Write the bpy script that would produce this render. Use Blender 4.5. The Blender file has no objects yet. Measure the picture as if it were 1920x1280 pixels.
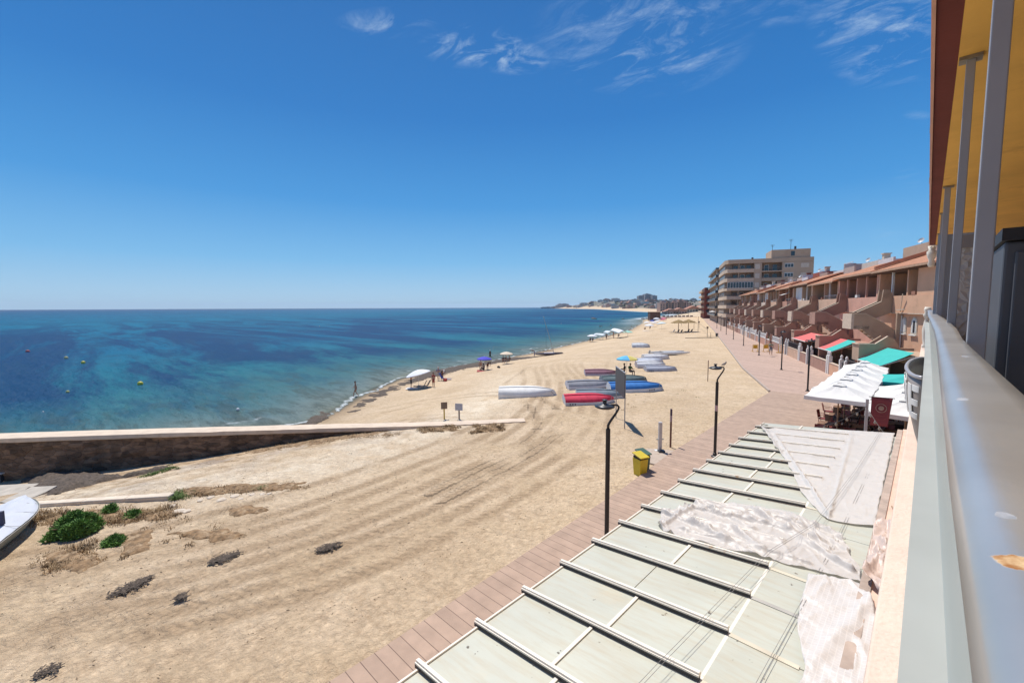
import bpy, bmesh, math, random
import numpy as np
from mathutils import Vector, Matrix, noise
R=math.radians; pi=math.pi
random.seed(7); np.random.seed(7)
S=bpy.context.scene; C=S.collection
# ------------------------------------------------------------------ camera
EYE=6.6; YAW=R(43.85); PIT=math.atan(64/810.0); F=810.0
fwd=Vector((-math.sin(YAW),math.cos(YAW),0)); rgt=Vector((math.cos(YAW),math.sin(YAW),0)); upw=Vector((0,0,1))
cf=fwd*math.cos(PIT)-upw*math.sin(PIT); cu=fwd*math.sin(PIT)+upw*math.cos(PIT)
c_,s_=math.cos(.004),math.sin(.004)
cr=rgt*c_-cu*s_; cu2=rgt*s_+cu*c_
cam=bpy.data.cameras.new('camera'); co=bpy.data.objects.new('camera',cam); C.objects.link(co)
cam.sensor_width=36; cam.lens=F/1920*36; cam.clip_start=.05; cam.clip_end=90000
m=Matrix((cr,cu2,-cf)).transposed().to_4x4(); m.translation=Vector((0,0,EYE)); co.matrix_world=m
S.camera=co; S.render.resolution_x=1024; S.render.resolution_y=682
# ------------------------------------------------------------------ light
SUN_EL=R(64); sa=fwd*math.cos(R(24))-rgt*math.sin(R(24))
sd=Vector((sa.x*math.cos(SUN_EL),sa.y*math.cos(SUN_EL),math.sin(SUN_EL)))
sun=bpy.data.lights.new('sun','SUN'); sun.energy=4.9; sun.angle=R(.5); sun.color=(1,.955,.89)
so=bpy.data.objects.new('sun',sun); C.objects.link(so); so.rotation_euler=sd.to_track_quat('Z','Y').to_euler()
W=bpy.data.worlds.new('World'); S.world=W; W.use_nodes=True; nt=W.node_tree; nt.nodes.clear()
def wn(t,**k):
    n=nt.nodes.new(t)
    for a,b in k.items(): setattr(n,a,b)
    return n
wo=wn('ShaderNodeOutputWorld'); bg=wn('ShaderNodeBackground'); sky=wn('ShaderNodeTexSky',sky_type='NISHITA',sun_disc=False)
sky.sun_elevation=SUN_EL; sky.sun_rotation=math.atan2(sa.x,sa.y); sky.air_density=1.0; sky.dust_density=.5; sky.ozone_density=2.5; sky.altitude=0
bg.inputs['Strength'].default_value=.115
hsv=wn('ShaderNodeHueSaturation'); hsv.inputs['Saturation'].default_value=1.1
nt.links.new(sky.outputs[0],hsv.inputs['Color'])
# wispy cirrus, laid on a plane high overhead (direction divided by its height)
tc=wn('ShaderNodeTexCoord'); sx=wn('ShaderNodeSeparateXYZ'); nt.links.new(tc.outputs['Generated'],sx.inputs[0])
def mth(op,a,b=None,c=None,clamp=False):
    n=wn('ShaderNodeMath',operation=op,use_clamp=clamp)
    for i,v in enumerate((a,b,c)):
        if v is None: continue
        if isinstance(v,(int,float)): n.inputs[i].default_value=v
        else: nt.links.new(v,n.inputs[i])
    return n.outputs[0]
zz=mth('MAXIMUM',sx.outputs[2],.03)
px_=mth('DIVIDE',sx.outputs[0],zz); py_=mth('DIVIDE',sx.outputs[1],zz)
cb=wn('ShaderNodeCombineXYZ'); nt.links.new(px_,cb.inputs[0]); nt.links.new(py_,cb.inputs[1])
def skyp(px,py):
    a,b=px-960,py-640; a,b=a*c_-b*s_,a*s_+b*c_
    f=F*math.cos(PIT)-b*math.sin(PIT); u=-b*math.cos(PIT)-F*math.sin(PIT); d=fwd*f+rgt*a
    return (d.x/u,d.y/u)
mp=wn('ShaderNodeMapping'); mp.inputs['Location'].default_value=(3.7,1.3,0); mp.inputs['Rotation'].default_value=(0,0,R(-40)); mp.inputs['Scale'].default_value=(3.4,6.0,1)
nt.links.new(cb.outputs[0],mp.inputs[0])
n1=wn('ShaderNodeTexNoise'); n1.inputs['Scale'].default_value=1.0; n1.inputs['Detail'].default_value=10; n1.inputs['Roughness'].default_value=.66; n1.inputs['Distortion'].default_value=1.1
nt.links.new(mp.outputs[0],n1.inputs['Vector'])
tot=None
# (centre in picture only used to find where in the sky each bank of cirrus floats), radii, gain
for (qx,qy,rx,ry,g) in ((1205,90,210,95,.95),(1660,60,150,120,1.1),(890,90,110,42,1.5),(965,112,75,32,1.6),(725,45,100,30,1.0),(1290,20,130,35,.8),(1430,15,110,40,.6),(1665,440,45,14,.4),(1720,216,30,10,.5),(1710,330,40,30,.3)):
    a0=skyp(qx,qy); a1=skyp(qx+rx,qy); a2=skyp(qx,qy+ry)
    M2=np.linalg.inv(np.array([[a1[0]-a0[0],a2[0]-a0[0]],[a1[1]-a0[1],a2[1]-a0[1]]]))
    dx=mth('SUBTRACT',px_,a0[0]); dy=mth('SUBTRACT',py_,a0[1])
    u=mth('ADD',mth('MULTIPLY',dx,float(M2[0,0])),mth('MULTIPLY',dy,float(M2[0,1])))
    v=mth('ADD',mth('MULTIPLY',dx,float(M2[1,0])),mth('MULTIPLY',dy,float(M2[1,1])))
    r2=mth('ADD',mth('MULTIPLY',u,u),mth('MULTIPLY',v,v))
    w=mth('MULTIPLY',mth('SUBTRACT',1.0,r2,clamp=True),g)
    tot=w if tot is None else mth('MAXIMUM',tot,w)
cl=mth('MULTIPLY',mth('SUBTRACT',n1.outputs[0],.46,clamp=True),2.0)
n2=wn('ShaderNodeTexNoise'); n2.inputs['Scale'].default_value=4.5; n2.inputs['Detail'].default_value=8; n2.inputs['Roughness'].default_value=.7; n2.inputs['Distortion'].default_value=.6; nt.links.new(mp.outputs[0],n2.inputs['Vector'])
cl=mth('MULTIPLY',cl,mth('MULTIPLY',mth('SUBTRACT',n2.outputs[0],.22,clamp=True),3.2))
cl=mth('MULTIPLY',mth('MULTIPLY',cl,tot),1.0,clamp=True)
# deeper, cleaner blue overhead and a pale blue (not yellow) horizon: the sky's own colour by height
rp_=wn('ShaderNodeValToRGB'); el=rp_.color_ramp.elements; el[0].position=0; el[0].color=(.39,.62,.82,1); el[1].position=1; el[1].color=(.012,.105,.36,1)
for p_,c in ((.035,(.33,.58,.83,1)),(.10,(.18,.48,.82,1)),(.22,(.060,.315,.72,1)),(.38,(.024,.20,.57,1)),(.60,(.015,.14,.44,1))): q_=el.new(p_); q_.color=c
nt.links.new(sx.outputs[2],rp_.inputs[0]); sc_=wn('ShaderNodeVectorMath',operation='SCALE'); sc_.inputs['Scale'].default_value=1/.115; nt.links.new(rp_.outputs[0],sc_.inputs[0])
bl=wn('ShaderNodeMix',data_type='RGBA'); bl.inputs[0].default_value=.90; nt.links.new(hsv.outputs[0],bl.inputs[6]); nt.links.new(sc_.outputs[0],bl.inputs[7])
mx=wn('ShaderNodeMix',data_type='RGBA'); nt.links.new(cl,mx.inputs[0]); nt.links.new(bl.outputs[2],mx.inputs[6]); mx.inputs[7].default_value=(4.6,5.9,7.4,1)
nt.links.new(mx.outputs[2],bg.inputs['Color']); nt.links.new(bg.outputs[0],wo.inputs[0])
S.view_settings.view_transform='Standard'; S.view_settings.look='None'; S.view_settings.exposure=0.02; S.view_settings.gamma=1
# ------------------------------------------------------------------ helpers
def ray(px,py):
    a,b=px-960,py-640; a,b=a*c_-b*s_,a*s_+b*c_
    f=F*math.cos(PIT)-b*math.sin(PIT); u=-b*math.cos(PIT)-F*math.sin(PIT); d=fwd*f+rgt*a
    return Vector((d.x,d.y,u))
def at(px,py,z=0):
    d=ray(px,py); t=(z-EYE)/d.z; return Vector((d.x*t,d.y*t,z))
SEA=-3.0
B=np.array([(-7.1,-300),(-7.33,3.8),(-7.7,13.7),(-8.1,19),(-8.5,37.4),(-13.9,50.4),(-41.6,123),(-67,188),(-110,300),(-150,420),(-250,700),(-560,1150),(-1000,1800),(-2100,2900),(-2300,6000)],float)
CO=np.array([(-70,-300),(-46,-30),(-38.6,-3),(-37.3,5),(-36.6,14.7),(-39.8,18.5),(-45.2,24.2),(-50.6,31.8),(-52.9,39.7),(-55.7,50),(-58.5,67.2),(-68.4,101),(-86,158),(-122,240),(-148,291),(-162,335),(-192,444),(-240,585),(-312,675),(-418,808),(-639,1107),(-1040,1620),(-1700,2250),(-2230,2660),(-2500,3200),(-2700,6000)],float)
def pdist(P,L):
    best=np.full(len(P),1e18); sg=np.ones(len(P))
    for i in range(len(L)-1):
        a=L[i]; d=L[i+1]-a; w=P-a; t=np.clip((w@d)/(d@d),0,1); q=w-t[:,None]*d
        r=(q**2).sum(1); cr_=d[0]*w[:,1]-d[1]*w[:,0]
        k=r<best-1e-9; best[k]=r[k]; sg[k]=np.sign(-cr_[k])
    return np.sqrt(best)*sg          # positive on the right of the line (inland)
def sm(t): t=np.clip(t,0,1); return t*t*(3-2*t)
RPX=np.array([(1000,0),(1013,3),(1018,7),(1035,7),(1045,11),(1062,12),(1072,7),(1080,8),(1095,14),(1120,17),(1150,18),(1175,15),(1200,16),(1260,16),(1320,16),(1400,12),(1600,9)],float)
def ground_np(P):
    P=np.asarray(P,float); dc=pdist(P,CO); db=-pdist(P,B)
    t=np.where((dc>0)&(db>0),dc/(np.abs(dc)+np.abs(db)+1e-6),0)
    z=np.where(dc<=0,SEA+np.maximum(dc*.09,-5),np.where(db<=0,-.12,SEA+2.88*(.84*sm(t/.6)+.16*t)))
    f=P@np.array([fwd.x,fwd.y]); r=P@np.array([rgt.x,rgt.y])
    az=960+810*r/np.maximum(f,1); rp=np.interp(az,RPX[:,0],RPX[:,1])
    hill=.72*rp*2900/810*sm((f-900)/1900)*sm(dc/260)
    z=z+np.where((dc>0)&(f>900),hill,0)
    return z,dc,db
def gz(x,y): return float(ground_np([(x,y)])[0][0])
def ag(px,py):
    z=-1.0
    for _ in range(25):
        p=at(px,py,z); z=.5*z+.5*gz(p.x,p.y)
    return Vector((p.x,p.y,z))
# ------------------------------------------------------------------ materials
MATS={}
def mat(name,col,rough=.8,var=.12,sc=3.0,bump=0.0,bs=60.0,metal=0.0,spec=.5,dirt=None,dsc=1.2,dth=.6,alpha=1.0,co='Object'):
    if name in MATS: return MATS[name]
    m=bpy.data.materials.new(name); m.use_nodes=True; t=m.node_tree; b=t.nodes['Principled BSDF']; L=t.links
    b.inputs['Roughness'].default_value=rough; b.inputs['Metallic'].default_value=metal; b.inputs['Specular IOR Level'].default_value=spec
    tc=t.nodes.new('ShaderNodeTexCoord'); n=t.nodes.new('ShaderNodeTexNoise'); n.inputs['Scale'].default_value=sc; n.inputs['Detail'].default_value=6
    L.new(tc.outputs[co],n.inputs['Vector'])
    r=t.nodes.new('ShaderNodeValToRGB'); r.color_ramp.elements[0].position=.3; r.color_ramp.elements[1].position=.7
    r.color_ramp.elements[0].color=tuple(c*(1-var) for c in col)+(1,); r.color_ramp.elements[1].color=tuple(min(1,c*(1+var)) for c in col)+(1,)
    L.new(n.outputs[0],r.inputs[0]); out=r.outputs[0]
    if dirt:
        n2=t.nodes.new('ShaderNodeTexNoise'); n2.inputs['Scale'].default_value=dsc; n2.inputs['Detail'].default_value=8; n2.inputs['Roughness'].default_value=.7; L.new(tc.outputs[co],n2.inputs['Vector'])
        r2=t.nodes.new('ShaderNodeValToRGB'); r2.color_ramp.elements[0].position=dth; r2.color_ramp.elements[1].position=min(1,dth+.14); L.new(n2.outputs[0],r2.inputs[0])
        x=t.nodes.new('ShaderNodeMix'); x.data_type='RGBA'; L.new(r2.outputs[0],x.inputs[0]); L.new(out,x.inputs[6]); x.inputs[7].default_value=tuple(dirt)+(1,); out=x.outputs[2]
    L.new(out,b.inputs['Base Color'])
    if bump:
        n3=t.nodes.new('ShaderNodeTexNoise'); n3.inputs['Scale'].default_value=bs; n3.inputs['Detail'].default_value=4; L.new(tc.outputs[co],n3.inputs['Vector'])
        bp=t.nodes.new('ShaderNodeBump'); bp.inputs['Strength'].default_value=bump; bp.inputs['Distance'].default_value=.02; L.new(n3.outputs[0],bp.inputs['Height']); L.new(bp.outputs[0],b.inputs['Normal'])
    if alpha<1: b.inputs['Alpha'].default_value=alpha
    MATS[name]=m; return m
class MB:
    def __init__(s): s.v=[]; s.f=[]; s.mi=[]; s.m=0
    def add(s,vs,fs):
        o=len(s.v); s.v+=[tuple(v) for v in vs]; s.f+=[tuple(i+o for i in f) for f in fs]; s.mi+=[s.m]*len(fs); return s
    def box(s,x0,y0,z0,x1,y1,z1):
        v=[(x,y,z) for z in (z0,z1) for (x,y) in ((x0,y0),(x1,y0),(x1,y1),(x0,y1))]
        return s.add(v,[(3,2,1,0),(4,5,6,7),(0,1,5,4),(1,2,6,5),(2,3,7,6),(3,0,4,7)])
    def prism(s,poly,a,b,ax='z'):
        f={'z':lambda p,q:(p[0],p[1],q),'y':lambda p,q:(p[0],q,p[1]),'x':lambda p,q:(q,p[0],p[1])}[ax]; n=len(poly)
        v=[f(p,a) for p in poly]+[f(p,b) for p in poly]
        return s.add(v,[tuple(range(n))[::-1],tuple(range(n,2*n))]+[(i,(i+1)%n,n+(i+1)%n,n+i) for i in range(n)])
    def tube(s,pts,r,n=8,cap=True):
        pts=[Vector(p) for p in pts]; rs=r if isinstance(r,(list,tuple)) else [r]*len(pts); vs=[]; N=None
        for i,p in enumerate(pts):
            d=(pts[min(i+1,len(pts)-1)]-pts[max(i-1,0)]).normalized()
            if N is None: N=(Vector((0,0,1)) if abs(d.z)<.9 else Vector((1,0,0))).cross(d).normalized()
            N=(N-d*N.dot(d)).normalized(); M=d.cross(N)
            vs+=[p+(N*math.cos(a)+M*math.sin(a))*rs[i] for a in [2*pi*k/n for k in range(n)]]
        fs=[(i*n+k,i*n+(k+1)%n,(i+1)*n+(k+1)%n,(i+1)*n+k) for i in range(len(pts)-1) for k in range(n)]
        if cap: fs+=[tuple(range(n))[::-1],tuple(range((len(pts)-1)*n,len(pts)*n))]
        return s.add(vs,fs)
    def bar(s,a,b,w,h=None):           # rectangular bar between two points
        a=Vector(a); b=Vector(b); d=(b-a).normalized(); h=h or w
        N=(Vector((0,0,1)) if abs(d.z)<.95 else Vector((1,0,0))).cross(d).normalized(); M=d.cross(N)
        vs=[q+N*w/2*i+M*h/2*j for q in (a,b) for i,j in ((-1,-1),(1,-1),(1,1),(-1,1))]
        return s.add(vs,[(3,2,1,0),(4,5,6,7),(0,1,5,4),(1,2,6,5),(2,3,7,6),(3,0,4,7)])
    def lathe(s,prof,n=20,c=(0,0,0)):
        vs=[(c[0]+r*math.cos(2*pi*k/n),c[1]+r*math.sin(2*pi*k/n),c[2]+z) for r,z in prof for k in range(n)]
        fs=[(i*n+k,i*n+(k+1)%n,(i+1)*n+(k+1)%n,(i+1)*n+k) for i in range(len(prof)-1) for k in range(n)]
        return s.add(vs,fs+[tuple(range(n))[::-1],tuple(range((len(prof)-1)*n,len(prof)*n))])
    def grid(s,fn,nu,nv):
        return s.add([fn(i/nu,j/nv) for j in range(nv+1) for i in range(nu+1)],[(j*(nu+1)+i,j*(nu+1)+i+1,(j+1)*(nu+1)+i+1,(j+1)*(nu+1)+i) for j in range(nv) for i in range(nu)])
    def build(s,name,m,parent=None,smooth=False,bevel=0,loc=None):
        me=bpy.data.meshes.new(name); me.from_pydata(s.v,[],s.f)
        ms=m if isinstance(m,(list,tuple)) else [m]
        for q in ms: me.materials.append(q)
        if len(ms)>1: me.polygons.foreach_set('material_index',s.mi)
        if smooth: me.polygons.foreach_set('use_smooth',[True]*len(s.f))
        bm=bmesh.new(); bm.from_mesh(me); bmesh.ops.recalc_face_normals(bm,faces=bm.faces); bm.to_mesh(me); bm.free()
        o=bpy.data.objects.new(name,me); C.objects.link(o)
        if parent: o.parent=parent
        if loc is not None: o.location=loc
        if bevel:
            b=o.modifiers.new('bevel','BEVEL'); b.width=bevel; b.segments=2; b.limit_method='ANGLE'
        return o
def tag(o,label=None,cat=None,group=None,kind=None):
    if label: o['label']=label
    if cat: o['category']=cat
    if group: o['group']=group
    if kind: o['kind']=kind
    return o
def thing(name,loc,label,cat,group=None,rz=0):
    o=bpy.data.objects.new(name,None); o.empty_display_size=.2; C.objects.link(o); o.location=loc; o.rotation_euler=(0,0,rz); return tag(o,label,cat,group)
def copy_tree(o,loc,rz=0,label=None,mats=None):
    c=o.copy(); C.objects.link(c); c.location=loc; c.rotation_euler=(o.rotation_euler.x,o.rotation_euler.y,rz)
    if label: c['label']=label
    for ch in list(o.children):
        k=ch.copy(); C.objects.link(k); k.parent=c
        for g in list(ch.children):
            q=g.copy(); C.objects.link(q); q.parent=k
    return c
def nz(x,y,z=0,s=1): return noise.noise(Vector((x*s,y*s,z*s)))
def fbm(x,y,s=1,o=4): return noise.fractal(Vector((x*s,y*s,3.3)),1.0,2.0,o)
# ================================================================== SETTING
def polar(name,radii,angs,zfn,m,attrs):
    # rings about a point below the balcony; returns one sheet
    nr,na=len(radii),len(angs); A,Rr=np.meshgrid(angs,radii)
    X=np.sin(A)*Rr; Y=np.cos(A)*Rr; P=np.stack([X.ravel(),Y.ravel()],1); z,at_=zfn(P)
    V=np.concatenate([P,z[:,None]],1); i=np.arange(nr-1)[:,None]*na+np.arange(na-1)[None,:]; i=i.ravel()
    Fq=np.stack([i,i+na,i+na+1,i+1],1)
    me=bpy.data.meshes.new(name); me.vertices.add(len(V)); me.vertices.foreach_set('co',V.ravel().astype(np.float32))
    me.loops.add(Fq.size); me.loops.foreach_set('vertex_index',Fq.ravel().astype(np.int32))
    me.polygons.add(len(Fq)); me.polygons.foreach_set('loop_start',np.arange(0,Fq.size,4,dtype=np.int32)); me.polygons.foreach_set('loop_total',np.full(len(Fq),4,dtype=np.int32))
    me.polygons.foreach_set('use_smooth',np.ones(len(Fq),bool)); me.update(calc_edges=True)
    for k,vals in at_.items():
        if vals.ndim==1: a=me.attributes.new(k,'FLOAT','POINT'); a.data.foreach_set('value',vals.astype(np.float32))
        else: a=me.attributes.new(k,'FLOAT_VECTOR','POINT'); a.data.foreach_set('vector',vals.astype(np.float32).ravel())
    me.materials.append(m); o=bpy.data.objects.new(name,me); C.objects.link(o)
    n=me.polygons[0].normal
    if n.z<0: me.flip_normals()
    return tag(o,kind='structure')
def vnoise(P,s,seed=0):
    # cheap value noise
    Q=P*s+seed*17.3; i=np.floor(Q).astype(int); f=Q-i; f=f*f*(3-2*f)
    def h(a,b): 
        n=(a*374761393+b*668265263+seed*1274126177)&0x7fffffff; n=((n^(n>>13))*1103515245)&0x7fffffff; return (n^(n>>16))%65536/65535.0
    a=h(i[:,0],i[:,1]); b=h(i[:,0]+1,i[:,1]); c=h(i[:,0],i[:,1]+1); d=h(i[:,0]+1,i[:,1]+1)
    return (a*(1-f[:,0])+b*f[:,0])*(1-f[:,1])+(c*(1-f[:,0])+d*f[:,0])*f[:,1]
def fb(P,s,o=4,seed=0): 
    r=0;a=.5
    for k in range(o): r=r+a*vnoise(P,s*2**k,seed+k); a*=.5
    return r
# wheel tracks: polylines on the sand
TR=[]
T0=np.array([(-34,-22),(-18,-5.5),(-13.2,-.6),(-11.5,2.6),(-10.9,6.5),(-11.3,11.6),(-12.3,17),(-15.5,24),(-22,33),(-33,46),(-40,66),(-48,100),(-62,150)],float)
for off in (0,.95,1.9,2.75,3.9,4.75,-1.1,6.2):
    TR.append(T0+np.array([-off*.86-.06*off*off*.3,-off*.35]))
TR.append(np.array([(-12,9),(-15,20),(-24,26),(-33,24),(-36,20)],float)); TR.append(np.array([(-12.8,9),(-15.8,18.6),(-24,24.4),(-31,22.6),(-34,19)],float))
TR.append(np.array([(-30,30),(-38,44),(-47,62),(-58,100)],float)); TR.append(np.array([(-18,30),(-30,50),(-38,75),(-47,110)],float)); TR.append(np.array([(-44,40),(-36,48),(-30,60),(-33,85)],float))
TR.append(np.array([(-46,40),(-38,48),(-32,60),(-35,85)],float))
def dens(L,n=6):
    out=[]
    for i in range(len(L)-1):
        p0=L[max(i-1,0)];p1=L[i];p2=L[i+1];p3=L[min(i+2,len(L)-1)]
        for k in range(n):
            t=k/n; out.append(.5*((2*p1)+(-p0+p2)*t+(2*p0-5*p1+4*p2-p3)*t*t+(-p0+3*p1-3*p2+p3)*t**3))
    out.append(L[-1]); return np.array(out)
def along(P,L):
    best=np.full(len(P),1e18); s0=0; u=np.zeros(len(P)); v=np.zeros(len(P))
    for i in range(len(L)-1):
        a=L[i]; d=L[i+1]-a; ln=np.hypot(*d); w=P-a; t=np.clip((w@d)/(d@d),0,1); q=w-t[:,None]*d; r=(q**2).sum(1)
        k=r<best; best[k]=r[k]; u[k]=s0+t[k]*ln; v[k]=((d[0]*w[:,1]-d[1]*w[:,0])/ln)[k]; s0+=ln
    return u,v,np.sqrt(best)
def groundz(P):
    z,dc,db=ground_np(P); d=np.hypot(P[:,0],P[:,1]); beach=(dc>0)&(db>0)
    near=np.clip(1.6-d/70,0,1)
    z=z+np.where(beach,(fb(P,.16,3,5)-.45)*.22*np.clip(dc/6,0,1)*np.clip(db/3,0,1),0)
    lump=(fb(P,2.2,3,1)-.45)*.075
    z=z+np.where(beach,lump*near*np.clip(db/.6,.15,1),0)
    # the grassy bank and hollow by the sea wall
    tr=np.zeros((len(P),3)); tr[:,2]=0; idx=np.where(beach&(d<170))[0]; Q=P[idx]; bestd=np.full(len(Q),9.)
    U=np.zeros(len(Q)); Vv=np.zeros(len(Q)); ug=along(Q,dens(T0))[0]
    for k,L in enumerate(TR):
        u,v,dd=along(Q,dens(L)); b=dd<bestd; bestd[b]=dd[b]; U[b]=ug[b] if k<8 else u[b]; Vv[b]=v[b]
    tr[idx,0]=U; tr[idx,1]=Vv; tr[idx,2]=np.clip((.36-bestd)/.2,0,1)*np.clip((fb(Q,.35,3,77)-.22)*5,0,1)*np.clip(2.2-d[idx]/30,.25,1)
    zz=np.zeros(len(P)); zz[idx]=(-.009*np.exp(-(bestd/.24)**2))*np.clip((fb(Q,.5,3,31)-.3)*4,0,1); z=z+zz*np.clip(1.5-d/40,0,1)
    f=P@np.array([fwd.x,fwd.y])
    # churned: band of trodden sand; pale: hard packed path
    u,v,dd=along(P,dens(T0)); v=v*1.0
    pale=np.exp(-((v-8.3)/2.6)**2)*np.clip((60-d)/30,0,1); rut=np.exp(-((v-2.6)/3.4)**4)*np.clip((55-d)/25,0,1); flow=np.stack([u,v,rut],1)
    wet=np.exp(-np.maximum(dc,0)/1.6)
    veg=np.exp(-((dc-11)/5.5)**2)*np.clip((19-P[:,1])/4,0,1)*(P[:,0]>-40)*np.clip((-P[:,0]-12)/6,0,1)
    urb=((f>420)&(dc>75)).astype(float)*np.clip((dc-75)/40,0,1)
    return z,{'track':tr,'zone':np.stack([np.clip(pale,0,1),wet,veg],1),'flow':flow,'urb':np.clip(urb+(db<-.5)*1.0*(f<420)*.0,0,1)}
def ground_mat():
    m=bpy.data.materials.new('sand'); m.use_nodes=True; t=m.node_tree; L=t.links; b=t.nodes['Principled BSDF']; b.inputs['Roughness'].default_value=.95; b.inputs['Specular IOR Level'].default_value=.15
    N=lambda ty,**k:[n:=t.nodes.new(ty),[setattr(n,a,c) for a,c in k.items()]][0]
    def A(name):
        a=N('ShaderNodeAttribute'); a.attribute_name=name; return a
    g=N('ShaderNodeNewGeometry')
    def no(sc,det=5,ro=.6,vec=None,dist=0):
        n=N('ShaderNodeTexNoise'); n.inputs['Scale'].default_value=sc; n.inputs['Detail'].default_value=det; n.inputs['Roughness'].default_value=ro; n.inputs['Distortion'].default_value=dist; L.new(vec or g.outputs['Position'],n.inputs['Vector']); return n.outputs[0]
    def ma(op,a,b_=None,clamp=False):
        n=N('ShaderNodeMath',operation=op,use_clamp=clamp)
        for i,v in enumerate((a,b_)):
            if v is None: continue
            if isinstance(v,(int,float)): n.inputs[i].default_value=v
            else: L.new(v,n.inputs[i])
        return n.outputs[0]
    def mix(f,a,c):
        n=N('ShaderNodeMix',data_type='RGBA')
        if isinstance(f,float): n.inputs[0].default_value=f
        else: L.new(f,n.inputs[0])
        for i,v in ((6,a),(7,c)):
            if isinstance(v,tuple): n.inputs[i].default_value=v+(1,)
            else: L.new(v,n.inputs[i])
        return n.outputs[2]
    def ramp(f,a,c):
        n=N('ShaderNodeMapRange'); L.new(f,n.inputs[0]); n.inputs[1].default_value=a; n.inputs[2].default_value=c; return n.outputs[0]
    col=mix(ramp(no(.35,6),.35,.65),(.60,.45,.285),(.685,.53,.36))
    col=mix(ma('MULTIPLY',ramp(no(2.6,7,.7),.48,.72),.6),col,(.40,.275,.165)); col=mix(ma('MULTIPLY',ramp(no(.12,5,.65),.48,.62),.35),col,(.46,.33,.205))
    zo=N('ShaderNodeSeparateXYZ'); L.new(A('zone').outputs['Vector'],zo.inputs[0])
    pal=ma('MULTIPLY',zo.outputs[0],ramp(no(1.1,6,.65),.3,.6)); col=mix(ma('MULTIPLY',pal,.9),col,(.80,.68,.51))
    vg=ma('MULTIPLY',zo.outputs[2],ramp(no(.9,7,.7),.42,.62)); col=mix(ma('MULTIPLY',vg,.85),col,(.27,.165,.08))
    col=mix(ma('MULTIPLY',ramp(no(5.5,4,.75,dist=1.2),.56,.66),.38),col,(.36,.25,.155)); peb=N('ShaderNodeTexVoronoi'); peb.inputs['Scale'].default_value=7; L.new(g.outputs['Position'],peb.inputs['Vector'])
    pm=ma('MULTIPLY',zo.outputs[2],ramp(no(.4,4),.5,.6)); pc=N('ShaderNodeHueSaturation'); pc.inputs['Saturation'].default_value=.12; pc.inputs['Value'].default_value=.55; L.new(peb.outputs['Color'],pc.inputs['Color']); col=mix(ma('MULTIPLY',pm,.28),col,pc.outputs[0])
    sp=ramp(no(9,3,.7),.66,.73); col=mix(ma('MULTIPLY',sp,.5),col,(.2,.13,.08))
    col=mix(ma('MULTIPLY',zo.outputs[1],.6),col,(.24,.165,.10))
    tr=N('ShaderNodeSeparateXYZ'); L.new(A('track').outputs['Vector'],tr.inputs[0])
    # chevron tread
    ph=ma('ADD',ma('MULTIPLY',tr.outputs[0],21),ma('MULTIPLY',ma('ABSOLUTE',tr.outputs[1]),16))
    tre=ma('MULTIPLY',ma('SINE',ma('ADD',ph,ma('MULTIPLY',no(1.5),5))),tr.outputs[2])
    brk=ramp(no(.7,4),.32,.5); tre=ma('MULTIPLY',tre,brk)
    col=mix(ma('MULTIPLY',ma('MULTIPLY',tr.outputs[2],brk),.7),col,(.38,.265,.16))  # darker bands along the tracks put the grooves' weak shading into the sand colour
    un=ramp(no(.05,8,.75),.4,.6); uc=mix(un,(.15,.14,.12),(.34,.28,.22)); uc=mix(ramp(no(.02,6,.7),.5,.6),uc,(.08,.10,.05))
    col=mix(A('urb').outputs['Fac'],col,uc)
    sv=N('ShaderNodeHueSaturation'); L.new(ma('ADD',ma('MULTIPLY',no(7,6,.85),1.1),.49),sv.inputs['Value']); L.new(col,sv.inputs['Color']); L.new(sv.outputs[0],b.inputs['Base Color'])
    h=ma('ADD',ma('ADD',ma('MULTIPLY',no(1.2,6,.7,dist=.8),1.1),ma('MULTIPLY',no(4.5,6,.72,dist=.6),1.0)),ma('MULTIPLY',no(28,3,.6),.05))
    fp=N('ShaderNodeTexVoronoi'); fp.inputs['Scale'].default_value=3.2; fp.inputs['Randomness'].default_value=1; L.new(g.outputs['Position'],fp.inputs['Vector'])
    h=ma('ADD',h,ma('MULTIPLY',ramp(fp.outputs['Distance'],0,.35),.22)); h=ma('ADD',h,ma('MULTIPLY',tre,.13))
    fs=N('ShaderNodeSeparateXYZ'); L.new(A('flow').outputs['Vector'],fs.inputs[0]); fc=N('ShaderNodeCombineXYZ'); L.new(ma('MULTIPLY',fs.outputs[0],1.1),fc.inputs[0]); L.new(ma('MULTIPLY',fs.outputs[1],4.6),fc.inputs[1])
    rt=no(1.0,6,.68,fc.outputs[0],.5); h=ma('ADD',h,ma('MULTIPLY',ma('MULTIPLY',rt,fs.outputs[2]),.5))
    bp=N('ShaderNodeBump'); bp.inputs['Strength'].default_value=.8; bp.inputs['Distance'].default_value=.2; L.new(h,bp.inputs['Height']); L.new(bp.outputs[0],b.inputs['Normal'])
    return m
view=-YAW
angs=np.concatenate([np.linspace(view-pi,view-R(58),30)[:-1],np.linspace(view-R(58),view+R(52),560),np.linspace(view+R(52),view+pi,30)[1:]])
radii=np.concatenate([[.5],np.geomspace(3,70,330),np.geomspace(71,7000,190)])
polar('ground',radii,angs,groundz,ground_mat(),None)
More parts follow.
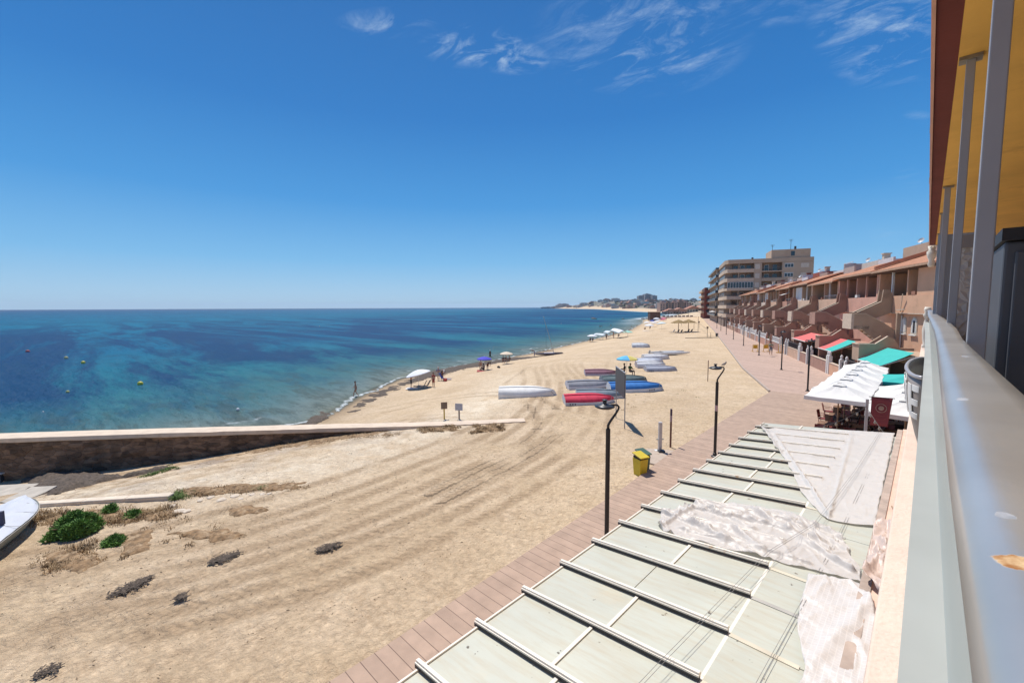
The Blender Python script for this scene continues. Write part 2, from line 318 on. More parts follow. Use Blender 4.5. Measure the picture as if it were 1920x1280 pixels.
# ---------------------------------------------------------------- sea
def seaz(P):
    dc=-pdist(P,CO); d=np.hypot(P[:,0],P[:,1])
    Q=np.stack([P[:,0]*.42+P[:,1]*.9,(P[:,0]*.9-P[:,1]*.42)*.35],1)
    z=SEA+((fb(P,.25,3,9)-.45)*.14+(fb(Q,.55,3,19)-.45)*.22)*np.clip(dc/8,.1,1)*np.clip((300-d)/150,0,1)
    # small breakers rolling in
    br=np.exp(-((dc-3.0-1.6*np.sin(P[:,1]*.11)-4*fb(P,.07,2,4))/.7)**2)*np.clip((fb(P,.09,2,12)-.4)*6,0,1)
    z=z+br*.22
    return z,{'dist':np.clip(dc,-5,5000)}
def sea_mat():
    m=bpy.data.materials.new('sea_water'); m.use_nodes=True; t=m.node_tree; L=t.links; b=t.nodes['Principled BSDF']
    b.inputs['Roughness'].default_value=.2; b.inputs['Specular IOR Level'].default_value=.3; b.inputs['IOR'].default_value=1.33
    N=lambda ty,**k:[n:=t.nodes.new(ty),[setattr(n,a,c) for a,c in k.items()]][0]
    g=N('ShaderNodeNewGeometry'); a=N('ShaderNodeAttribute'); a.attribute_name='dist'; D=a.outputs['Fac']
    mp=N('ShaderNodeMapping'); mp.inputs['Rotation'].default_value=(0,0,R(-62+18)); mp.inputs['Scale'].default_value=(.3,1,1); L.new(g.outputs['Position'],mp.inputs[0])
    def no(sc,det=5,ro=.6,dist=0,v=None):
        n=N('ShaderNodeTexNoise'); n.inputs['Scale'].default_value=sc; n.inputs['Detail'].default_value=det; n.inputs['Roughness'].default_value=ro; n.inputs['Distortion'].default_value=dist; L.new(v or mp.outputs[0],n.inputs['Vector']); return n.outputs[0]
    def ma(op,x,y=None,clamp=False):
        n=N('ShaderNodeMath',operation=op,use_clamp=clamp)
        for i,v in enumerate((x,y)):
            if v is None: continue
            if isinstance(v,(int,float)): n.inputs[i].default_value=v
            else: L.new(v,n.inputs[i])
        return n.outputs[0]
    def mix(f,x,y):
        n=N('ShaderNodeMix',data_type='RGBA'); L.new(f,n.inputs[0]) if not isinstance(f,float) else setattr(n.inputs[0],'default_value',f)
        for i,v in ((6,x),(7,y)):
            if isinstance(v,tuple): n.inputs[i].default_value=v+(1,)
            else: L.new(v,n.inputs[i])
        return n.outputs[2]
    def rmp(f,x,y):
        n=N('ShaderNodeMapRange'); L.new(f,n.inputs[0]); n.inputs[1].default_value=x; n.inputs[2].default_value=y; return n.outputs[0]
    cr=N('ShaderNodeValToRGB'); e=cr.color_ramp.elements; 
    lg=ma('DIVIDE',ma('LOGARITHM',ma('MAXIMUM',ma('ADD',D,ma('MULTIPLY',ma('SUBTRACT',no(.05,4),.5),16)),.1),10.0),3.7); L.new(lg,cr.inputs[0])
    stops=[(.0,(.20,.215,.165)),(.17,(.155,.205,.19)),(.30,(.05,.155,.17)),(.42,(.012,.145,.195)),(.52,(.002,.12,.22)),(.68,(.001,.135,.225)),(.80,(.001,.105,.20)),(1.0,(.002,.035,.12))]
    e[0].position=0; e[0].color=stops[0][1]+(1,); e[1].position=1; e[1].color=stops[-1][1]+(1,)
    for p,c in stops[1:-1]: q=e.new(p); q.color=c+(1,)
    col=cr.outputs[0]
    # sea-grass beds seen through the water
    mw=N('ShaderNodeMapping'); mw.inputs['Rotation'].default_value=(0,0,R(-40)); mw.inputs['Scale'].default_value=(.17,1,1); L.new(g.outputs['Position'],mw.inputs[0])
    w=no(.045,9,.72,.7,mw.outputs[0]); mask=ma('MULTIPLY',rmp(D,8,30),ma('SUBTRACT',1.0,ma('MULTIPLY',rmp(D,180,420),.75)))
    col=mix(ma('MULTIPLY',ma('MULTIPLY',rmp(w,.42,.53),mask),.88),col,(.0015,.034,.115))
    w2=no(.22,6,.7,.5); col=mix(ma('MULTIPLY',ma('MULTIPLY',rmp(w2,.5,.58),rmp(D,1,14)),.4),col,(.008,.055,.12))
    w3=no(.5,6,.7,.5); m3=ma('SUBTRACT',1.0,rmp(D,8,26),True); col=mix(ma('MULTIPLY',ma('MULTIPLY',rmp(w3,.47,.58),m3),.55),col,(.06,.075,.06))
    # foam
    fn=no(1.6,6,.7,.3); fl=ma('ADD',D,ma('MULTIPLY',ma('SUBTRACT',no(.16,3),.5),7))
    f1=ma('MULTIPLY',ma('SUBTRACT',1.0,ma('MULTIPLY',ma('ABSOLUTE',ma('SUBTRACT',fl,.7)),2.6),True),rmp(fn,.40,.55))
    f2=ma('MULTIPLY',ma('SUBTRACT',1.0,ma('MULTIPLY',ma('ABSOLUTE',ma('SUBTRACT',fl,4.6)),2.4),True),rmp(no(.11,3),.55,.62)); f2=ma('MULTIPLY',f2,rmp(fn,.38,.55))
    # surf breaks wider on the open far beach (more exposed, Y > 230 m)
    sp=N('ShaderNodeSeparateXYZ'); L.new(g.outputs['Position'],sp.inputs[0]); far=rmp(sp.outputs[1],200,330)
    f3=ma('MULTIPLY',ma('MULTIPLY',ma('SUBTRACT',1.0,ma('MULTIPLY',ma('ABSOLUTE',ma('SUBTRACT',D,8)),.11),True),rmp(no(.05,4),.42,.52)),far)
    foam=ma('ADD',ma('ADD',ma('MULTIPLY',f1,.85),ma('MULTIPLY',f2,.7)),f3,True)
    col=mix(foam,col,(.78,.80,.80)); L.new(col,b.inputs['Base Color']); 
    hn=ma('ADD',ma('MULTIPLY',no(1.5,6,.68,.5),1.0),ma('MULTIPLY',no(.3,4),2.6)); bp=N('ShaderNodeBump'); bp.inputs['Strength'].default_value=.9; bp.inputs['Distance'].default_value=.45; L.new(hn,bp.inputs['Height']); L.new(bp.outputs[0],b.inputs['Normal'])
    tb=N('ShaderNodeBsdfTransparent'); ms=N('ShaderNodeMixShader'); L.new(rmp(ma('ADD',D,ma('MULTIPLY',foam,3)),-.1,1.6),ms.inputs[0]); L.new(tb.outputs[0],ms.inputs[1])
    df=N('ShaderNodeBsdfDiffuse'); L.new(col,df.inputs['Color']); L.new(bp.outputs[0],df.inputs['Normal']); gs=N('ShaderNodeBsdfGlossy'); gs.inputs['Roughness'].default_value=.22; L.new(bp.outputs[0],gs.inputs['Normal']); fz=N('ShaderNodeFresnel'); fz.inputs['IOR'].default_value=1.33; L.new(bp.outputs[0],fz.inputs['Normal'])
    wm=N('ShaderNodeMixShader'); L.new(ma('MINIMUM',ma('MULTIPLY',fz.outputs[0],.34),.26),wm.inputs[0]); L.new(df.outputs[0],wm.inputs[1]); L.new(gs.outputs[0],wm.inputs[2]); L.new(wm.outputs[0],ms.inputs[2]); L.new(ms.outputs[0],t.nodes['Material Output'].inputs[0])
    return m
angs2=np.concatenate([np.linspace(view-R(85),view-R(55),14)[:-1],np.linspace(view-R(55),view+R(24),420),np.linspace(view+R(24),view+R(50),12)[1:]])
polar('sea',np.concatenate([np.geomspace(14,120,230),np.geomspace(121,12500,150)]),angs2,seaz,sea_mat(),None)
# ---------------------------------------------------------------- promenade
def paving(name,col,per,ang,mort,wobble=.12):
    m=mat(name,col,.85,wobble,2.5,bump=.25,bs=40,dirt=tuple(c*.72 for c in col),dsc=.7,dth=.58); t=m.node_tree; L=t.links; b=t.nodes['Principled BSDF']
    tc=t.nodes.new('ShaderNodeTexCoord'); mp=t.nodes.new('ShaderNodeMapping'); mp.inputs['Rotation'].default_value=(0,0,ang); L.new(tc.outputs['Object'],mp.inputs[0])
    sx=t.nodes.new('ShaderNodeSeparateXYZ'); L.new(mp.outputs[0],sx.inputs[0])
    def ma(op,a,b_):
        n=t.nodes.new('ShaderNodeMath'); n.operation=op
        for i,v in enumerate((a,b_)):
            if isinstance(v,(int,float)): n.inputs[i].default_value=v
            else: L.new(v,n.inputs[i])
        return n.outputs[0]
    fr=ma('FRACT',ma('DIVIDE',sx.outputs[1],per),0); ln=ma('LESS_THAN',fr,.014/per)
    src=b.inputs['Base Color'].links[0].from_socket
    x=t.nodes.new('ShaderNodeMix'); x.data_type='RGBA'; L.new(ln,x.inputs[0]); L.new(src,x.inputs[6]); x.inputs[7].default_value=mort+(1,)
    fl=t.nodes.new('ShaderNodeTexWhiteNoise'); fl.noise_dimensions='1D'; L.new(ma('FLOOR',ma('DIVIDE',sx.outputs[1],per),0),fl.inputs['W'])
    hv=t.nodes.new('ShaderNodeHueSaturation'); L.new(x.outputs[2],hv.inputs['Color']); L.new(ma('ADD',ma('MULTIPLY',fl.outputs[0],.12),.94),hv.inputs['Value']); L.new(hv.outputs[0],b.inputs['Base Color'])
    return m
bwm=paving('composite_decking',(.42,.295,.215),.29,0,(.14,.09,.065)); prm=paving('pink_paving',(.47,.33,.255),.6,R(22),(.26,.16,.12),.1)
bw=MB(); L1=[(-7.2,-14),(-7.33,3.8),(-7.7,13.7),(-8.1,19),(-8.5,37.4),(-8.57,38.2)]; 
bw.prism([(x,y) for x,y in L1]+[(-4.6,38.2),(-3.0,19),(-3.0,-14)],-.35,.0); tag(bw.build('boardwalk',bwm),kind='structure')
pr=MB(); Lf=[(-3.0,-14),(-3.0,19),(-4.6,38.2),(-8.57,38.2),(-13.9,50.4),(-41.6,123),(-67,188),(-110,300),(-150,420)]
Rt=[(-140,424),(-100,304),(-55,193),(-28,125),(-12,80),(2,45),(2,-14)]
pr.prism(Lf+Rt,-.3,-.004); tag(pr.build('promenade',prm),kind='structure')
kb=MB(); 
KL=[(-8.57,38.2),(-13.9,50.4),(-41.6,123),(-67,188),(-110,300)]
for a,b_ in zip(KL[:-1],KL[1:]): kb.bar((a[0]-.08,a[1],-.1),(b_[0]-.08,b_[1],-.1),.16,.26)
tag(kb.build('kerb',mat('kerb_concrete',(.42,.34,.28),.9,.1,3)),kind='structure')
# ---------------------------------------------------------------- sea wall
wallm=mat('old_stone_wall',(.16,.10,.06),.95,.4,2.2,bump=.8,bs=4,dirt=(.06,.04,.026),dsc=1.1,dth=.54)
FW=[tuple(at(x,y,z)) for x,y,z in ((-330,833,-.4),(0,822,-.4),(300,812,-.4),(600,803,-.40),(800,798,-.34),(900,794,-.28),(985,789,-.24))]
t=wallm.node_tree; bb=t.nodes['Principled BSDF']; vo=t.nodes.new('ShaderNodeTexVoronoi'); vo.inputs['Scale'].default_value=2.6; mp=t.nodes.new('ShaderNodeMapping'); mp.inputs['Scale'].default_value=(.75,.75,1.6); tcn=t.nodes.new('ShaderNodeTexCoord'); t.links.new(tcn.outputs['Object'],mp.inputs[0]); t.links.new(mp.outputs[0],vo.inputs['Vector'])
hv=t.nodes.new('ShaderNodeHueSaturation'); hv.inputs['Saturation'].default_value=1; src=bb.inputs['Base Color'].links[0].from_socket; t.links.new(src,hv.inputs['Color']); rm=t.nodes.new('ShaderNodeSeparateColor'); t.links.new(vo.outputs['Color'],rm.inputs[0]); mr=t.nodes.new('ShaderNodeMapRange'); mr.inputs[3].default_value=.7; mr.inputs[4].default_value=1.7; t.links.new(rm.outputs[0],mr.inputs[0]); t.links.new(mr.outputs[0],hv.inputs['Value']); t.links.new(hv.outputs[0],bb.inputs['Base Color'])
ve=t.nodes.new('ShaderNodeTexVoronoi'); ve.feature='DISTANCE_TO_EDGE'; ve.inputs['Scale'].default_value=2.6; t.links.new(mp.outputs[0],ve.inputs['Vector']); me_=t.nodes.new('ShaderNodeMapRange'); me_.inputs[2].default_value=.08; t.links.new(ve.outputs[0],me_.inputs[0]); b2_=t.nodes.new('ShaderNodeBump'); b2_.inputs['Distance'].default_value=.03; t.links.new(me_.outputs[0],b2_.inputs['Height']); t.links.new(bb.inputs['Normal'].links[0].from_socket,b2_.inputs['Normal']); t.links.new(b2_.outputs[0],bb.inputs['Normal'])
sw=thing('sea_wall',Vector((-26,9,-1)),'long low stone sea wall with pale plastered top running out to the water','wall')
wb=MB(); cp=MB(); base=Vector((-26,9,-1)); nrm=Vector((-.77,.63,0))
wv=[];N1=60
for k in range(N1+1):
    u=k/N1*(len(FW)-1); i=min(int(u),len(FW)-2); q=Vector(FW[i]).lerp(Vector(FW[i+1]),u-i); w=1.25-.6*k/N1
    wv.append((q,w))
def wf(side):
    def fn(u,v):
        q,w=wv[int(round(u*N1))]; z=-4.6+(q.z-.22+4.6)*v; o=.11*fbm(q.x+q.y*.7,z*2,1.6,4)+.05*nz(q.x*5,z*5); p=Vector((q.x,q.y,z))+(nrm*(w-.06+o) if side else nrm*(.06-o)); return p-base
    return fn
wb.grid(wf(0),N1,14); wb.grid(wf(1),N1,14); wb.build('wall_body',wallm,sw)
def cf_(u,v):
    q,w=wv[int(round(u*N1))]; ring=[(0,-.24),(-.03,-.2),(-.03,0),(w*.5,.03),(w+.03,0),(w+.03,-.22),(0,-.24)]; a=ring[int(round(v*6))]; o=.025*nz(q.x*2,q.y*2,v*9)
    return Vector((q.x,q.y,q.z+a[1]+o))+nrm*(a[0]+o)-base
cp.grid(cf_,N1,6); cp.build('coping',mat('pale_plaster',(.66,.53,.40),.9,.1,2,bump=.4,bs=10,dirt=(.5,.37,.25),dsc=1.5,dth=.6),sw)
# ---------------------------------------------------------------- seaweed, low kerb, stones, plants
def patch(name,poly,h,m,label,step=.12,seed=0,cat=None,kind='stuff',thr=.3,sc=1.5):
    xs=[p[0] for p in poly]; ys=[p[1] for p in poly]; nx=max(2,int((max(xs)-min(xs))/step)); ny=max(2,int((max(ys)-min(ys))/step))
    X,Y=np.meshgrid(np.linspace(min(xs),max(xs),nx+1),np.linspace(min(ys),max(ys),ny+1)); P=np.stack([X.ravel(),Y.ravel()],1)
    ins=np.zeros(len(P),bool); n=len(poly); dd=np.full(len(P),9e9)
    for i in range(n):
        a=np.array(poly[i]); b_=np.array(poly[(i+1)%n]); d=b_-a; w=P-a; t_=np.clip((w@d)/(d@d),0,1); dd=np.minimum(dd,np.hypot(*(w-t_[:,None]*d).T))
        c=((a[1]>P[:,1])!=(b_[1]>P[:,1])); xi=(b_[0]-a[0])*(P[:,1]-a[1])/((b_[1]-a[1]) or 1e-9)+a[0]; ins^=c&(P[:,0]<xi)
    sd=np.where(ins,dd,-dd); wdt=max(dd[ins].max() if ins.any() else 1,.1)
    z=groundz(P)[0]; k=np.clip(sd/wdt*1.5,-1,1)+(fb(P,sc,4,seed)-.47)*1.6-thr
    z=z+np.where(k>0,h*np.power(np.maximum(k,0),.6)+(fb(P,7,3,seed+2)-.45)*h*.7,-.05+k*.2)
    b=MB(); V=[(x,y,zz) for (x,y),zz in zip(P,z)]
    fs=[(j*(nx+1)+i,j*(nx+1)+i+1,(j+1)*(nx+1)+i+1,(j+1)*(nx+1)+i) for j in range(ny) for i in range(nx) if max(k[j*(nx+1)+i],k[j*(nx+1)+i+1],k[(j+1)*(nx+1)+i],k[(j+1)*(nx+1)+i+1])>-.12]
    if not fs: return
    b.add(V,fs); o=b.build(name,m,smooth=True)
    bm=bmesh.new(); bm.from_mesh(o.data); bmesh.ops.delete(bm,geom=[v for v in bm.verts if not v.link_faces],context='VERTS'); bm.to_mesh(o.data); bm.free()
    return tag(o,label,cat,kind=kind)
weed=mat('dry_seaweed',(.10,.075,.055),.95,.45,9,bump=1,bs=35,dirt=(.2,.15,.10),dsc=6,dth=.6)
def pg(*q): return [tuple(ag(*p)[:2]) for p in q]
patch('seaweed',pg((1040,664),(960,676),(880,690),(840,700),(800,712),(760,722),(720,742),(690,755),(660,775),(668,762),(700,737),(740,722),(770,710),(800,697),(850,686),(900,680),(960,670)),.14,weed,'dark seaweed washed up in a long strip at the waterline',.16,3,'seaweed',thr=.05)
patch('seaweed',pg((570,775),(600,766),(622,772),(615,785),(590,800),(565,800)),.16,weed,'dark seaweed heap beyond the sea wall at the water edge',.1,5,'seaweed',thr=.0)
patch('seaweed',pg((40,905),(80,885),(170,888),(230,893),(330,872),(300,882),(180,905),(110,925),(60,925)),.3,weed,'grey brown bank of dry seaweed at the foot of the sea wall',.1,7,'seaweed',thr=.1)
def clump(ax,ay,bx_,by,wd,n,label):
    # flat bits of weed strewn in a lens shape between two points
    a=ag(ax,ay); c=ag(bx_,by); d=c-a; d.z=0; pn=Vector((-d.y,d.x,0)).normalized(); b=MB()
    for _ in range(n):
        u=random.betavariate(2.2,2.2); v=random.gauss(0,.32)*wd*math.sin(u*pi)**.7*(1+.6*nz(u*4,ax,2)); q=a+d*u+pn*v; z=gz(q.x,q.y)+random.uniform(.01,.035); r=random.uniform(.010,.030); t=random.uniform(0,pi); e=Vector((math.cos(t),math.sin(t),random.uniform(-.1,.1)))*r*2.2; f=Vector((-math.sin(t),math.cos(t),random.uniform(-.1,.1)))*r*.5
        q=Vector((q.x,q.y,z+.02)); b.add([q-e-f,q+e-f,q+e+f,q-e+f],[(0,1,2,3)])
    return tag(b.build('seaweed',weed),label,'seaweed',kind='stuff')
clump(590,1035,642,1018,.3,330,'small dark seaweed clump on the tracked sand, farthest right')
clump(388,1058,455,1036,.36,420,'dark seaweed clump on sand, middle of three')
clump(200,1125,292,1078,.36,420,'largest dark seaweed clump on pale sand')
clump(60,1275,120,1245,.3,90,'faint seaweed clump near the bottom left of the sand')
clump(325,1128,352,1112,.25,90,'tiny seaweed scrap just right of the largest clump')
kerbm=mat('whitewashed_kerb',(.68,.57,.44),.9,.12,3,bump=.5,bs=12)
lk=MB(); pts=[ag(*q) for q in ((-60,958),(0,953),(80,947),(160,942),(240,937),(322,932))]
for a,b_ in zip(pts[:-1],pts[1:]): lk.bar((a.x,a.y,a.z-.05),(b_.x,b_.y,b_.z-.05),.34,.36)
o=lk.build('low_kerb_wall',kerbm,bevel=.04); tag(o,'low whitewashed kerb wall half buried in the sand','wall')
st=mat('pale_stone',(.62,.52,.40),.9,.15,4,bump=.5,bs=14)
def rock(p,r,m,label,group,sq=.5,name='stone',seed=0):
    b=MB(); n=9
    def fn(u,v):
        th=u*2*pi; ph=(v-.5)*pi; d=Vector((math.cos(ph)*math.cos(th),math.cos(ph)*math.sin(th),math.sin(ph)*sq)); k=1+.35*nz(d.x*1.6+seed,d.y*1.6,d.z*2); return d*r*k
    b.grid(fn,12,8); o=b.build(name,m,smooth=False,loc=p); tag(o,label,'stone' if name=='stone' else 'rock',group); return o
i=0
for (x,y,r) in ((335,959,.3),(350,958,.22),(395,932,.2),(415,937,.26),(440,930,.25),(452,935,.16),(473,927,.2),(492,926,.18),(505,925,.15),(322,948,.2),(375,938,.16),(10,903,.35),(35,900,.3)):
    p=ag(x,y); rock((p.x,p.y,p.z+.0),r*.62,st if x>50 else mat('orange_stone',(.5,.28,.15),.9,.2,3),(('pale flat stone '+['first in the line after the kerb end','below the first stone','','','','','','','','pressed against the kerb end','above the first gap in the line'][i] if i in (0,1,9,10) else 'pale flat stone in the middle of the line' if i<5 else 'pale flat stone at the far end of the line') if x>50 else 'orange boulder at the wall foot, '+('left one' if x<20 else 'right one')),('stones at the end of the kerb' if x>50 else 'boulders at the wall foot'),.35,seed=i); i+=1
def tuft(b,p,r,h,n,lean=1.3):
    for _ in range(int(n*1.8)):
        a=random.uniform(0,2*pi); q=r*math.sqrt(random.random()); x,y=p[0]+q*math.cos(a),p[1]+q*math.sin(a); hh=h*(1-.5*(q/r)**2)*random.uniform(.5,1.1); la=random.uniform(0,2*pi); ln=lean*hh*random.random(); w=.005+.005*random.random(); hh*=.55
        dx,dy=math.cos(la)*ln,math.sin(la)*ln; z=p[2]; wx,wy=-math.sin(la)*w,math.cos(la)*w
        b.add([(x-wx,y-wy,z-.02),(x+wx,y+wy,z-.02),(x+dx*.5+wx,y+dy*.5+wy,z+hh*.6),(x+dx,y+dy,z+hh),(x+dx*.5-wx,y+dy*.5-wy,z+hh*.6)],[(0,1,2,4),(4,2,3)])
dry=mat('dry_grass',(.30,.20,.10),.9,.55,2.5); grn=mat('green_grass',(.10,.16,.035),.85,.35,5); gshr=mat('shrub_leaf',(.09,.20,.03),.75,.45,8)
b=MB()
def scat(b,quad,n,r,h,k,lean=1.3):
    for _ in range(n):
        u,v=random.random(),random.random(); q=[Vector(c) for c in quad]; px=(q[0]*(1-u)+q[1]*u)*(1-v)+(q[3]*(1-u)+q[2]*u)*v; p=ag(px.x,px.y); tuft(b,p,r*random.uniform(.5,1.2),h*random.uniform(.5,1.1),k,lean)
scat(b,((60,960),(330,950),(330,975),(60,985)),75,.3,.28,30); scat(b,((70,1030),(170,1015),(200,1050),(90,1075)),35,.28,.25,26); scat(b,((330,918),(560,905),(580,915),(330,932)),45,.3,.2,24)
scat(b,((430,828),(720,805),(760,815),(450,850)),80,.35,.22,26); scat(b,((780,800),(860,797),(860,808),(790,810)),30,.25,.25,28); scat(b,((890,797),(945,794),(940,808),(885,812)),30,.25,.28,28)
scat(b,((200,975),(330,960),(480,1000),(230,1050)),26,.2,.12,14)
scat(b,((1120,735),(1250,725),(1290,760),(1150,770)),16,.2,.12,10)
dmat=mat('dry_ground_cover',(.24,.15,.075),.95,.5,7,bump=1,bs=30,dirt=(.42,.30,.18),dsc=4,dth=.5)
for k,q in enumerate((((70,965),(200,950),(330,955),(340,972),(220,985),(70,990)),((75,1040),(150,1015),(210,1050),(150,1075),(80,1070)),((330,915),(460,905),(575,903),(560,918),(440,928),(335,932)),((430,835),(560,818),(740,806),(750,815),(600,835),(440,856)),((780,799),(860,796),(865,808),(790,812)),((885,796),(950,792),(945,808),(880,813)),((300,1000),(420,985),(500,1000),(400,1020)),((400,955),(470,945),(520,955),(440,970)),((200,1000),(290,990),(300,1030),(230,1050)))):
    patch('dry_ground_cover',pg(*q),.07,dmat,'brown dry plant litter, patch %s'%('beside the shrub','below the shrub','right of the stones','along the sea wall','under the small signs','at the right end of the sea wall','right of the shrub','above the tracks','beside the low green shrub')[k],.07,40+k,'ground cover',thr=.32,sc=3.6)
tag(b.build('dry_grass',dry),'brown dry grass growing in patches along the sea wall and kerb','grass',kind='stuff')
b=MB(); scat(b,((255,888),(330,868),(345,876),(265,895)),32,.25,.16,30); scat(b,((350,855),(395,845),(395,852),(355,860)),14,.2,.16,24); scat(b,((470,828),(495,825),(495,835),(468,838)),8,.25,.3,30)
scat(b,((325,925),(362,922),(362,934),(327,936)),10,.22,.3,40); scat(b,((465,912),(500,908),(500,918),(468,920)),10,.2,.2,36)
tag(b.build('green_grass',grn),'short green grass at the foot of the sea wall','grass',kind='stuff')
b=MB(); scat(b,((1405,690),(1425,697),(1440,720),(1425,712)),22,.3,.12,22); scat(b,((1130,738),(1290,722),(1310,745),(1150,765)),10,.25,.1,12)
tag(b.build('beach_grass',grn),'low green grass along the corner of the promenade','grass',kind='stuff')
def shrub(px,py,r,h,n,label,m=gshr):
    p=ag(px,py); t=thing('shrub',p,label,'shrub'); b=MB()
    for k in range(n):
        a=random.uniform(0,2*pi); q=math.sqrt(random.random()); el=random.random(); rr=r*q*(.75+.35*nz(math.cos(a)*2,math.sin(a)*2,r*9)); zt=h*math.sqrt(max(0,1-q*q))*random.uniform(.45,1.1)*(.8+.5*nz(rr*math.cos(a)*3,rr*math.sin(a)*3,9)); c=Vector((rr*math.cos(a)*1.0,rr*math.sin(a),zt))
        d=Vector((random.gauss(0,1),random.gauss(0,1),random.gauss(.7,.6))).normalized(); s=d.cross(Vector((random.random(),random.random(),random.random()))).normalized()*random.uniform(.012,.028); L_=random.uniform(.06,.14)
        b.add([c-s,c+s,c+d*L_+s*.3,c+d*L_-s*.3],[(0,1,2,3)])
    b.build('foliage',m,t); s=MB()
    for k in range(14):
        a=random.uniform(0,2*pi); s.tube([(0,0,-.05),(r*.4*math.cos(a),r*.4*math.sin(a),h*.4),(r*.75*math.cos(a),r*.75*math.sin(a),h*.6)],[.015,.01,.005],4)
    s.build('stem',mat('twig',(.16,.10,.06),.9),t)
shrub(143,998,.74,.62,9000,'rounded bright green shrub beside the covered boat')
shrub(215,1018,.3,.18,1000,'small low green shrub on sand right of the big shrub')
shrub(250,968,.24,.2,500,'small green shrub in dry grass behind the big shrub')
shrub(208,960,.25,.25,500,'tiny green shrub just past the rounded bright shrub')
# small dry bits and pebbles strewn on the near sand
b=MB(); rr_=random.Random(3); GP=np.array([(rr_.uniform(-26,-8.2),rr_.uniform(-3,24)) for _ in range(4200)]); GZ=groundz(GP)[0]
for (x,y),z in zip(GP,GZ):
    if x>-8.6 or nz(x*.5,y*.5,5)<-.1: continue
    r=rr_.uniform(.006,.02)*(1.6 if rr_.random()<.08 else 1); t=rr_.uniform(0,pi); e=Vector((math.cos(t),math.sin(t),0))*r*rr_.uniform(1,2.4); f=Vector((-math.sin(t),math.cos(t),0))*r*.7; q=Vector((x,y,z+.004)); u=Vector((0,0,r*.7))
    b.add([q-e,q+f,q+e,q-f,q+u],[(0,1,4),(1,2,4),(2,3,4),(3,0,4)])
tag(b.build('beach_litter',mat('dry_bits',(.26,.19,.12),.9,.7,1.5)),'small dark dry bits and pebbles strewn over the near sand','litter',kind='stuff')
# grey slabs and plank bench at far left
sl=mat('grey_slab',(.45,.40,.33),.9,.15,3,bump=.3,bs=10)
for q,lb in ((((-10,925),(75,913),(45,922),(-10,935)),'pale concrete slab half buried, upper one near the wall foot'),(((0,942),(60,925),(108,918),(85,925),(30,940)),'long pale concrete slab half buried, lower one near the wall foot')):
    b=MB(); P=[ag(*p) for p in q]; z=sum(p.z for p in P)/len(P); b.prism([(p.x,p.y) for p in P],z-.2,z+.1); tag(b.build('concrete_slab',sl),lb,'slab')
p=ag(-20,905); t=thing('wooden_bench',p,'small pale topped bench standing by the wall foot','bench',rz=R(44)); b=MB(); b.box(-.9,-.2,.55,.95,.2,.61); b.build('seat',mat('pale_plank',(.6,.57,.5),.8),t)
for x in (-.8,.8):
    b=MB(); b.box(x-.04,-.15,0,x+.04,.15,.55); b.build('leg',mat('dark_frame',(.05,.05,.05),.6),t)
# ================================================================== OUR BUILDING (balcony, ledge, ceiling)
alu=mat('brushed_aluminium',(.52,.515,.49),.32,.12,5,metal=.62,bump=.12,bs=8,dirt=(.42,.41,.40),dsc=3,dth=.62)
alu2=mat('weathered_aluminium',(.42,.425,.39),.5,.07,3,metal=.25,dirt=(.56,.55,.46),dsc=4,dth=.64)
postm=mat('grey_metal_post',(.34,.34,.36),.55,.06,3,metal=.1,dirt=(.22,.2,.19),dsc=5,dth=.7)
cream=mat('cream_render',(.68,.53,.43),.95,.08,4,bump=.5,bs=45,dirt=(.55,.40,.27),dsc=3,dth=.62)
yel=mat('ochre_render',(.78,.46,.10),.9,.1,1.5,bump=.2,bs=20,dirt=(.66,.37,.08),dsc=2.2,dth=.55)
redm=mat('dark_red_render',(.15,.032,.024),.9,.12,2,bump=.2,bs=30)
pinkb=mat('pink_brick_render',(.62,.36,.27),.9,.1,3,bump=.2,bs=30)
ab=thing('balcony_building',(0,8,0),'cream and ochre building with the balcony and aluminium railing we look from','building')
def pt(): return MB()
O=Vector((0,-8,0))                                   # building local y = world y - 8
def bx(x0,y0,z0,x1,y1,z1): 
    b=MB(); b.box(x0,y0-8,z0,x1,y1-8,z1); return b
bx(.0,-4,-.1,.30,21,4.95).build('outer_wall',cream,ab)
bx(-.10,-4,4.95,.30,21,5.25).build('ledge',cream,ab,bevel=.012)
bx(.30,-4,4.9,5,18.4,5.02).build('balcony_floor',mat('terracotta_tiles',(.30,.17,.12),.6,.1,4),ab)
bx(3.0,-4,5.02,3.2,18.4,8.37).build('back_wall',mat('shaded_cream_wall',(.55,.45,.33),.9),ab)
bx(-.057,-4,8.387,.065,18,8.80).build('fascia',redm,ab)
bx(-.078,-4,8.37,-.0575,18.01,8.83).build('fascia_facing',pinkb,ab)
bx(.065,-4,8.38,3.2,18,8.60).build('ceiling',yel,ab)
b=bx(-.058,-4,8.40,-.055,18,8.43)
for k in range(3): b.box(-.055,-12,8.80+k*2.9,3.2,10,11.6+k*2.9)
b.build('upper_wall',pinkb,ab)
# upper floors carry the same slab edges
for (y,z) in ((5.0,9.6),(7.4,9.9),(9.6,9.3),(13,9.2)):
    b=MB(); b.tube([(-.057,y-8,z),(-.11,y-8,z),(-.11,y-8,z+.12)],.018,6); b.build('wall_hook',postm,ab)
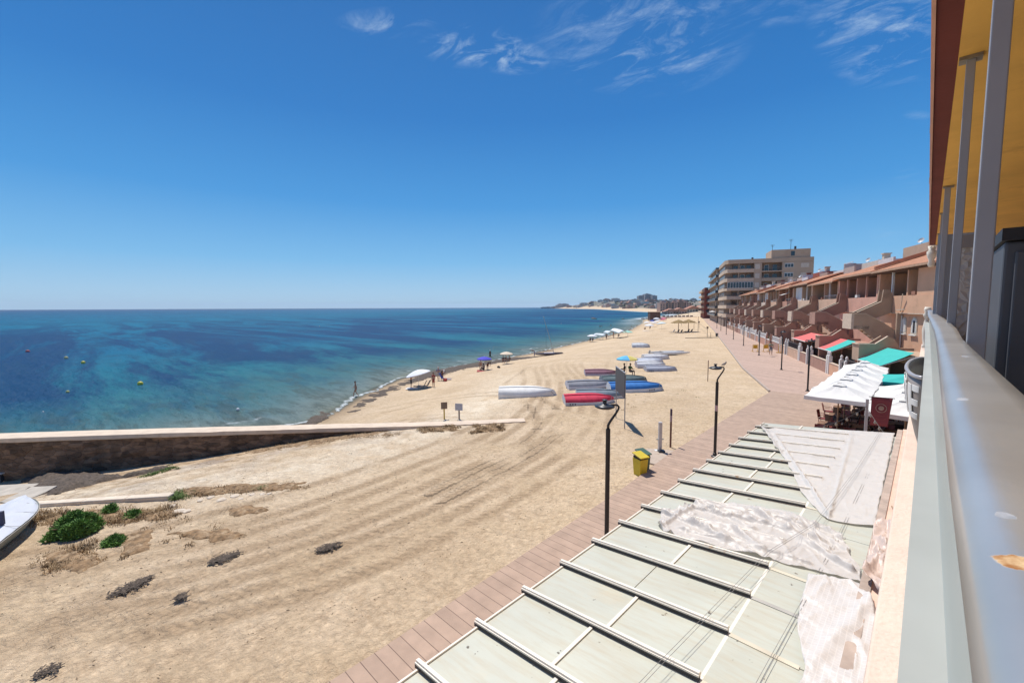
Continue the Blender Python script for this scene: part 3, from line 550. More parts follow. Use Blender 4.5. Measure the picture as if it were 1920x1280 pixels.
# rails: polylines
def rail(pts,w0,w1,z,th,name,m,par,n=60,bow=False):
    b=MB()
    P=[Vector(p) for p in pts]
    def q(t):
        u=t*(len(P)-1); i=min(int(u),len(P)-2); f=u-i; f=f*f*(3-2*f)*.5+f*.5; return P[i].lerp(P[i+1],f)
    def fn(u,v):
        c=q(u); ring=[(.14,0),(.9,0),(1,.6),(.97,1),(.75,1),(.5,1),(.36,.998),(.28,.98),(.2,.93),(.12,.80),(.05,.5),(0,0.1),(.14,0)] if bow else [(.1,0),(.9,0),(1,1),(0,1),(.1,0)]; a=ring[int(round(v*(len(ring)-1)))]; x0=c.x; x1=c.z; e=0
        return (x0+(x1-x0)*a[0], c.y-8, z-th*(1-a[1]))
    b.grid(fn,n,12 if bow else 4); return b.build(name,m,par,smooth=bow)
# (x_left, y, x_right)
top=[(.020,-3,.112),(.020,.5,.112),(.028,1.9,.105),(.030,2.4,.105),(.031,3.4,.124),(.026,4.3,.13),(.018,6.2,.13),(.006,8.2,.112),(.0,10.5,.11),(.0,14,.10),(-.01,18,.10)]
rail(top,0,0,6.47,.018,'top_rail',alu,ab,120,True)
low=[(-.005,-3,.082),(-.004,.5,.082),(-.002,3,.082),(.0,5.5,.105),(-.008,8.5,.115),(-.02,12,.10),(-.045,15,.07),(-.05,18.3,.03)]
rail(low,0,0,6.10,.07,'lower_rail',alu2,ab)
# glass infill below the rails
b=MB(); b.box(.045,-11.5,5.27,.052,10,6.40); 
gl=bpy.data.materials.new('railing_glass'); gl.use_nodes=True; g_=gl.node_tree.nodes['Principled BSDF']; g_.inputs['Base Color'].default_value=(.62,.68,.64,1); g_.inputs['Roughness'].default_value=.35; g_.inputs['Alpha'].default_value=.55
b.build('glass_panel',gl,ab)
for y in (2.30,4.64,9.3,11.9,15.2):
    p=bx(.108 if y<9 else .09,y-.02,5.02,.157,y+.03,8.38)
    o=p.build('post',postm,ab,bevel=.004)
    c=bx(.07,y-.045,8.355,.19,y+.05,8.379); c.build('bracket',mat('rust_bracket',(.28,.25,.2),.6,.3,9,metal=.3),o)
# white ornament post closing the far end of the railing
b=MB(); b.lathe([(.07,0),(.09,.04),(.06,.1),(.085,.3),(.1,.55),(.07,.8),(.05,.9),(.085,.96),(.1,1.02),(.06,1.1),(.09,1.16),(.07,1.26)],12,(0,10.4,5.3)); b.build('corner_baluster',mat('white_stone',(.75,.7,.6),.8),ab,smooth=True)
b=MB(); b.lathe([(.05,0),(.08,.06),(.06,.2),(.1,.3),(.12,.45),(.07,.5),(.1,.62)],12,(.0,10.1,7.75)); b.build('ornament',mat('white_stone',(.75,.7,.6),.8),ab,smooth=True)
# stucco partition and cabinet on the balcony
stu=mat('rough_white_stucco',(.52,.47,.43),.95,.08,3); t=stu.node_tree; vo=t.nodes.new('ShaderNodeTexVoronoi'); vo.feature='DISTANCE_TO_EDGE'; vo.inputs['Scale'].default_value=17; tcn=t.nodes.new('ShaderNodeTexCoord'); t.links.new(tcn.outputs['Object'],vo.inputs['Vector'])
bp=t.nodes.new('ShaderNodeBump'); bp.inputs['Strength'].default_value=.9; bp.inputs['Distance'].default_value=.03; bp.invert=True; t.links.new(vo.outputs[0],bp.inputs['Height']); t.links.new(bp.outputs[0],t.nodes['Principled BSDF'].inputs['Normal'])
bx(.16,4.95,6.36,.34,5.07,7.05).build('stucco_partition',stu,ab)
bx(.158,4.93,7.05,.342,5.09,7.15).build('partition_cap',mat('grey_render',(.30,.26,.24),.9),ab)
bx(.17,4.94,5.02,.34,5.08,6.36).build('partition_base',mat('grey_render',(.30,.26,.24),.9),ab)
bx(.055,9.42,5.02,.60,9.46,7.68).build('side_screen',mat('blue_grey_screen',(.30,.33,.38),.5,.05),ab)
cab=thing('storage_cabinet',(.365,2.6,5.02),'dark grey storage cabinet standing in the shade of the balcony','cabinet')
dk=mat('dark_grey_panel',(.075,.078,.09),.55,.1,3)
b=MB(); b.box(-.16,0,0,1.3,.5,1.83); b.build('cabinet_body',dk,cab,bevel=.01)
for x0,x1 in ((-.13,.52),(.55,1.27)):
    for z0,z1 in ((.1,1.12),(1.16,1.79)):
        b=MB(); b.box(x0,-.022,z0,x1,-.002,z1); b.box(x0+.08,-.034,z0+.08,x1-.08,-.021,z1-.08); b.build('door',dk,cab,bevel=.008)
b=MB(); b.box(-.17,-.03,1.832,1.31,.5,1.88); b.build('top_board',mat('black_board',(.015,.015,.017),.6),cab)  # black board along the cabinet top
ch=thing('balcony_chair',(.64,2.05,5.022),'black rattan chair with curved arms in the dark balcony corner','chair',rz=R(70)); ch.scale=(1.15,1.15,1.2); blk=mat('black_rattan',(.02,.02,.024),.5,.3,20,bump=.8,bs=60)
b=MB(); b.box(-.25,-.25,.40,.25,.25,.46); b.build('seat',blk,ch,bevel=.02)
b=MB(); b.tube([(.26*math.cos(a),.26*math.sin(a)+.02,.46+.42*math.sin(max(0,a))+.12) for a in [(-.5+2*k/10*1.15)*1.4 for k in range(11)]],.022,8); b.build('backrest',blk,ch,smooth=True)
b=MB(); b.grid(lambda u,v:(.25*math.cos(-.2+u*(pi+.4)),.25*math.sin(-.2+u*(pi+.4)),.46+v*.44*math.sin(max(.15,min(1,1.2*math.sin(u*pi))))),14,3); b.build('back_weave',blk,ch)
for x in (-.22,.22):
    for y in (-.22,.22):
        b=MB(); b.tube([(x,y,0),(x,y,.42)],.016,6); b.build('leg',blk,ch)
    b=MB(); b.tube([(x*1.1,-.24,.3),(x*1.2,-.25,.58),(x*1.2,0,.66),(x*1.1,.22,.68)],.02,6); b.build('arm',blk,ch,smooth=True)
# rust stain and pale scuffs: marks in the rail's own metal
t=alu.node_tree; bb=t.nodes['Principled BSDF']; tcn=t.nodes.new('ShaderNodeTexCoord'); nn=t.nodes.new('ShaderNodeTexNoise'); nn.inputs['Scale'].default_value=120; nn.inputs['Detail'].default_value=6; t.links.new(tcn.outputs['Object'],nn.inputs['Vector'])
def stain(cx,cy,rx,ry,col,edge,am,th=1.0):
    mp=t.nodes.new('ShaderNodeMapping'); mp.vector_type='POINT'; mp.inputs['Location'].default_value=(-cx/rx,-(cy-8)/ry,0); mp.inputs['Scale'].default_value=(1/rx,1/ry,0); t.links.new(tcn.outputs['Object'],mp.inputs[0]); ln=t.nodes.new('ShaderNodeVectorMath'); ln.operation='LENGTH'; t.links.new(mp.outputs[0],ln.inputs[0])
    a=t.nodes.new('ShaderNodeMath'); a.operation='MULTIPLY_ADD'; t.links.new(nn.outputs[0],a.inputs[0]); a.inputs[1].default_value=am; t.links.new(ln.outputs['Value'],a.inputs[2])
    r=t.nodes.new('ShaderNodeValToRGB'); r.color_ramp.interpolation='LINEAR'; e=r.color_ramp.elements; e[0].position=0; e[0].color=(1,1,1,1); e[1].position=1; e[1].color=(0,0,0,1); e[0].position=.93; e[1].position=1.0
    dv=t.nodes.new('ShaderNodeMath'); dv.operation='MULTIPLY'; dv.inputs[1].default_value=1/(1+am*.5); t.links.new(a.outputs[0],dv.inputs[0]); t.links.new(dv.outputs[0],r.inputs[0])
    src=bb.inputs['Base Color'].links[0].from_socket; x=t.nodes.new('ShaderNodeMix'); x.data_type='RGBA'; t.links.new(r.outputs[0],x.inputs[0]); t.links.new(src,x.inputs[6])
    c=t.nodes.new('ShaderNodeValToRGB'); c.color_ramp.elements[0].position=.35; c.color_ramp.elements[0].color=col+(1,); c.color_ramp.elements[1].position=.62; c.color_ramp.elements[1].color=edge+(1,); t.links.new(nn.outputs[0],c.inputs[0]); t.links.new(c.outputs[0],x.inputs[7]); t.links.new(x.outputs[2],bb.inputs['Base Color'])
    for nm,val in (('Metallic',0),('Roughness',.75)):
        q=t.nodes.new('ShaderNodeMix'); q.data_type='FLOAT'; t.links.new(r.outputs[0],q.inputs[0]); o_=bb.inputs[nm]
        if o_.links: t.links.new(o_.links[0].from_socket,q.inputs[2])
        else: q.inputs[2].default_value=o_.default_value
        q.inputs[3].default_value=val; t.links.new(q.outputs[0],o_)
stain(.0475,.332,.017,.0095,(.30,.12,.025),(.62,.44,.24),1.1)
stain(.0415,.402,.0042,.005,(.26,.275,.30),(.38,.39,.42),1.6)
stain(.041,.87,.006,.014,(.26,.275,.30),(.38,.39,.42),1.8)
stain(.075,1.6,.008,.02,(.26,.275,.30),(.38,.39,.42),2.0)
# curved sign panel jutting from the wall
sgn=thing('curved_sign',(0,5.8,0),'curved brown metal sign with pale letters jutting out over the ledge','sign')
sb=mat('brown_sign_metal',(.27,.23,.21),.5,.1,5); rim=mat('grey_metal_rim',(.42,.40,.41),.4,.06,5,metal=.3)
def arc(k,off=0): 
    a=pi*(1-k); return (.0-(.118+off)*math.sin(a), -.93*math.cos(a)*1.0)
b=MB(); NA=40
TP=lambda v: math.sin(min(1,v*1.02)*pi/2)**.8
def sh(u,v):
    x,y=arc(u,0); zt=6.0; zb=5.32; return (x*TP(v),y*(.55+.45*TP(v)),zb+(zt-zb)*v)
b.grid(sh,NA,6); o=b.build('sign_panel',sb,sgn,smooth=True); so_=o.modifiers.new('thickness','SOLIDIFY'); so_.thickness=.014
b=MB(); b.tube([(*arc(k/NA,.004),6.01) for k in range(NA+1)],.016,8); b.build('rim',rim,sgn,smooth=True)
# letters N D E wrapped on the curve (near end last): strokes as thin plates following the arc
lm=mat('pale_letter',(.70,.68,.66),.6,.04)
def lett(name,k0,k1,strokes):
    b=MB()
    for (u0,v0,u1,v1,w,sl) in strokes:
        def fn(u,v,off=.012):
            if sl: uu=u0+(u1-u0)*v+ (u-.5)*w; vv=v0+(v1-v0)*v
            else: uu=u0+(u1-u0)*u; vv=v0+(v1-v0)*v
            k=k0+(k1-k0)*uu; x,y=arc(k,off); w_=.46+.44*vv; z=5.32+.68*w_; return (x*TP(w_)-.001,y*(.55+.45*TP(w_)),z)
        b.grid(fn,8,8)
    o=b.build(name,lm,sgn); q=o.modifiers.new('thickness','SOLIDIFY'); q.thickness=.006
lett('letter_e',.76,.95,[(0,0,.38,1,0,0),(.38,.82,1,1,0,0),(.38,.41,1,.59,0,0),(.38,0,1,.18,0,0)])
lett('letter_d',.55,.72,[(0,0,.32,1,0,0),(.68,.1,1,.9,0,0),(.32,.86,.86,1,0,0),(.32,0,.86,.14,0,0)])
lett('letter_n',.34,.51,[(0,0,.26,1,0,0),(.74,0,1,1,0,0),(.2,1,.8,0,.28,1)])
# ================================================================== PERGOLA ROOF
def rz_(x): return 3.2+.085*(min(x,-1.25)+3.33)+max(0,x+1.25)*.03
pane=mat('frosted_glass_pane',(.52,.525,.44),.38,.05,1.3,dirt=(.56,.52,.40),dsc=1.1,dth=.60,spec=.5,bump=.05,bs=4)
t=pane.node_tree; v=t.nodes.new('ShaderNodeTexNoise'); v.inputs['Scale'].default_value=11; v.inputs['Detail'].default_value=5; tcn=t.nodes.new('ShaderNodeTexCoord'); t.links.new(tcn.outputs['Object'],v.inputs['Vector']); bb=t.nodes['Principled BSDF']; src=bb.inputs['Base Color'].links[0].from_socket
rr=t.nodes.new('ShaderNodeValToRGB'); rr.color_ramp.elements[0].position=.70; rr.color_ramp.elements[1].position=.74; t.links.new(v.outputs[0],rr.inputs[0]); xx=t.nodes.new('ShaderNodeMix'); xx.data_type='RGBA'; t.links.new(rr.outputs[0],xx.inputs[0]); t.links.new(src,xx.inputs[6]); xx.inputs[7].default_value=(.12,.10,.07,1)
mq=t.nodes.new('ShaderNodeMapping'); mq.inputs['Scale'].default_value=(.9,7,1); t.links.new(tcn.outputs['Object'],mq.inputs[0]); ns=t.nodes.new('ShaderNodeTexNoise'); ns.inputs['Scale'].default_value=1.6; ns.inputs['Detail'].default_value=7; ns.inputs['Roughness'].default_value=.7; t.links.new(mq.outputs[0],ns.inputs['Vector'])
rq=t.nodes.new('ShaderNodeMapRange'); t.links.new(ns.outputs[0],rq.inputs[0]); rq.inputs[1].default_value=.45; rq.inputs[2].default_value=.72; mm=t.nodes.new('ShaderNodeMath'); mm.operation='MULTIPLY'; mm.inputs[1].default_value=.55; t.links.new(rq.outputs[0],mm.inputs[0])
xq=t.nodes.new('ShaderNodeMix'); xq.data_type='RGBA'; t.links.new(mm.outputs[0],xq.inputs[0]); t.links.new(xx.outputs[2],xq.inputs[6]); xq.inputs[7].default_value=(.46,.38,.25,1); t.links.new(xq.outputs[2],bb.inputs['Base Color'])
ribm=mat('rusty_white_rib',(.76,.70,.60),.6,.06,4,dirt=(.50,.27,.10),dsc=5,dth=.60); ribd=mat('rib_shade_black',(.03,.03,.038),.4,.2,5)
pg_=thing('glass_pergola',(-2,8,0),'long pergola roof of frosted glass panes between rusty white ribs','pergola')
Y0=2.13-.745*3; 
for k in range(20):
    y=Y0+.745*k-8
    if y>5.6: break
    b=MB(); xs=(-3.33,-1.26)
    b.bar((xs[0]+2,y+.02,rz_(xs[0])+.052),(xs[1]+2,y+.02,rz_(xs[1])+.052),.062,.016); b.bar((xs[0]+2,y+.02,rz_(xs[0])+.069),(xs[1]+2,y+.02,rz_(xs[1])+.069),.034,.018); o=b.build('rib',ribm,pg_)
    b=MB()
    for q in (.008,.028): b.bar((xs[0]+2,y+.012,rz_(xs[0])+q+.006),(xs[1]+2,y+.012,rz_(xs[1])+q+.006),.046,.014)
    b.build('rib_channel',ribd,o)  # lower rib bars in near black: shade on the rib side put into colour
    # pane of this bay: outer and inner piece, joint staggered
    xj=-2.33+(.12 if k%2 else 0)+random.uniform(-.02,.02)
    b=MB()
    for (a,c) in ((-3.27,xj-.006),(xj+.006,-1.27)):
        b.add([(a+2,y+.05,rz_(a)),(c+2,y+.05,rz_(c)),(c+2,y+.745,rz_(c)),(a+2,y+.745,rz_(a)),(a+2,y+.05,rz_(a)-.014),(c+2,y+.05,rz_(c)-.014),(c+2,y+.745,rz_(c)-.014),(a+2,y+.745,rz_(a)-.014)],[(0,1,2,3),(7,6,5,4),(0,4,5,1),(1,5,6,2),(2,6,7,3),(3,7,4,0)])
    b.build('glass_pane',pane,pg_)
    if k not in (2,6): 
        b=MB(); b.bar((xj+2,y+.05,rz_(xj)+.012),(xj+2,y+.745,rz_(xj)+.012),.034,.014); b.build('glazing_bar',ribm,pg_)
    b=MB(); b.bar((-3.28+2,y+.05,rz_(-3.28)+.01),(-3.28+2,y+.745,rz_(-3.28)+.01),.02,.02); b.build('edge_trim',ribm,pg_)
    b=MB(); b.box(-1.24+2,y+.0,rz_(-1)-.012,-.40+2,y+.735,rz_(-1)+.006); b.build('flat_pane',pane,pg_)
    b=MB(); b.box(-1.24+2,y-.035,rz_(-1)+.0065,-.66+2,y+.02,rz_(-1)+.014); b.build('seam_strip',mat('grey_seam',(.42,.40,.36),.8,.1,5) if k%3==1 else mat('pale_seam',(.60,.54,.42),.8,.1,5),pg_)
b=MB(); b.box(-1.275+2,-8.1,rz_(-1.25)-.08,-1.235+2,5.55,rz_(-1.25)+.0); b.build('ridge_beam',ribm,pg_)
b=MB(); b.box(-.40+2,-8.1,3.2,-.30+2,6.7,3.44); b.build('wall_gutter',mat('brown_gutter',(.42,.33,.27),.8,.2,5,bump=.4,bs=20),pg_)
b=MB(); b.box(-.30+2,-8.1,3.1,0.0+2,6.9,3.42); b.build('wall_flashing',mat('pink_flashing',(.66,.47,.37),.9,.12,3,bump=.3,bs=20,dirt=(.5,.33,.24),dsc=4,dth=.6),pg_)
b=MB(); b.box(-3.3+2,-8.1,3.02,-3.24+2,5.55,3.165); b.build('front_beam',ribm,pg_)
for y in (-7,-3,1,5.3):
    b=MB(); b.box(-3.31+2,y-.04,0,-3.23+2,y+.04,3.02); b.build('post',ribm,pg_)
b=MB(); 
for dx in (0,.03): b.tube([(-1.75+dx+2,-7,rz_(-1.75)+.125),(-1.56+dx+2,-4.6,rz_(-1.5)+.118),(-1.30+dx+2,-2.0,3.52),(-1.02+dx+2,-.7,3.50),(-.85+dx+2,2.2,3.48),(-.72+dx+2,6,3.47)],.0022,5)
for dx in (0,.03): b.tube([(-1.0+dx+2,-7,3.44),(-.88+dx+2,-3.9,3.42),(-.75+dx+2,-1,3.42),(-.66+dx+2,3,3.42)],.0022,5)
b.build('cable',mat('grey_cable',(.22,.21,.2),.6),pg_)
# plastic sheets lying on the roof
def sheetm(name,col,al,grid=0):
    m=mat(name,col,.45,.06,3,spec=.6,bump=.0,alpha=al,dirt=tuple(c*.86 for c in col),dsc=3,dth=.55); t=m.node_tree; b=t.nodes['Principled BSDF']
    tcn=t.nodes.new('ShaderNodeTexCoord'); n=t.nodes.new('ShaderNodeTexNoise'); n.inputs['Scale'].default_value=5; n.inputs['Detail'].default_value=6; n.inputs['Distortion'].default_value=1.5; t.links.new(tcn.outputs['Object'],n.inputs['Vector'])
    bp=t.nodes.new('ShaderNodeBump'); bp.inputs['Strength'].default_value=.45; bp.inputs['Distance'].default_value=.03; t.links.new(n.outputs[0],bp.inputs['Height']); 
    if grid:
        sx=t.nodes.new('ShaderNodeSeparateXYZ'); t.links.new(tcn.outputs['Object'],sx.inputs[0]); s=None
        for k in (0,1):
            a=t.nodes.new('ShaderNodeMath'); a.operation='MULTIPLY'; a.inputs[1].default_value=grid; t.links.new(sx.outputs[k],a.inputs[0]); f=t.nodes.new('ShaderNodeMath'); f.operation='FRACT'; t.links.new(a.outputs[0],f.inputs[0]); l=t.nodes.new('ShaderNodeMath'); l.operation='LESS_THAN'; l.inputs[1].default_value=.14; t.links.new(f.outputs[0],l.inputs[0])
            if s is None: s=l.outputs[0]
            else:
                q=t.nodes.new('ShaderNodeMath'); q.operation='MAXIMUM'; t.links.new(s,q.inputs[0]); t.links.new(l.outputs[0],q.inputs[1]); s=q.outputs[0]
        x=t.nodes.new('ShaderNodeMix'); x.data_type='RGBA'; src=b.inputs['Base Color'].links[0].from_socket; t.links.new(s,x.inputs[0]); t.links.new(src,x.inputs[6]); x.inputs[7].default_value=tuple(min(1,c*1.12) for c in col)+(1,); t.links.new(x.outputs[2],b.inputs['Base Color'])
    t.links.new(bp.outputs[0],b.inputs['Normal']); return m
def poly_at(L,t):
    d=[0]
    for a,c in zip(L[:-1],L[1:]): d.append(d[-1]+math.dist(a,c))
    t*=d[-1]
    for i in range(len(L)-1):
        if t<=d[i+1]+1e-9: 
            f=(t-d[i])/(d[i+1]-d[i]); return tuple(L[i][k]*(1-f)+L[i+1][k]*f for k in range(2))
    return L[-1]
def sheet(name,A_,B_,h,rough_,m,label,nu=60,nv=60,folds=(),seed=0,edge=.02):
    b=MB(); c=A_[0]
    def fn(u,v):
        p=poly_at(A_,v); q=poly_at(B_,v); x=p[0]*(1-u)+q[0]*u; y=p[1]*(1-u)+q[1]*u
        ed=min(u,1-u,v,1-v)*8; x+=edge*nz(x*4,y*4,seed); y+=edge*nz(x*4+9,y*4,seed)
        # drape over the ribs
        k=((y-2.15)/.745)%1; rb=math.exp(-(min(k,1-k)*.745/.07)**2)*(.05 if h<1 else .03) if x<-1.24 else 0
        wx=x+.25*nz(x*2,y*2,seed); wy=y+.25*nz(x*2+5,y*2,seed); w=rough_*((1-min(1,abs(nz((wx*.7+wy)*2.6+seed,(wx-wy*.6)*.7,seed))*4))**2*.9+(1-min(1,abs(nz((wx-wy*.5)*4.2,(wx+wy)*1.3,seed+3))*5))**2*.6+.35*abs(fbm(x+seed,y,3,4))+.25*(1-min(1,abs(nz(wx*9,wy*7,seed+7))*5))**2)
        z=rz_(x)+.022+rb+w
        for (x0,y0,x1,y1,wd,hh) in folds:
            d=Vector((x1-x0,y1-y0)); l2=d.length_squared; tt=max(0,min(1,((x-x0)*d.x+(y-y0)*d.y)/l2)); ds=math.hypot(x-x0-d.x*tt,y-y0-d.y*tt); z+=hh*math.exp(-(ds/wd)**2)*(1+.5*nz(x*9,y*9,seed))
        return (x-c[0],y-c[1],z)
    b.grid(fn,nu,nv); o=b.build(name,m,smooth=True,loc=(c[0],c[1],0)); s=o.modifiers.new('thickness','SOLIDIFY'); s.thickness=.003; return tag(o,label,'plastic sheet')
shA=sheetm('clear_plastic_sheet',(.74,.70,.65),.66); shB=sheetm('pale_plastic_film',(.70,.65,.60),.62); shC=sheetm('reinforced_plastic_mesh',(.63,.59,.55),.9,grid=22); shD=sheetm('pink_plastic',(.62,.49,.42),.93)
sheet('plastic_sheet',[(-3.16,13.15),(-2.9,12.6),(-2.4,11.3),(-2.08,10.67),(-1.7,9.6),(-1.44,8.73),(-1.05,7.95),(-.92,7.80)],[(-.44,14.3),(-.43,12.5),(-.42,11),(-.41,9.5),(-.40,8.6),(-.39,8.0),(-.6,7.86),(-.88,7.80)],1,.012,shA,'large pale plastic sheet spread over the far half of the glass pergola roof',70,100,((-.92,7.9,-2.7,12.6,.03,.05),(-.92,7.9,-1.2,13.5,.02,.03),(-3.1,13.1,-2.3,11.0,.1,.07)),1)
rs_=random.Random(5); CR=[]
for _ in range(26):
    t_=rs_.random(); cx_=-2.8+2.2*t_; cy_=6.05+rs_.random()*1.3; an=rs_.uniform(-.75,.15); l_=rs_.uniform(.15,.6); CR.append((cx_-l_*math.cos(an),cy_-l_*math.sin(an),cx_+l_*math.cos(an),cy_+l_*math.sin(an),rs_.uniform(.015,.04),rs_.uniform(.015,.06)))
sheet('plastic_sheet',[(-2.95,6.6),(-2.73,7.1),(-2.44,7.5),(-1.99,7.65),(-1.42,7.75),(-.95,7.55),(-.68,7.25),(-.42,6.44)],[(-2.9,6.3),(-2.66,5.95),(-2.3,5.97),(-1.9,6.0),(-1.5,6.05),(-1.0,6.1),(-.7,6.15),(-.38,6.22)],0,.020,shB,'crumpled pale plastic sheet with deep folds lying across the middle of the glass roof',64,150,tuple(CR)+((-2.75,6.1,-2.65,7.0,.04,.05),(-1.9,7.5,-.5,6.4,.035,.07),(-1.4,7.6,-.6,6.9,.03,.06),(-2.5,6.2,-.9,6.25,.025,.05)),4,.06)
sheet('plastic_sheet',[(-.86,6.02),(-.84,5.5),(-.80,5.0),(-.62,4.34),(-.6,3.9)],[(-.40,6.15),(-.28,5.9),(-.17,5.4),(-.15,4.75),(-.15,3.9)],0,.03,shC,'pinkish reinforced plastic mesh sheet with fine grid nearest the railing',36,60,((-.25,6.0,-.6,4.4,.06,.03),),8)
sheet('plastic_sheet',[(-.40,8.0),(-.38,7.4),(-.39,6.9),(-.40,6.2)],[(-.10,8.3),(-.09,7.4),(-.085,6.7),(-.09,5.85)],0,.10,shD,'pink crumpled plastic strip bunched against the wall between the larger sheets',26,50,((-.4,6.2,-.12,8.0,.05,.06),),12)
b=MB(); 
for (x0,y0,x1,y1) in ((-.25,8.9,-.12,8.2),(-.35,8.0,-.2,7.5),(-.1,8.7,-.2,8.0)): b.tube([(x0,y0,3.45),(x1,y1,3.5)],.012,5)
tag(b.build('wood_scraps',mat('scrap_wood',(.35,.24,.16),.9)),'thin wooden scraps lying on the flashing beside the ledge','scrap wood',kind='stuff')
# ================================================================== STREET LAMPS
lmp=mat('black_lamp_paint',(.018,.018,.02),.4,.15,6); 
def lamp(x,y,rz,label):
    t=thing('street_lamp',(x,y,0),label,'street lamp','street lamps along the promenade',rz)
    b=MB(); b.tube([(0,0,0),(0,0,3.32)],.062,10); b.build('post',lmp,t)
    b=MB(); b.lathe([(.16,0),(.16,.03),(.09,.06),(.08,.16),(.062,.17)],12); b.build('base',lmp,t)
    b=MB(); b.tube([(0,0,3.3),(.0,0,3.42),(.05,0,3.52),(.2,0,3.74),(.27,0,3.86),(.28,0,3.92),(.24,0,3.97),(.1,0,3.98),(-.05,0,3.98)],[.04,.036,.034,.032,.03,.03,.03,.028,.028],8); b.build('arm',lmp,t,smooth=True)
    b=MB(); b.lathe([(.02,-.045),(.2,-.04),(.265,-.005),(.27,.01),(.2,.045),(.08,.075),(.05,.10),(.05,.16),(.07,.165),(.07,.19),(.0,.19)],24,(-.1,0,3.93)); o=b.build('lamp_head',mat('black_lamp_head',(.03,.033,.036),.35),t,smooth=True)
    b=MB(); b.lathe([(.0,-.052),(.17,-.05),(.18,-.044)],20,(-.1,0,3.93)); b.build('lens',mat('lamp_lens',(.35,.35,.33),.3),o)
    return t
la=lamp(-6.06,10.04,YAW,'nearest black street lamp, its foot hidden by the glass roof')
LP=[((-6.45,19.6),YAW,'black street lamp with a pink sticker and a gull, beside the shower'),((-6.44,39.94),YAW+pi*.75,'black street lamp just left of the white parasols'),((-10.7,51.67),YAW+pi*.6,'black street lamp right of the walking person'),((-16.15,64.97),YAW+pi*.6,'black street lamp between the yellow barriers'),
 ((-22.08,79.23),YAW+pi*.6,'sixth black street lamp, next beyond the yellow barriers'),((-27.94,93.41),YAW+pi*.6,'seventh black street lamp along the promenade'),((-34.03,108.39),YAW+pi*.6,'eighth black street lamp, near the beige block'),((-40.4,124.18),YAW+pi*.6,'ninth black street lamp, passing the beige block'),((-46.33,138.78),YAW+pi*.6,'farthest black street lamp, by the dark balconies')]
for (x,y),rz,lb in LP: copy_tree(la,(x,y,0),rz,lb)
b=MB(); b.lathe([(.066,0),(.066,.26)],10,(-6.45,19.6,2.05)); tag(b.build('pole_sticker',mat('pink_sticker',(.5,.36,.36),.7)),'pink paper sticker wrapped round the lamp post by the shower','sticker')
gu=thing('gull',(-6.45+.27*math.cos(YAW),19.6+.27*math.sin(YAW),4.0),'small grey gull perched on the lamp arm','bird',rz=1.2); b=MB(); b.tube([(-.16,0,.06),(-.08,0,.10),(.02,0,.12),(.09,0,.15),(.12,0,.2),(.16,0,.2)],[.01,.035,.05,.035,.03,.006],8); b.tube([(.0,.015,.0),(.0,.015,.1)],.005,5); b.tube([(.0,-.015,.0),(.0,-.015,.1)],.005,5); b.build('gull_body',mat('gull_grey',(.25,.22,.19),.8,.3,20),gu,smooth=True)
# ================================================================== RESTAURANT
wh=mat('white_canvas',(.76,.73,.67),.85,.03,3,bump=.2,bs=8,dirt=(.70,.66,.60),dsc=1.3,dth=.62); tq=mat('turquoise_canvas',(.03,.43,.38),.8,.06,3)
dkm=mat('dark_metal',(.05,.045,.04),.5); wood=mat('table_wood',(.22,.12,.07),.7,.2,5)
def parasol(x,y,s,zc,zp,m,label,group,rz=0,val=.18):
    t=thing('parasol',(x,y,0),label,'parasol',group,rz); b=MB(); h=s/2
    def fn(u,v):
        # u round, v from rim to peak
        k=u*4; i=int(k)%4; f=k-int(k); cs=[(-1,-1),(1,-1),(1,1),(-1,1)]; a=cs[i]; c=cs[(i+1)%4]; px,py=a[0]*(1-f)+c[0]*f,a[1]*(1-f)+c[1]*f
        r=1-v*.94; sag=-.10*math.sin(v*pi)-.05*math.sin(f*pi)*(1-v); return (px*h*r*(1-.04*math.sin(f*pi)),py*h*r*(1-.04*math.sin(f*pi)),zc+(zp-zc)*v+sag*.6+.03*nz(px*2+x,py*2+y,v*3))
    b.grid(fn,32,8); 
    b.grid(lambda u,v:(lambda q:(q[0]*(1+.01*v),q[1]*(1+.01*v),q[2]-val*v-.02*v*nz(q[0]*3,q[1]*3,x)))(fn(u,0)),32,2)
    b.build('canopy',m,t,smooth=False)
    b=MB(); 
    def vf(u,v):
        q=fn(u,.86+.14*v); return (q[0]*1.1,q[1]*1.1,q[2]+.035)
    b.grid(vf,16,2); b.build('vent_cap',m,t)
    b=MB(); b.tube([(0,0,0),(0,0,zp-.02)],.03,8); b.build('pole',mat('wood_pole',(.35,.22,.13),.6),t)
    for i in range(4):
        b=MB(); sx,sy=((-1,-1),(1,-1),(1,1),(-1,1))[i]; b.bar((sx*h*.95,sy*h*.95,zc-.03),(0,0,zp-.12),.02); b.build('rib',mat('wood_pole',(.35,.22,.13),.6),t)
    b=MB(); b.box(-.3,-.3,0,.3,.3,.08); b.build('base',dkm,t,bevel=.02)
    return t
HT=R(22.6); U=Vector((-math.sin(HT),math.cos(HT),0)); Nn=Vector((math.cos(HT),math.sin(HT),0))
def PS(p,s,z=0): v=Nn*p+U*s; v.z=z; return v
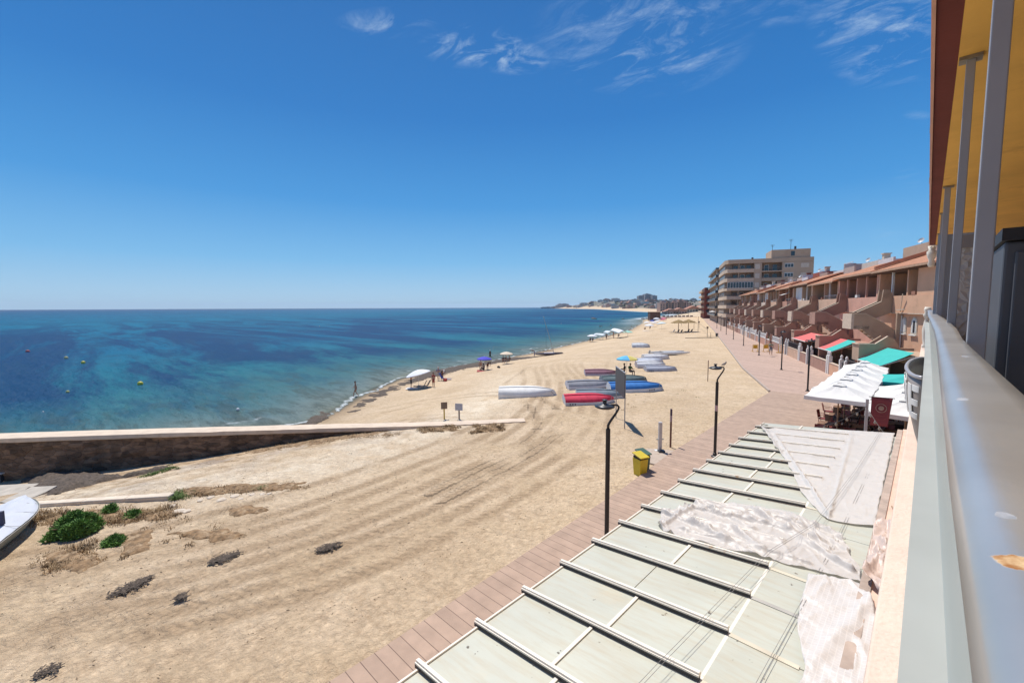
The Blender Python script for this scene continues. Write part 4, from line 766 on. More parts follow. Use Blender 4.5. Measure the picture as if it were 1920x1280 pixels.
# ---- the restaurant under the parasols
for k in range(6):
    parasol(-2.83,25.25+2.3*k,2.42,2.42+.03*(k%2),2.95,wh,['white square parasol at the near end of the left row, casting shade on the tables','second white square parasol of the left row from the pergola','third white square parasol of the left row from the pergola','fourth white square parasol of the left row from the pergola','fifth white square parasol of the left row from the pergola','white square parasol at the far end of the left row by the garden walls'][k],'white parasols over the restaurant tables',R(random.uniform(-3,3)))
for k in range(3):
    parasol(-.42,23.5+2.5*k,2.5,2.38,2.84,wh,['white square parasol nearest the railing, beside the red banner','white square parasol between the near right one and the turquoise one, hard by the ledge','white square parasol of the right row touching the turquoise canopy'][k],'white parasols over the restaurant tables',R(2))
parasol(-.3,33.2,3.4,2.4,2.8,tq,'turquoise square parasol behind the white parasols','parasols',R(4))
bn=thing('banner_stand',(-1.50,21.3,0),'grey post carrying a dark red banner with a round emblem','banner',rz=R(12))
b=MB(); b.box(-.045,-.04,0,.045,.04,3.02); b.build('post',postm,bn)
b=MB(); b.grid(lambda u,v:(.12+u*.62-.10*(1-v)*u,.03*math.sin(u*4)+.04*(1-v),2.02+v*1.10),8,8); o=b.build('banner_cloth',mat('maroon_canvas',(.17,.035,.045),.85,.12,4),bn,smooth=True); q=o.modifiers.new('thickness','SOLIDIFY'); q.thickness=.01
b=MB(); b.tube([(.04,0,3.13),(.8,0,3.13)],.014,6); b.build('banner_arm',dkm,bn)
b=MB(); cx,cz=.42,2.72
for r0,r1 in ((.15,.168),(.0,.085)):
    b.add([(cx+r*math.cos(a)*1.0,-.018,cz+r*math.sin(a)) for r in (r0,r1) for a in [2*pi*k/28 for k in range(28)]],[(k,(k+1)%28,28+(k+1)%28,28+k) for k in range(28)])
b.build('emblem',mat('emblem_grey',(.30,.22,.18),.8,.3,9),bn); 
b=MB(); b.add([(cx+(r)*math.cos(a),-.012,2.34+r*math.sin(a)*.6) for r in (.13,.14) for a in [pi+pi*k/14 for k in range(15)]],[(k,k+1,15+k+1,15+k) for k in range(14)]); b.box(.16,-.016,2.42,.68,-.012,2.43); b.build('banner_lines',mat('emblem_red',(.30,.08,.07),.8),bn)
def lights(pts,label):
    b=MB(); P=[]
    for a,c in zip(pts[:-1],pts[1:]):
        a=Vector(a); c=Vector(c)
        for k in range(8): t=k/8; q=a.lerp(c,t); q.z-=.5*t*(1-t)*(c-a).length*.18; P.append(q)
    P.append(Vector(pts[-1])); b.tube(P,.009,5)
    r=thing('string_lights',(0,0,0),label,'string lights'); b.build('wire',dkm,r)
    for q in P[::2]: b=MB(); b.lathe([(.0,-.13),(.035,-.11),(.04,-.07),(.02,-.03),(.02,0)],8,tuple(q)); b.build('bulb',mat('clear_bulb',(.3,.27,.22),.2),r,smooth=True)
    return r
lights([(-3.2,13.45,3.3),(-2.3,17.5,2.6),(-1.50,21.3,2.75)],'string of small bulbs running from the pergola corner to the banner post')
lights([(-1.50,21.3,2.7),(-.9,20.0,2.1),(-.1,19.0,1.5)],'string of small bulbs sagging from the banner post towards the wall')
# tables and chairs
redc=mat('red_plastic_chair',(.22,.05,.04),.5,.1,5); bwk=mat('brown_wicker',(.09,.05,.035),.7,.3,15,bump=.5,bs=50)
def chair(m):
    t=thing('restaurant_chair',(0,0,0),'','chair','restaurant chairs round the tables'); b=MB(); b.box(-.22,-.22,.42,.22,.22,.47); b.build('seat',m,t,bevel=.015)
    b=MB(); b.grid(lambda u,v:(-.22+.44*u,.22+.05*math.sin(u*pi)+.08*v,.47+.42*v),6,3); o=b.build('backrest',m,t); q=o.modifiers.new('thickness','SOLIDIFY'); q.thickness=.02
    for x in (-.19,.19):
        for y in (-.19,.19): b=MB(); b.tube([(x,y,0),(x*.95,y*.95,.43)],.016,6); b.build('leg',m,t)
        b=MB(); b.tube([(x*1.15,.22,.68),(x*1.2,-.18,.66),(x*1.1,-.2,.45)],.016,6); b.build('arm',m,t)
    return t
def table(): 
    t=thing('restaurant_table',(0,0,0),'','table','restaurant tables under the parasols'); b=MB(); b.box(-.4,-.4,.72,.4,.4,.76); b.build('tabletop',wood,t,bevel=.01); b=MB(); b.tube([(0,0,.02),(0,0,.72)],.035,8); b.build('column',dkm,t); b=MB(); b.box(-.25,-.25,0,.25,.25,.03); b.build('base',dkm,t); return t
c1=chair(redc); c2=chair(bwk); tb=table(); fc1=fc2=ft=True
for i,(x,y) in enumerate(((-3.3,26.3),(-2.1,26.6),(-3.2,28.6),(-1.9,29.2),(-3.3,31),(-2,31.5),(-.9,28.6),(-.7,31.5),(-3.4,33.4),(-2.2,24.4),(-1.0,26.4),(-3.45,24.2))):
    if ft: tb.location=(x,y,0); ft=False; t=tb
    else: t=copy_tree(tb,(x,y,0),R(random.uniform(-10,10)))
    tw_=['beside the promenade under the second parasol','under the second parasol on the wall side','beside the promenade under the third parasol','in the middle under the third parasol','beside the promenade under the fourth parasol','in the middle under the fourth parasol','near the wall beside the third parasol','near the wall beside the fourth parasol','beside the promenade under the fifth parasol','directly behind the banner post','near the wall under the right hand parasols','at the near corner of the first parasol'][i]
    t['label']='square dark wood table '+tw_
    for k in range(random.choice((2,3,4))):
        a=k*pi/2+random.uniform(-.3,.3); src=c1 if (i*3+k)%3==0 else c2
        loc=(x+.62*math.sin(a),y+.62*math.cos(a),0); rz=-a
        if (src is c1 and fc1) or (src is c2 and fc2):
            src.location=loc; src.rotation_euler=(0,0,rz); c=src
            if src is c1: fc1=False
            else: fc2=False
        else: c=copy_tree(src,loc,rz)
        c['label']=('red chair at the table ' if src is c1 else 'brown wicker chair at the table ')+tw_; c['group']=('red' if src is c1 else 'brown')+' chairs at the table '+tw_
# low timber planter rail and dark back of the restaurant
b=MB(); b.box(-1.5,21.8,.0,.1,21.95,.5); tag(b.build('timber_rail',mat('pale_timber',(.45,.32,.22),.8)),'pale low timber rail under the near right parasol','rail')
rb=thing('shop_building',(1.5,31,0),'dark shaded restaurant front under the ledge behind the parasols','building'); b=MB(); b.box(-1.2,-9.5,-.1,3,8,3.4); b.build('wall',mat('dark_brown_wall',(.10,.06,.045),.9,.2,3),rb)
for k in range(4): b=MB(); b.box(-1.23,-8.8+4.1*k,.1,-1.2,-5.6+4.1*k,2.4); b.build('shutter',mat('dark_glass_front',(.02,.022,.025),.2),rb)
# ================================================================== TERRACE HOUSES
tile=mat('terracotta_tiles_roof',(.58,.27,.15),.9,.18,2.5,dirt=(.42,.20,.12),dsc=1.5,dth=.55); t=tile.node_tree; wv_=t.nodes.new('ShaderNodeTexWave'); wv_.bands_direction='Y'; wv_.inputs['Scale'].default_value=1.35; wv_.inputs['Distortion'].default_value=.4; tcn=t.nodes.new('ShaderNodeTexCoord'); t.links.new(tcn.outputs['Object'],wv_.inputs['Vector']); bp=t.nodes.new('ShaderNodeBump'); bp.inputs['Strength'].default_value=1; bp.inputs['Distance'].default_value=.10; t.links.new(wv_.outputs['Fac'],bp.inputs['Height']); t.links.new(bp.outputs[0],t.nodes['Principled BSDF'].inputs['Normal'])
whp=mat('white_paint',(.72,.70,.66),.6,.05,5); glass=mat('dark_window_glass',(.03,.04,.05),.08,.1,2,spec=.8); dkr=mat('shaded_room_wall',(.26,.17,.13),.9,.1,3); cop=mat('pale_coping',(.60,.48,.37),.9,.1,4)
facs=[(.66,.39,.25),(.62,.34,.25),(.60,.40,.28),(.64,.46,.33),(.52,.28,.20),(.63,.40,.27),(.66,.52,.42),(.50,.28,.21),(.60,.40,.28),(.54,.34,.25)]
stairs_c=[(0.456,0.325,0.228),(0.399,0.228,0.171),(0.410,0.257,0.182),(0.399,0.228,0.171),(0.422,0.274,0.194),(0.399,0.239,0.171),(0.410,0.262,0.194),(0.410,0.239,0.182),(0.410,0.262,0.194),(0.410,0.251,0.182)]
wdt=11.0
def wbox(b,p0,s0,z0,p1,s1,z1): return b.box(p0,s0,z0,p1,s1,z1)
hn=['nearest peach terrace house with two arched windows and a turquoise awning','second terrace house with pink wall, tiled roof and red and turquoise awning','third terrace house with a red awning over its garden and white barred balcony','fourth terrace house with large white shutters on the upper floor','fifth terrace house with a small pale awning high on its upper balcony','sixth terrace house, its front wall tinted orange below the stair','seventh terrace house with white posts along its upper balcony','eighth terrace house counted from the railing','ninth terrace house, last but one before the beige block','tenth terrace house, touching the beige apartment block']
def house(i):
    s0=39.5+wdt*i; h=thing('terrace_house',PS(17.5,s0),hn[i],'house','terrace houses along the promenade',HT)
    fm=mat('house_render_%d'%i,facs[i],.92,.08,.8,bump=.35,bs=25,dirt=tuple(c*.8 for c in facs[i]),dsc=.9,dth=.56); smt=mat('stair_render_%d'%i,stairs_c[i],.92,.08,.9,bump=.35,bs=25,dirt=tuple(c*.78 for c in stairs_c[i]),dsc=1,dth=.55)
    j=(i*.13)%.3
    # body
    e0=-4.0 if i==0 else 0
    b=MB(); b.box(0,0.02+e0,-.1,9,wdt-.02,5.93); b.build('wall',fm,h)
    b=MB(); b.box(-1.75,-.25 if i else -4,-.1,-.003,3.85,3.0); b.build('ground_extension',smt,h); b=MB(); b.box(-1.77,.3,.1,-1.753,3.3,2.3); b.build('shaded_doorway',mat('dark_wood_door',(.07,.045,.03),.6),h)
    # upper loggia
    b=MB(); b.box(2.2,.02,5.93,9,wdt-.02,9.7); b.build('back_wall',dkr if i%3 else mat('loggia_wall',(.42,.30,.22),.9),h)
    b=MB(); b.box(-.28,e0,5.95,0.0,wdt-.1,7.45); b.build('balcony_parapet',fm,h)
    b=MB(); b.box(-.30,-.0,5.93,-.281,wdt-.1,6.0); b.build('parapet_trim',cop,h)
    b=MB(); b.box(0,.02,5.93,2.2,wdt-.02,6.05); b.build('balcony_floor',mat('terracotta_floor',(.35,.19,.13),.8),h)
    for y0,y1,d in ((e0,3.75 if i==0 else .35,2.2),(wdt-.4,wdt-.05,2.2),(5.2,5.45,2.2)):
        b=MB(); b.box(-.24,y0+.03,7.45 if y0!=5.2 else 7.45,d,y1,9.72); b.build('party_wall',fm,h)
    for y in ((8.2,) if i==0 else (2.9,8.2) if i%2 else (3.4,)):
        b=MB(); b.box(-.2,y,7.45,-.05,y+.18,9.7); b.build('column',[fm,cop,whp][(i+int(y))%3],h)
    b=MB(); b.box(-.26,e0+.01,9.5,2.2,wdt-.03,9.74); b.build('lintel',mat('dark_beam',(.12,.07,.05),.8),h)
    # openings
    for y,w,z0,z1 in ((1.9,1.5,6.1,8.3),(3.7,1.1,6.9,8.2),(6.2,1.6,6.1,8.3),(8.8,1.4,6.1,8.3)):
        f=MB(); f.box(2.14,y-.06,z0-.05,2.199,y+w+.06,z1+.06); o=f.build('window_frame',whp,h); g=MB(); g.box(2.12,y,z0,2.139,y+w,z1); g.build('pane',glass,o)
    if i in (3,6,7):      # white rolling shutters / curtains across the loggia
        for y0,y1 in (((5.6,9.4),) if i==3 else ((.6,1.8),(2.3,3.4))):
            b=MB(); b.box(-.16,y0,7.3,-.1,y1,9.5); b.build('white_shutter',mat('white_shutter',(.70,.70,.70),.7,.04),h)
    if i in (2,4,5,8):
        b=MB(); b.tube([(-.2,.6,7.9),(-.2,5.2,7.9)],.025,6)
        for k in range(12): b.tube([(-.2,.6+k*.41,7.45),(-.2,.6+k*.41,7.9)],.016,5)
        b.build('balcony_railing',whp,h)
    # tiled roof
    b=MB(); zz0=9.78+[0,.06,-.22,.12,-.05,.2,-.1,.1,0,.1][i]; 
    b.prism([(-.85,zz0-.0),(3.0,zz0+1.34),(6.0,zz0+1.38),(6.0,zz0+1.15),(3.0,zz0+1.14),(-.85,zz0-.17)],-.02 if i else -4.2,wdt-.06,'y'); o=b.build('roof',tile,h)
    b=MB(); b.box(-.9,-.02,zz0-.19,-.852,wdt-.06,zz0-.02); b.build('gutter',mat('gutter_tan',(.45,.28,.18),.8),o)
    if i%3==1:
        b=MB(); b.prism([(-.6,zz0+.12),(3.2,zz0+1.42),(3.2,zz0+1.72),(-.6,zz0+.42)],-.12,.12,'y'); b.build('verge_wall',tile,o)
    # roof terrace blocks
    rc=[(.33,.33,.36),(.45,.33,.24),(.55,.50,.44),(.62,.60,.58),(.30,.075,.05),(.55,.42,.36),(.62,.60,.58),(.5,.36,.3),(.6,.57,.53),(.5,.38,.3)][i]
    ht=[11.6,12.2,11.6,11.4,11.9,11.7,11.4,11.6,11.9,11.7][i]
    ht+=.35; b=MB(); b.box(4.0,1.2+e0,10.8,8.8,6.8 if i else 9.0,ht); b.build('roof_room',mat('roof_room_%d'%i,rc,.9,.08,1),h)
    b=MB(); b.box(3.3,7.0,10.9,3.5,wdt-.1,11.75); b.box(3.3,wdt-.3,10.9,8.8,wdt-.1,11.85 if i%2 else 12.3); b.build('terrace_parapet',mat('terrace_parapet_%d'%(i%3),[(.48,.33,.24),(.62,.60,.60),(.52,.42,.36)][i%3],.9),h)
    if i in (2,3,5): 
        b=MB(); b.tube([(3.2,7.2,12.3),(3.2,wdt-.4,12.3)],.03,6)
        for k in range(9): b.tube([(3.2,7.2+k*.42,11.0),(3.2,7.2+k*.42,12.3)],.02,5)
        b.build('terrace_railing',whp,h)
    b=MB(); b.box(4.6,2.0,ht-.4,5.2,2.6,ht+.7); b.box(4.5,1.9,ht+.7,5.3,2.7,ht+.8); b.build('chimney',[cop,mat('maroon_chimney',(.2,.06,.05),.9)][i%2],h)
    if i<7:
        b=MB(); b.box(2.0,.7 if i%2 else 9.3,8.5,2.195,1.6 if i%2 else 10.2,9.15); b.build('air_conditioner',whp,h)
        b=MB(); ys=2.2+(i*1.7)%5; b.lathe([(.02,0),(.16,.03),(.28,.10),(.285,.11),(.16,.045),(.02,.015)],14,(0,0,0)); o=b.build('satellite_dish',mat('dish_grey',(.5,.5,.5),.5),h); o.location=(4.3,ys,ht+.35); o.rotation_euler=(R(60),0,R(-60)); b=MB(); b.tube([(4.35,ys,ht-.1),(4.3,ys,ht+.35)],.02,5); b.build('dish_pole',dkm,h)
        b=MB(); b.box(-.3,3.9+(i%3),7.452,-.05,4.5+(i%3),7.75); b.build('planter',[mat('clay_pot',(.35,.16,.1),.8),whp][i%2],h)
    # stair with landing box:   y (along street) relative
    y1=8.8; y0=6.6; ym=7.68
    b=MB(); 
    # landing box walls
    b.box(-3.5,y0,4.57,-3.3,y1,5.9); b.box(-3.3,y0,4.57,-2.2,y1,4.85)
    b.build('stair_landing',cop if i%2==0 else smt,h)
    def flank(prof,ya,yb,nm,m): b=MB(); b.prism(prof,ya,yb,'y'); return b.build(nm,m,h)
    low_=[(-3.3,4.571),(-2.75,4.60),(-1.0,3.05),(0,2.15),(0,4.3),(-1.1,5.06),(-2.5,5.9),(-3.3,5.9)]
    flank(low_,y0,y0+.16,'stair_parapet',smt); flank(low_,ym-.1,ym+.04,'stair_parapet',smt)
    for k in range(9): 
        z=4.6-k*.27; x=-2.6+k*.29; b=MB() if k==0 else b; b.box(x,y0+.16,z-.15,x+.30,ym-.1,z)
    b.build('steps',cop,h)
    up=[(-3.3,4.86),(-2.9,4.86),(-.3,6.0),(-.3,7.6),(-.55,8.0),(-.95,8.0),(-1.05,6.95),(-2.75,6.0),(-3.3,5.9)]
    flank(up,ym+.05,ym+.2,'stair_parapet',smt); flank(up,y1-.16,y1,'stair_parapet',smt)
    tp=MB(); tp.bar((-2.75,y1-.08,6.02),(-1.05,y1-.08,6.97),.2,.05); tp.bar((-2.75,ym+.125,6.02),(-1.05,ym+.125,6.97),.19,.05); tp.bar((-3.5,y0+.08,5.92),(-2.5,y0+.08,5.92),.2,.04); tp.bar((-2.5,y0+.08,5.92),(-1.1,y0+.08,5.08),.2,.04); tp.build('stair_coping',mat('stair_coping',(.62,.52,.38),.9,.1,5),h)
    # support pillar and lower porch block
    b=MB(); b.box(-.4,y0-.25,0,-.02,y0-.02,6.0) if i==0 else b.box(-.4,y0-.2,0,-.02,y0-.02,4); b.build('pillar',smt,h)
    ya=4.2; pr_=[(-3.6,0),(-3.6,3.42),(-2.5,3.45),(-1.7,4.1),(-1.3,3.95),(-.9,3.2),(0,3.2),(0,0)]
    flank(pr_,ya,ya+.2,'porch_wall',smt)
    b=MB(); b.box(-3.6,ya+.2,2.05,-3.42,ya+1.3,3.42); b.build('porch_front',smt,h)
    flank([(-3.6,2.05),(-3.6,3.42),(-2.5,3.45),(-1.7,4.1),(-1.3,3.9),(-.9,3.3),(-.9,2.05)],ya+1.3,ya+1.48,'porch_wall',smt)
    b=MB(); b.bar((-3.6,ya+.1,3.45),(-2.5,ya+.1,3.48),.24,.05); b.bar((-2.5,ya+.1,3.48),(-1.7,ya+.1,4.13),.24,.05); b.bar((-3.6,ya+.1,3.45),(-3.6,ya+1.4,3.45),.2,.05); b.build('porch_coping',cop,h)
    b=MB(); b.box(-.02,.6,.1,-.005,2.2,2.3); b.box(-.02,9.3,.1,-.005,10.3,2.3); b.build('door',mat('dark_wood_door',(.07,.045,.03),.6),h)
    # windows on the first floor
    if i==0:
        for yc,w in ((4.35,.7),(6.05,.62)):
            zc=5.15; 
            def arch(r,zb): return [(-r,zb)]+[(r*math.cos(a),zc+r*1.15*math.sin(a)) for a in [pi-pi*k/12 for k in range(13)]]+[(r,zb)]
            f=MB(); f.prism([(yc+a,z) for a,z in arch(w*.68,4.3)],-.05,-.004,'x'); o=f.build('window_frame',mat('warm_white_frame',(.66,.56,.44),.8),h)
            g=MB(); g.prism([(yc+a,z) for a,z in arch(w*.52,4.42)],-.07,-.051,'x'); g.build('shutter',whp,o)
            g=MB(); g.box(-.085,yc-w*.30,4.45,-.0705,yc+w*.12,5.4) if yc<5 else g.box(-.085,yc+.05,4.5,-.0705,yc+.09,5.3); g.build('pane',glass if yc<5 else cop,o)
            g=MB(); g.box(-.16,yc-w*.8,4.2,0,yc+w*.8,4.29); g.build('sill',whp,o)
        b=MB(); b.tube([(-.12,2.0,0),(-.12,2.0,5.9)],.05,6); b.tube([(-.1,6.35,.2),(-.1,6.35,5.8)],.04,6); b.build('downpipe',whp,h)
        b=MB(); b.bar((-.35,6.0,6.1),(-.5,5.4,7.55),.06); b.bar((-.45,6.4,6.25),(-.45,5.0,6.3),.07); b.build('awning_arm',cop,h)
    else:
        for yc in (2.0,9.8):
            f=MB(); f.box(-.04,yc-.5,3.6,-.004,yc+.5,4.9); o=f.build('window_frame',whp,h); g=MB(); g.box(-.06,yc-.4,3.7,-.041,yc+.4,4.8); g.build('pane',glass,o)
    # awnings
    rc_=mat('red_canvas',(.62,.14,.13),.85,.06,3); dtq=tq
    def awn(ya,yb,m,zf=2.2,pf=-1.95,nm='awning'):
        b=MB(); b.grid(lambda u,v:(-1.78+pf*v,ya+(yb-ya)*u,3.22+(zf-3.22)*v-.05*math.sin(v*pi)),8,6); o=b.build(nm,m,h); q=o.modifiers.new('thickness','SOLIDIFY'); q.thickness=.02
        b=MB(); b.bar((pf-1.78,ya,zf-.02),(pf-1.78,yb,zf-.02),.07); 
        for y in (ya,yb): b.bar((-1.79,y,2.95),(pf-1.78,y,zf-.05),.04)
        b.build('awning_frame',whp,o)
    if i==0: awn(-.3,3.95,dtq)
    if i==1: awn(-.3,1.9,dtq); awn(1.92,3.95,rc_)
    if i==2: awn(-2.6,3.95,rc_,2.5,-2.1)
    if i in (4,):
        b=MB(); b.grid(lambda u,v:(-.2-1.2*v,2.2+2.4*u,8.9-.4*v),4,3); o=b.build('small_awning',whp,h); q=o.modifiers.new('thickness','SOLIDIFY'); q.thickness=.02
    # garden wall with gate and white balusters
    gw=thing('garden_wall',PS(13.62,s0),['low peach garden wall with white urns below the turquoise awning','low garden wall with potted plants below the red and turquoise awning','low garden wall with dark railings below the red awning','low brown garden wall with a white capping behind the lamp','low garden wall with white balusters beside the person walking','low garden wall with white balusters beyond the yellow barriers','seventh low garden wall along the promenade','eighth low garden wall along the promenade','ninth low garden wall along the promenade','farthest low garden wall, next to the beige block'][i],'wall','garden walls along the promenade',HT)
    if i==0: gy=0
    b=MB(); b.box(0,.0,-.05,.2,6.3,1.15); b.box(0,7.6,-.05,.2,wdt-.03,1.1); b.build('wall_body',fm if i%2==0 else smt,gw)
    b=MB(); b.box(-.03,.0,1.151,.23,6.33,1.22); b.box(-.03,7.57,1.101,.23,wdt-.03,1.17); b.build('coping',cop if i<3 else whp,gw)
    for y in (.2,6.2,7.5,10.7):
        q=MB(); q.box(-.06,y-.14,-.05,.26,y+.14,1.75); q.lathe([(.12,1.75),(.16,1.8),(.08,1.86),(.13,2.0),(.1,2.1),(.03,2.2)],8,(.1,y,0)); q.build('gate_pillar',whp if (i in(0,1,2,4,5,6)) else smt,gw)
    if i>=2 or i==0:
        q=MB(); q.box(.05,.4,1.85,.15,6.05,1.93)
        for k in range(19): q.lathe([(.03,1.22),(.06,1.35),(.03,1.5),(.055,1.65),(.03,1.85)],6,(.1,.5+k*.3,0))
        q.build('balustrade',whp if i>2 else mat('dark_railing',(.06,.05,.05),.6),gw)
    q=MB()
    for k in range(7): q.bar((.1,6.4+k*.17,.1),(.1,6.4+k*.17,1.5),.03)
    q.bar((.1,6.35,1.5),(.1,7.4,1.5),.04); q.bar((.1,6.35,.3),(.1,7.4,.3),.04); q.build('gate',mat('dark_railing',(.06,.05,.05),.6),gw)
    return h
for i in range(10): house(i)
# potted plants and garden shade things seen over the walls
def potplant(p,r,h,label,grp=None):
    t=thing('potted_plant',p,label,'plant',grp); b=MB(); b.lathe([(.14,0),(.2,.3),(.21,.34),(.18,.34)],10); b.build('pot',mat('clay_pot',(.35,.16,.1),.8),t); b=MB()
    for _ in range(260):
        a=random.uniform(0,2*pi); q=r*math.sqrt(random.random()); z=.35+h*random.random(); c=Vector((q*math.cos(a),q*math.sin(a),z)); d=Vector((random.gauss(0,1),random.gauss(0,1),random.gauss(.3,.6))).normalized()*.13; s=d.cross(Vector((0,0,1))).normalized()*.04
        b.add([c-s,c+s,c+d+s*.2,c+d-s*.2],[(0,1,2,3)])
    b.build('foliage',gshr,t)
for k,(p,s,r,h,lb) in enumerate(((14.6,52.6,.7,1.5,'leafy green potted plant under the red and turquoise awning'),(14.3,46.5,.45,1.0,'small potted plant behind the nearest garden wall'),(14.2,64.2,.5,1.2,'potted plant behind the garden wall under the red awning'),(14.2,78,.5,1.3,'potted plant beside the white urns of the fourth garden'),(14.3,86,.5,1.0,'potted plant in the fifth garden'))): potplant(PS(p,s),r,h,lb)
for k,(p,s,w) in enumerate(((15,100,2.2),(15,112,2.4),(14.8,122,2.0),(15,89.5,1.8))):
    parasol(PS(p,s).x,PS(p,s).y,w,2.2,2.6,wh,['white parasol in the sixth garden of the terrace','white parasol in the seventh garden of the terrace','white parasol in the eighth garden of the terrace','white parasol in the fifth garden of the terrace'][k],'white parasols in the gardens',HT)
# ================================================================== APARTMENT BLOCKS
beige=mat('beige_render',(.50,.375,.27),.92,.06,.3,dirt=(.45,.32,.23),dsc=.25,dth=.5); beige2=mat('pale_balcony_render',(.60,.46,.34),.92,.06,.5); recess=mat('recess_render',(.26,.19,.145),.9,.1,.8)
ral=mat('grey_balcony_rail',(.22,.22,.22),.5)
bk=thing('apartment_block',PS(13.4,155.7),'tall beige apartment block with rows of balconies and a rooftop room','building',None,HT)
FH=3.05
def blk_box(nm,x0,y0,z0,x1,y1,z1,m,par=bk): b=MB(); b.box(x0,y0,z0,x1,y1,z1); return b.build(nm,m,par)
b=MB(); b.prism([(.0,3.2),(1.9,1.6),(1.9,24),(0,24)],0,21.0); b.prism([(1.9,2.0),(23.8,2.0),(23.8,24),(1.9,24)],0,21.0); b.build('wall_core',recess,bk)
b=MB(); b.prism([(-.25,3.2),(.6,0),(23.8,0),(23.8,24.2),(-.25,24.2)],20.2,21.45); b.build('roof_parapet',beige,bk)
for f in range(1,7):
    z=3.3+(f-1)*2.85
    b=MB(); b.prism([(-.3,3.4),(.4,-.2),(8.0,-.2),(8.0,2.0),(0,3.5)],z-.25,z+.85 if f not in (4,) else z+.5); b.box(-.3,3.4,z-.25,0,24,z+.8); b.build('balcony',beige2,bk)
    b=MB(); b.bar((-.28,3.3,z+1.1),(.4,-.15,z+1.1),.06); b.bar((.4,-.15,z+1.1),(8,-.15,z+1.1),.06); b.bar((-.27,3.4,z+1.1),(-.27,24,z+1.1),.06); b.build('balcony_rail',ral,bk)
    # pale shutters and pier right of balcony
    blk_box('pier',8.0,-.0,z-.25,10.1,2.0,z+2.6,beige); blk_box('shutter',8.2,-.05,z+.7,9.5,-.004,z+2.2,mat('pale_shutter',(.60,.52,.43),.7))
    o=blk_box('loggia_slab',10.1,-.1,z-.25,15.6,2.0,z+.75 if f%2 else z+.1,beige); blk_box('loggia_rail',10.1,-.15,z+1.0,15.6,-.08,z+1.06,ral,o)
    blk_box('end_wall',15.6,.0,z-.25,23.8,2.0,z+2.6,beige)
    for x in (2.2,4.3,6.0,11.0,13.3): 
        o=blk_box('window_frame',x,1.93,z+.1,x+1.3,1.999,z+2.1,whp if x in(4.3,11.0) else ral); blk_box('pane',x+.1,1.90,z+.2,x+1.2,1.929,z+2.0,glass,o)
    blk_box('column',3.6,-.1,z+.85,3.75,.0,z+2.6,beige2)
    o=blk_box('window_frame',16.2,-.06,z+.9,18.6,-.004,z+2.2,whp); 
    for k in range(3): blk_box('pane',16.3+k*.78,-.09,z+1.0,16.95+k*.78,-.061,z+2.0,glass,o)
    blk_box('shutter',20.5,-.05,z+.8,22.6,-.004,z+2.1,mat('pale_shutter',(.60,.52,.43),.7))
    for y in (5,9,13,17,21): blk_box('window',-.02,y,z+.1,.0-.004,y+1.6,z+2.1,glass)
    if f==4:
        o=blk_box('window_frame',.5,-.25,z+.5,7.9,-.2,z+2.5,whp)
        for k in range(9): blk_box('pane',.6+k*.81,-.29,z+.62,1.28+k*.81,-.251,z+2.38,glass,o)
blk_box('rooftop_room',12.6,.3,21.45,22.9,10,24.0,beige); blk_box('rooftop_window',17.8,.24,22.0,18.8,.296,23.4,glass)
blk_box('ground_floor',.5,.6,0,23.5,1.99,3.0,mat('shop_front',(.30,.24,.2),.9)); 
for k in range(4): blk_box('shop_shutter',1+k*2.6,.55,.0,2.8+k*2.6,.596,2.5,mat('dark_shop',(.05,.05,.06),.6))
def antenna(x,y,z,h,par):
    b=MB(); b.tube([(x,y,z),(x,y,z+h)],.06,6)
    for k in range(3): b.tube([(x-.6+.1*k,y,z+h-.25*k),(x+.6-.1*k,y,z+h-.25*k)],.03,5)
    b.build('antenna',dkm,par)
antenna(17.8,1,24,3.0,bk); antenna(12.9,1,24,1.6,bk); b=MB(); b.tube([(19,1,24),(19,1,24.9)],.3,8); b.tube([(7.5,1,21.4),(7.5,1,22.0)],.3,8); b.build('vent_pipe',dkm,bk)
# second block with dark balconies, third dark red block
b2=thing('apartment_block',PS(13.2,192),'grey brown apartment block with dark glazed balconies on its corner','building',None,HT); dm=mat('dark_glazing',(.06,.065,.075),.2,.2,.6); gb=mat('grey_brown_render',(.34,.26,.20),.9,.08,.4)
b=MB(); b.box(.8,.8,0,20,48,21.4); b.build('wall_core',gb,b2)
for f in range(7):
    z=3.1*f+2.7; b=MB(); b.box(-.4,-.4,z-.12,20,50,z+.10); b.build('floor_slab',gb,b2)
    if f<6:
        b=MB(); b.box(-.3,-.3,z+.12,8,-.22,z+1.0); b.box(-.3,-.3,z+.12,-.22,50,z+1.0); b.build('glass_balustrade',dm,b2)
        for k in range(5): b=MB(); b.box(1.2+k*1.5,.72,z+.3,2.4+k*1.5,.797,z+2.5); b.build('window',glass,b2)
        for k in range(9): b=MB(); b.box(.72,2+k*5,z+.3,.797,5+k*5,z+2.5); b.build('window',glass,b2)
        for x,y in ((-.2,-.2),(3.5,-.2),(-.2,8),(-.2,16),(-.2,26),(-.2,36)): b=MB(); b.box(x,y,z+.12,x+.25,y+.25,z+2.92); b.build('column',beige2,b2)
b=MB(); b.box(-.4,-.4,21.43,20,50,22.0); b.build('roof_parapet',dm,b2)
b=MB(); b.lathe([(.0,4.9),(1.3,4.5),(1.35,4.45)],12,(-1.2,-.6,0)); b.tube([(-1.2,-.6,3),(-1.2,-.6,4.9)],.04,6); b.build('balcony_parasol',whp,b2)
b3=thing('apartment_block',PS(12.3,262),'slim dark red apartment block with pale balconies beyond the dark glazed one','building',None,HT); rd=mat('dark_red_brick',(.20,.055,.04),.9,.1,.4)
b=MB(); b.box(0,0,0,18,45,17.0); b.build('wall',rd,b3)
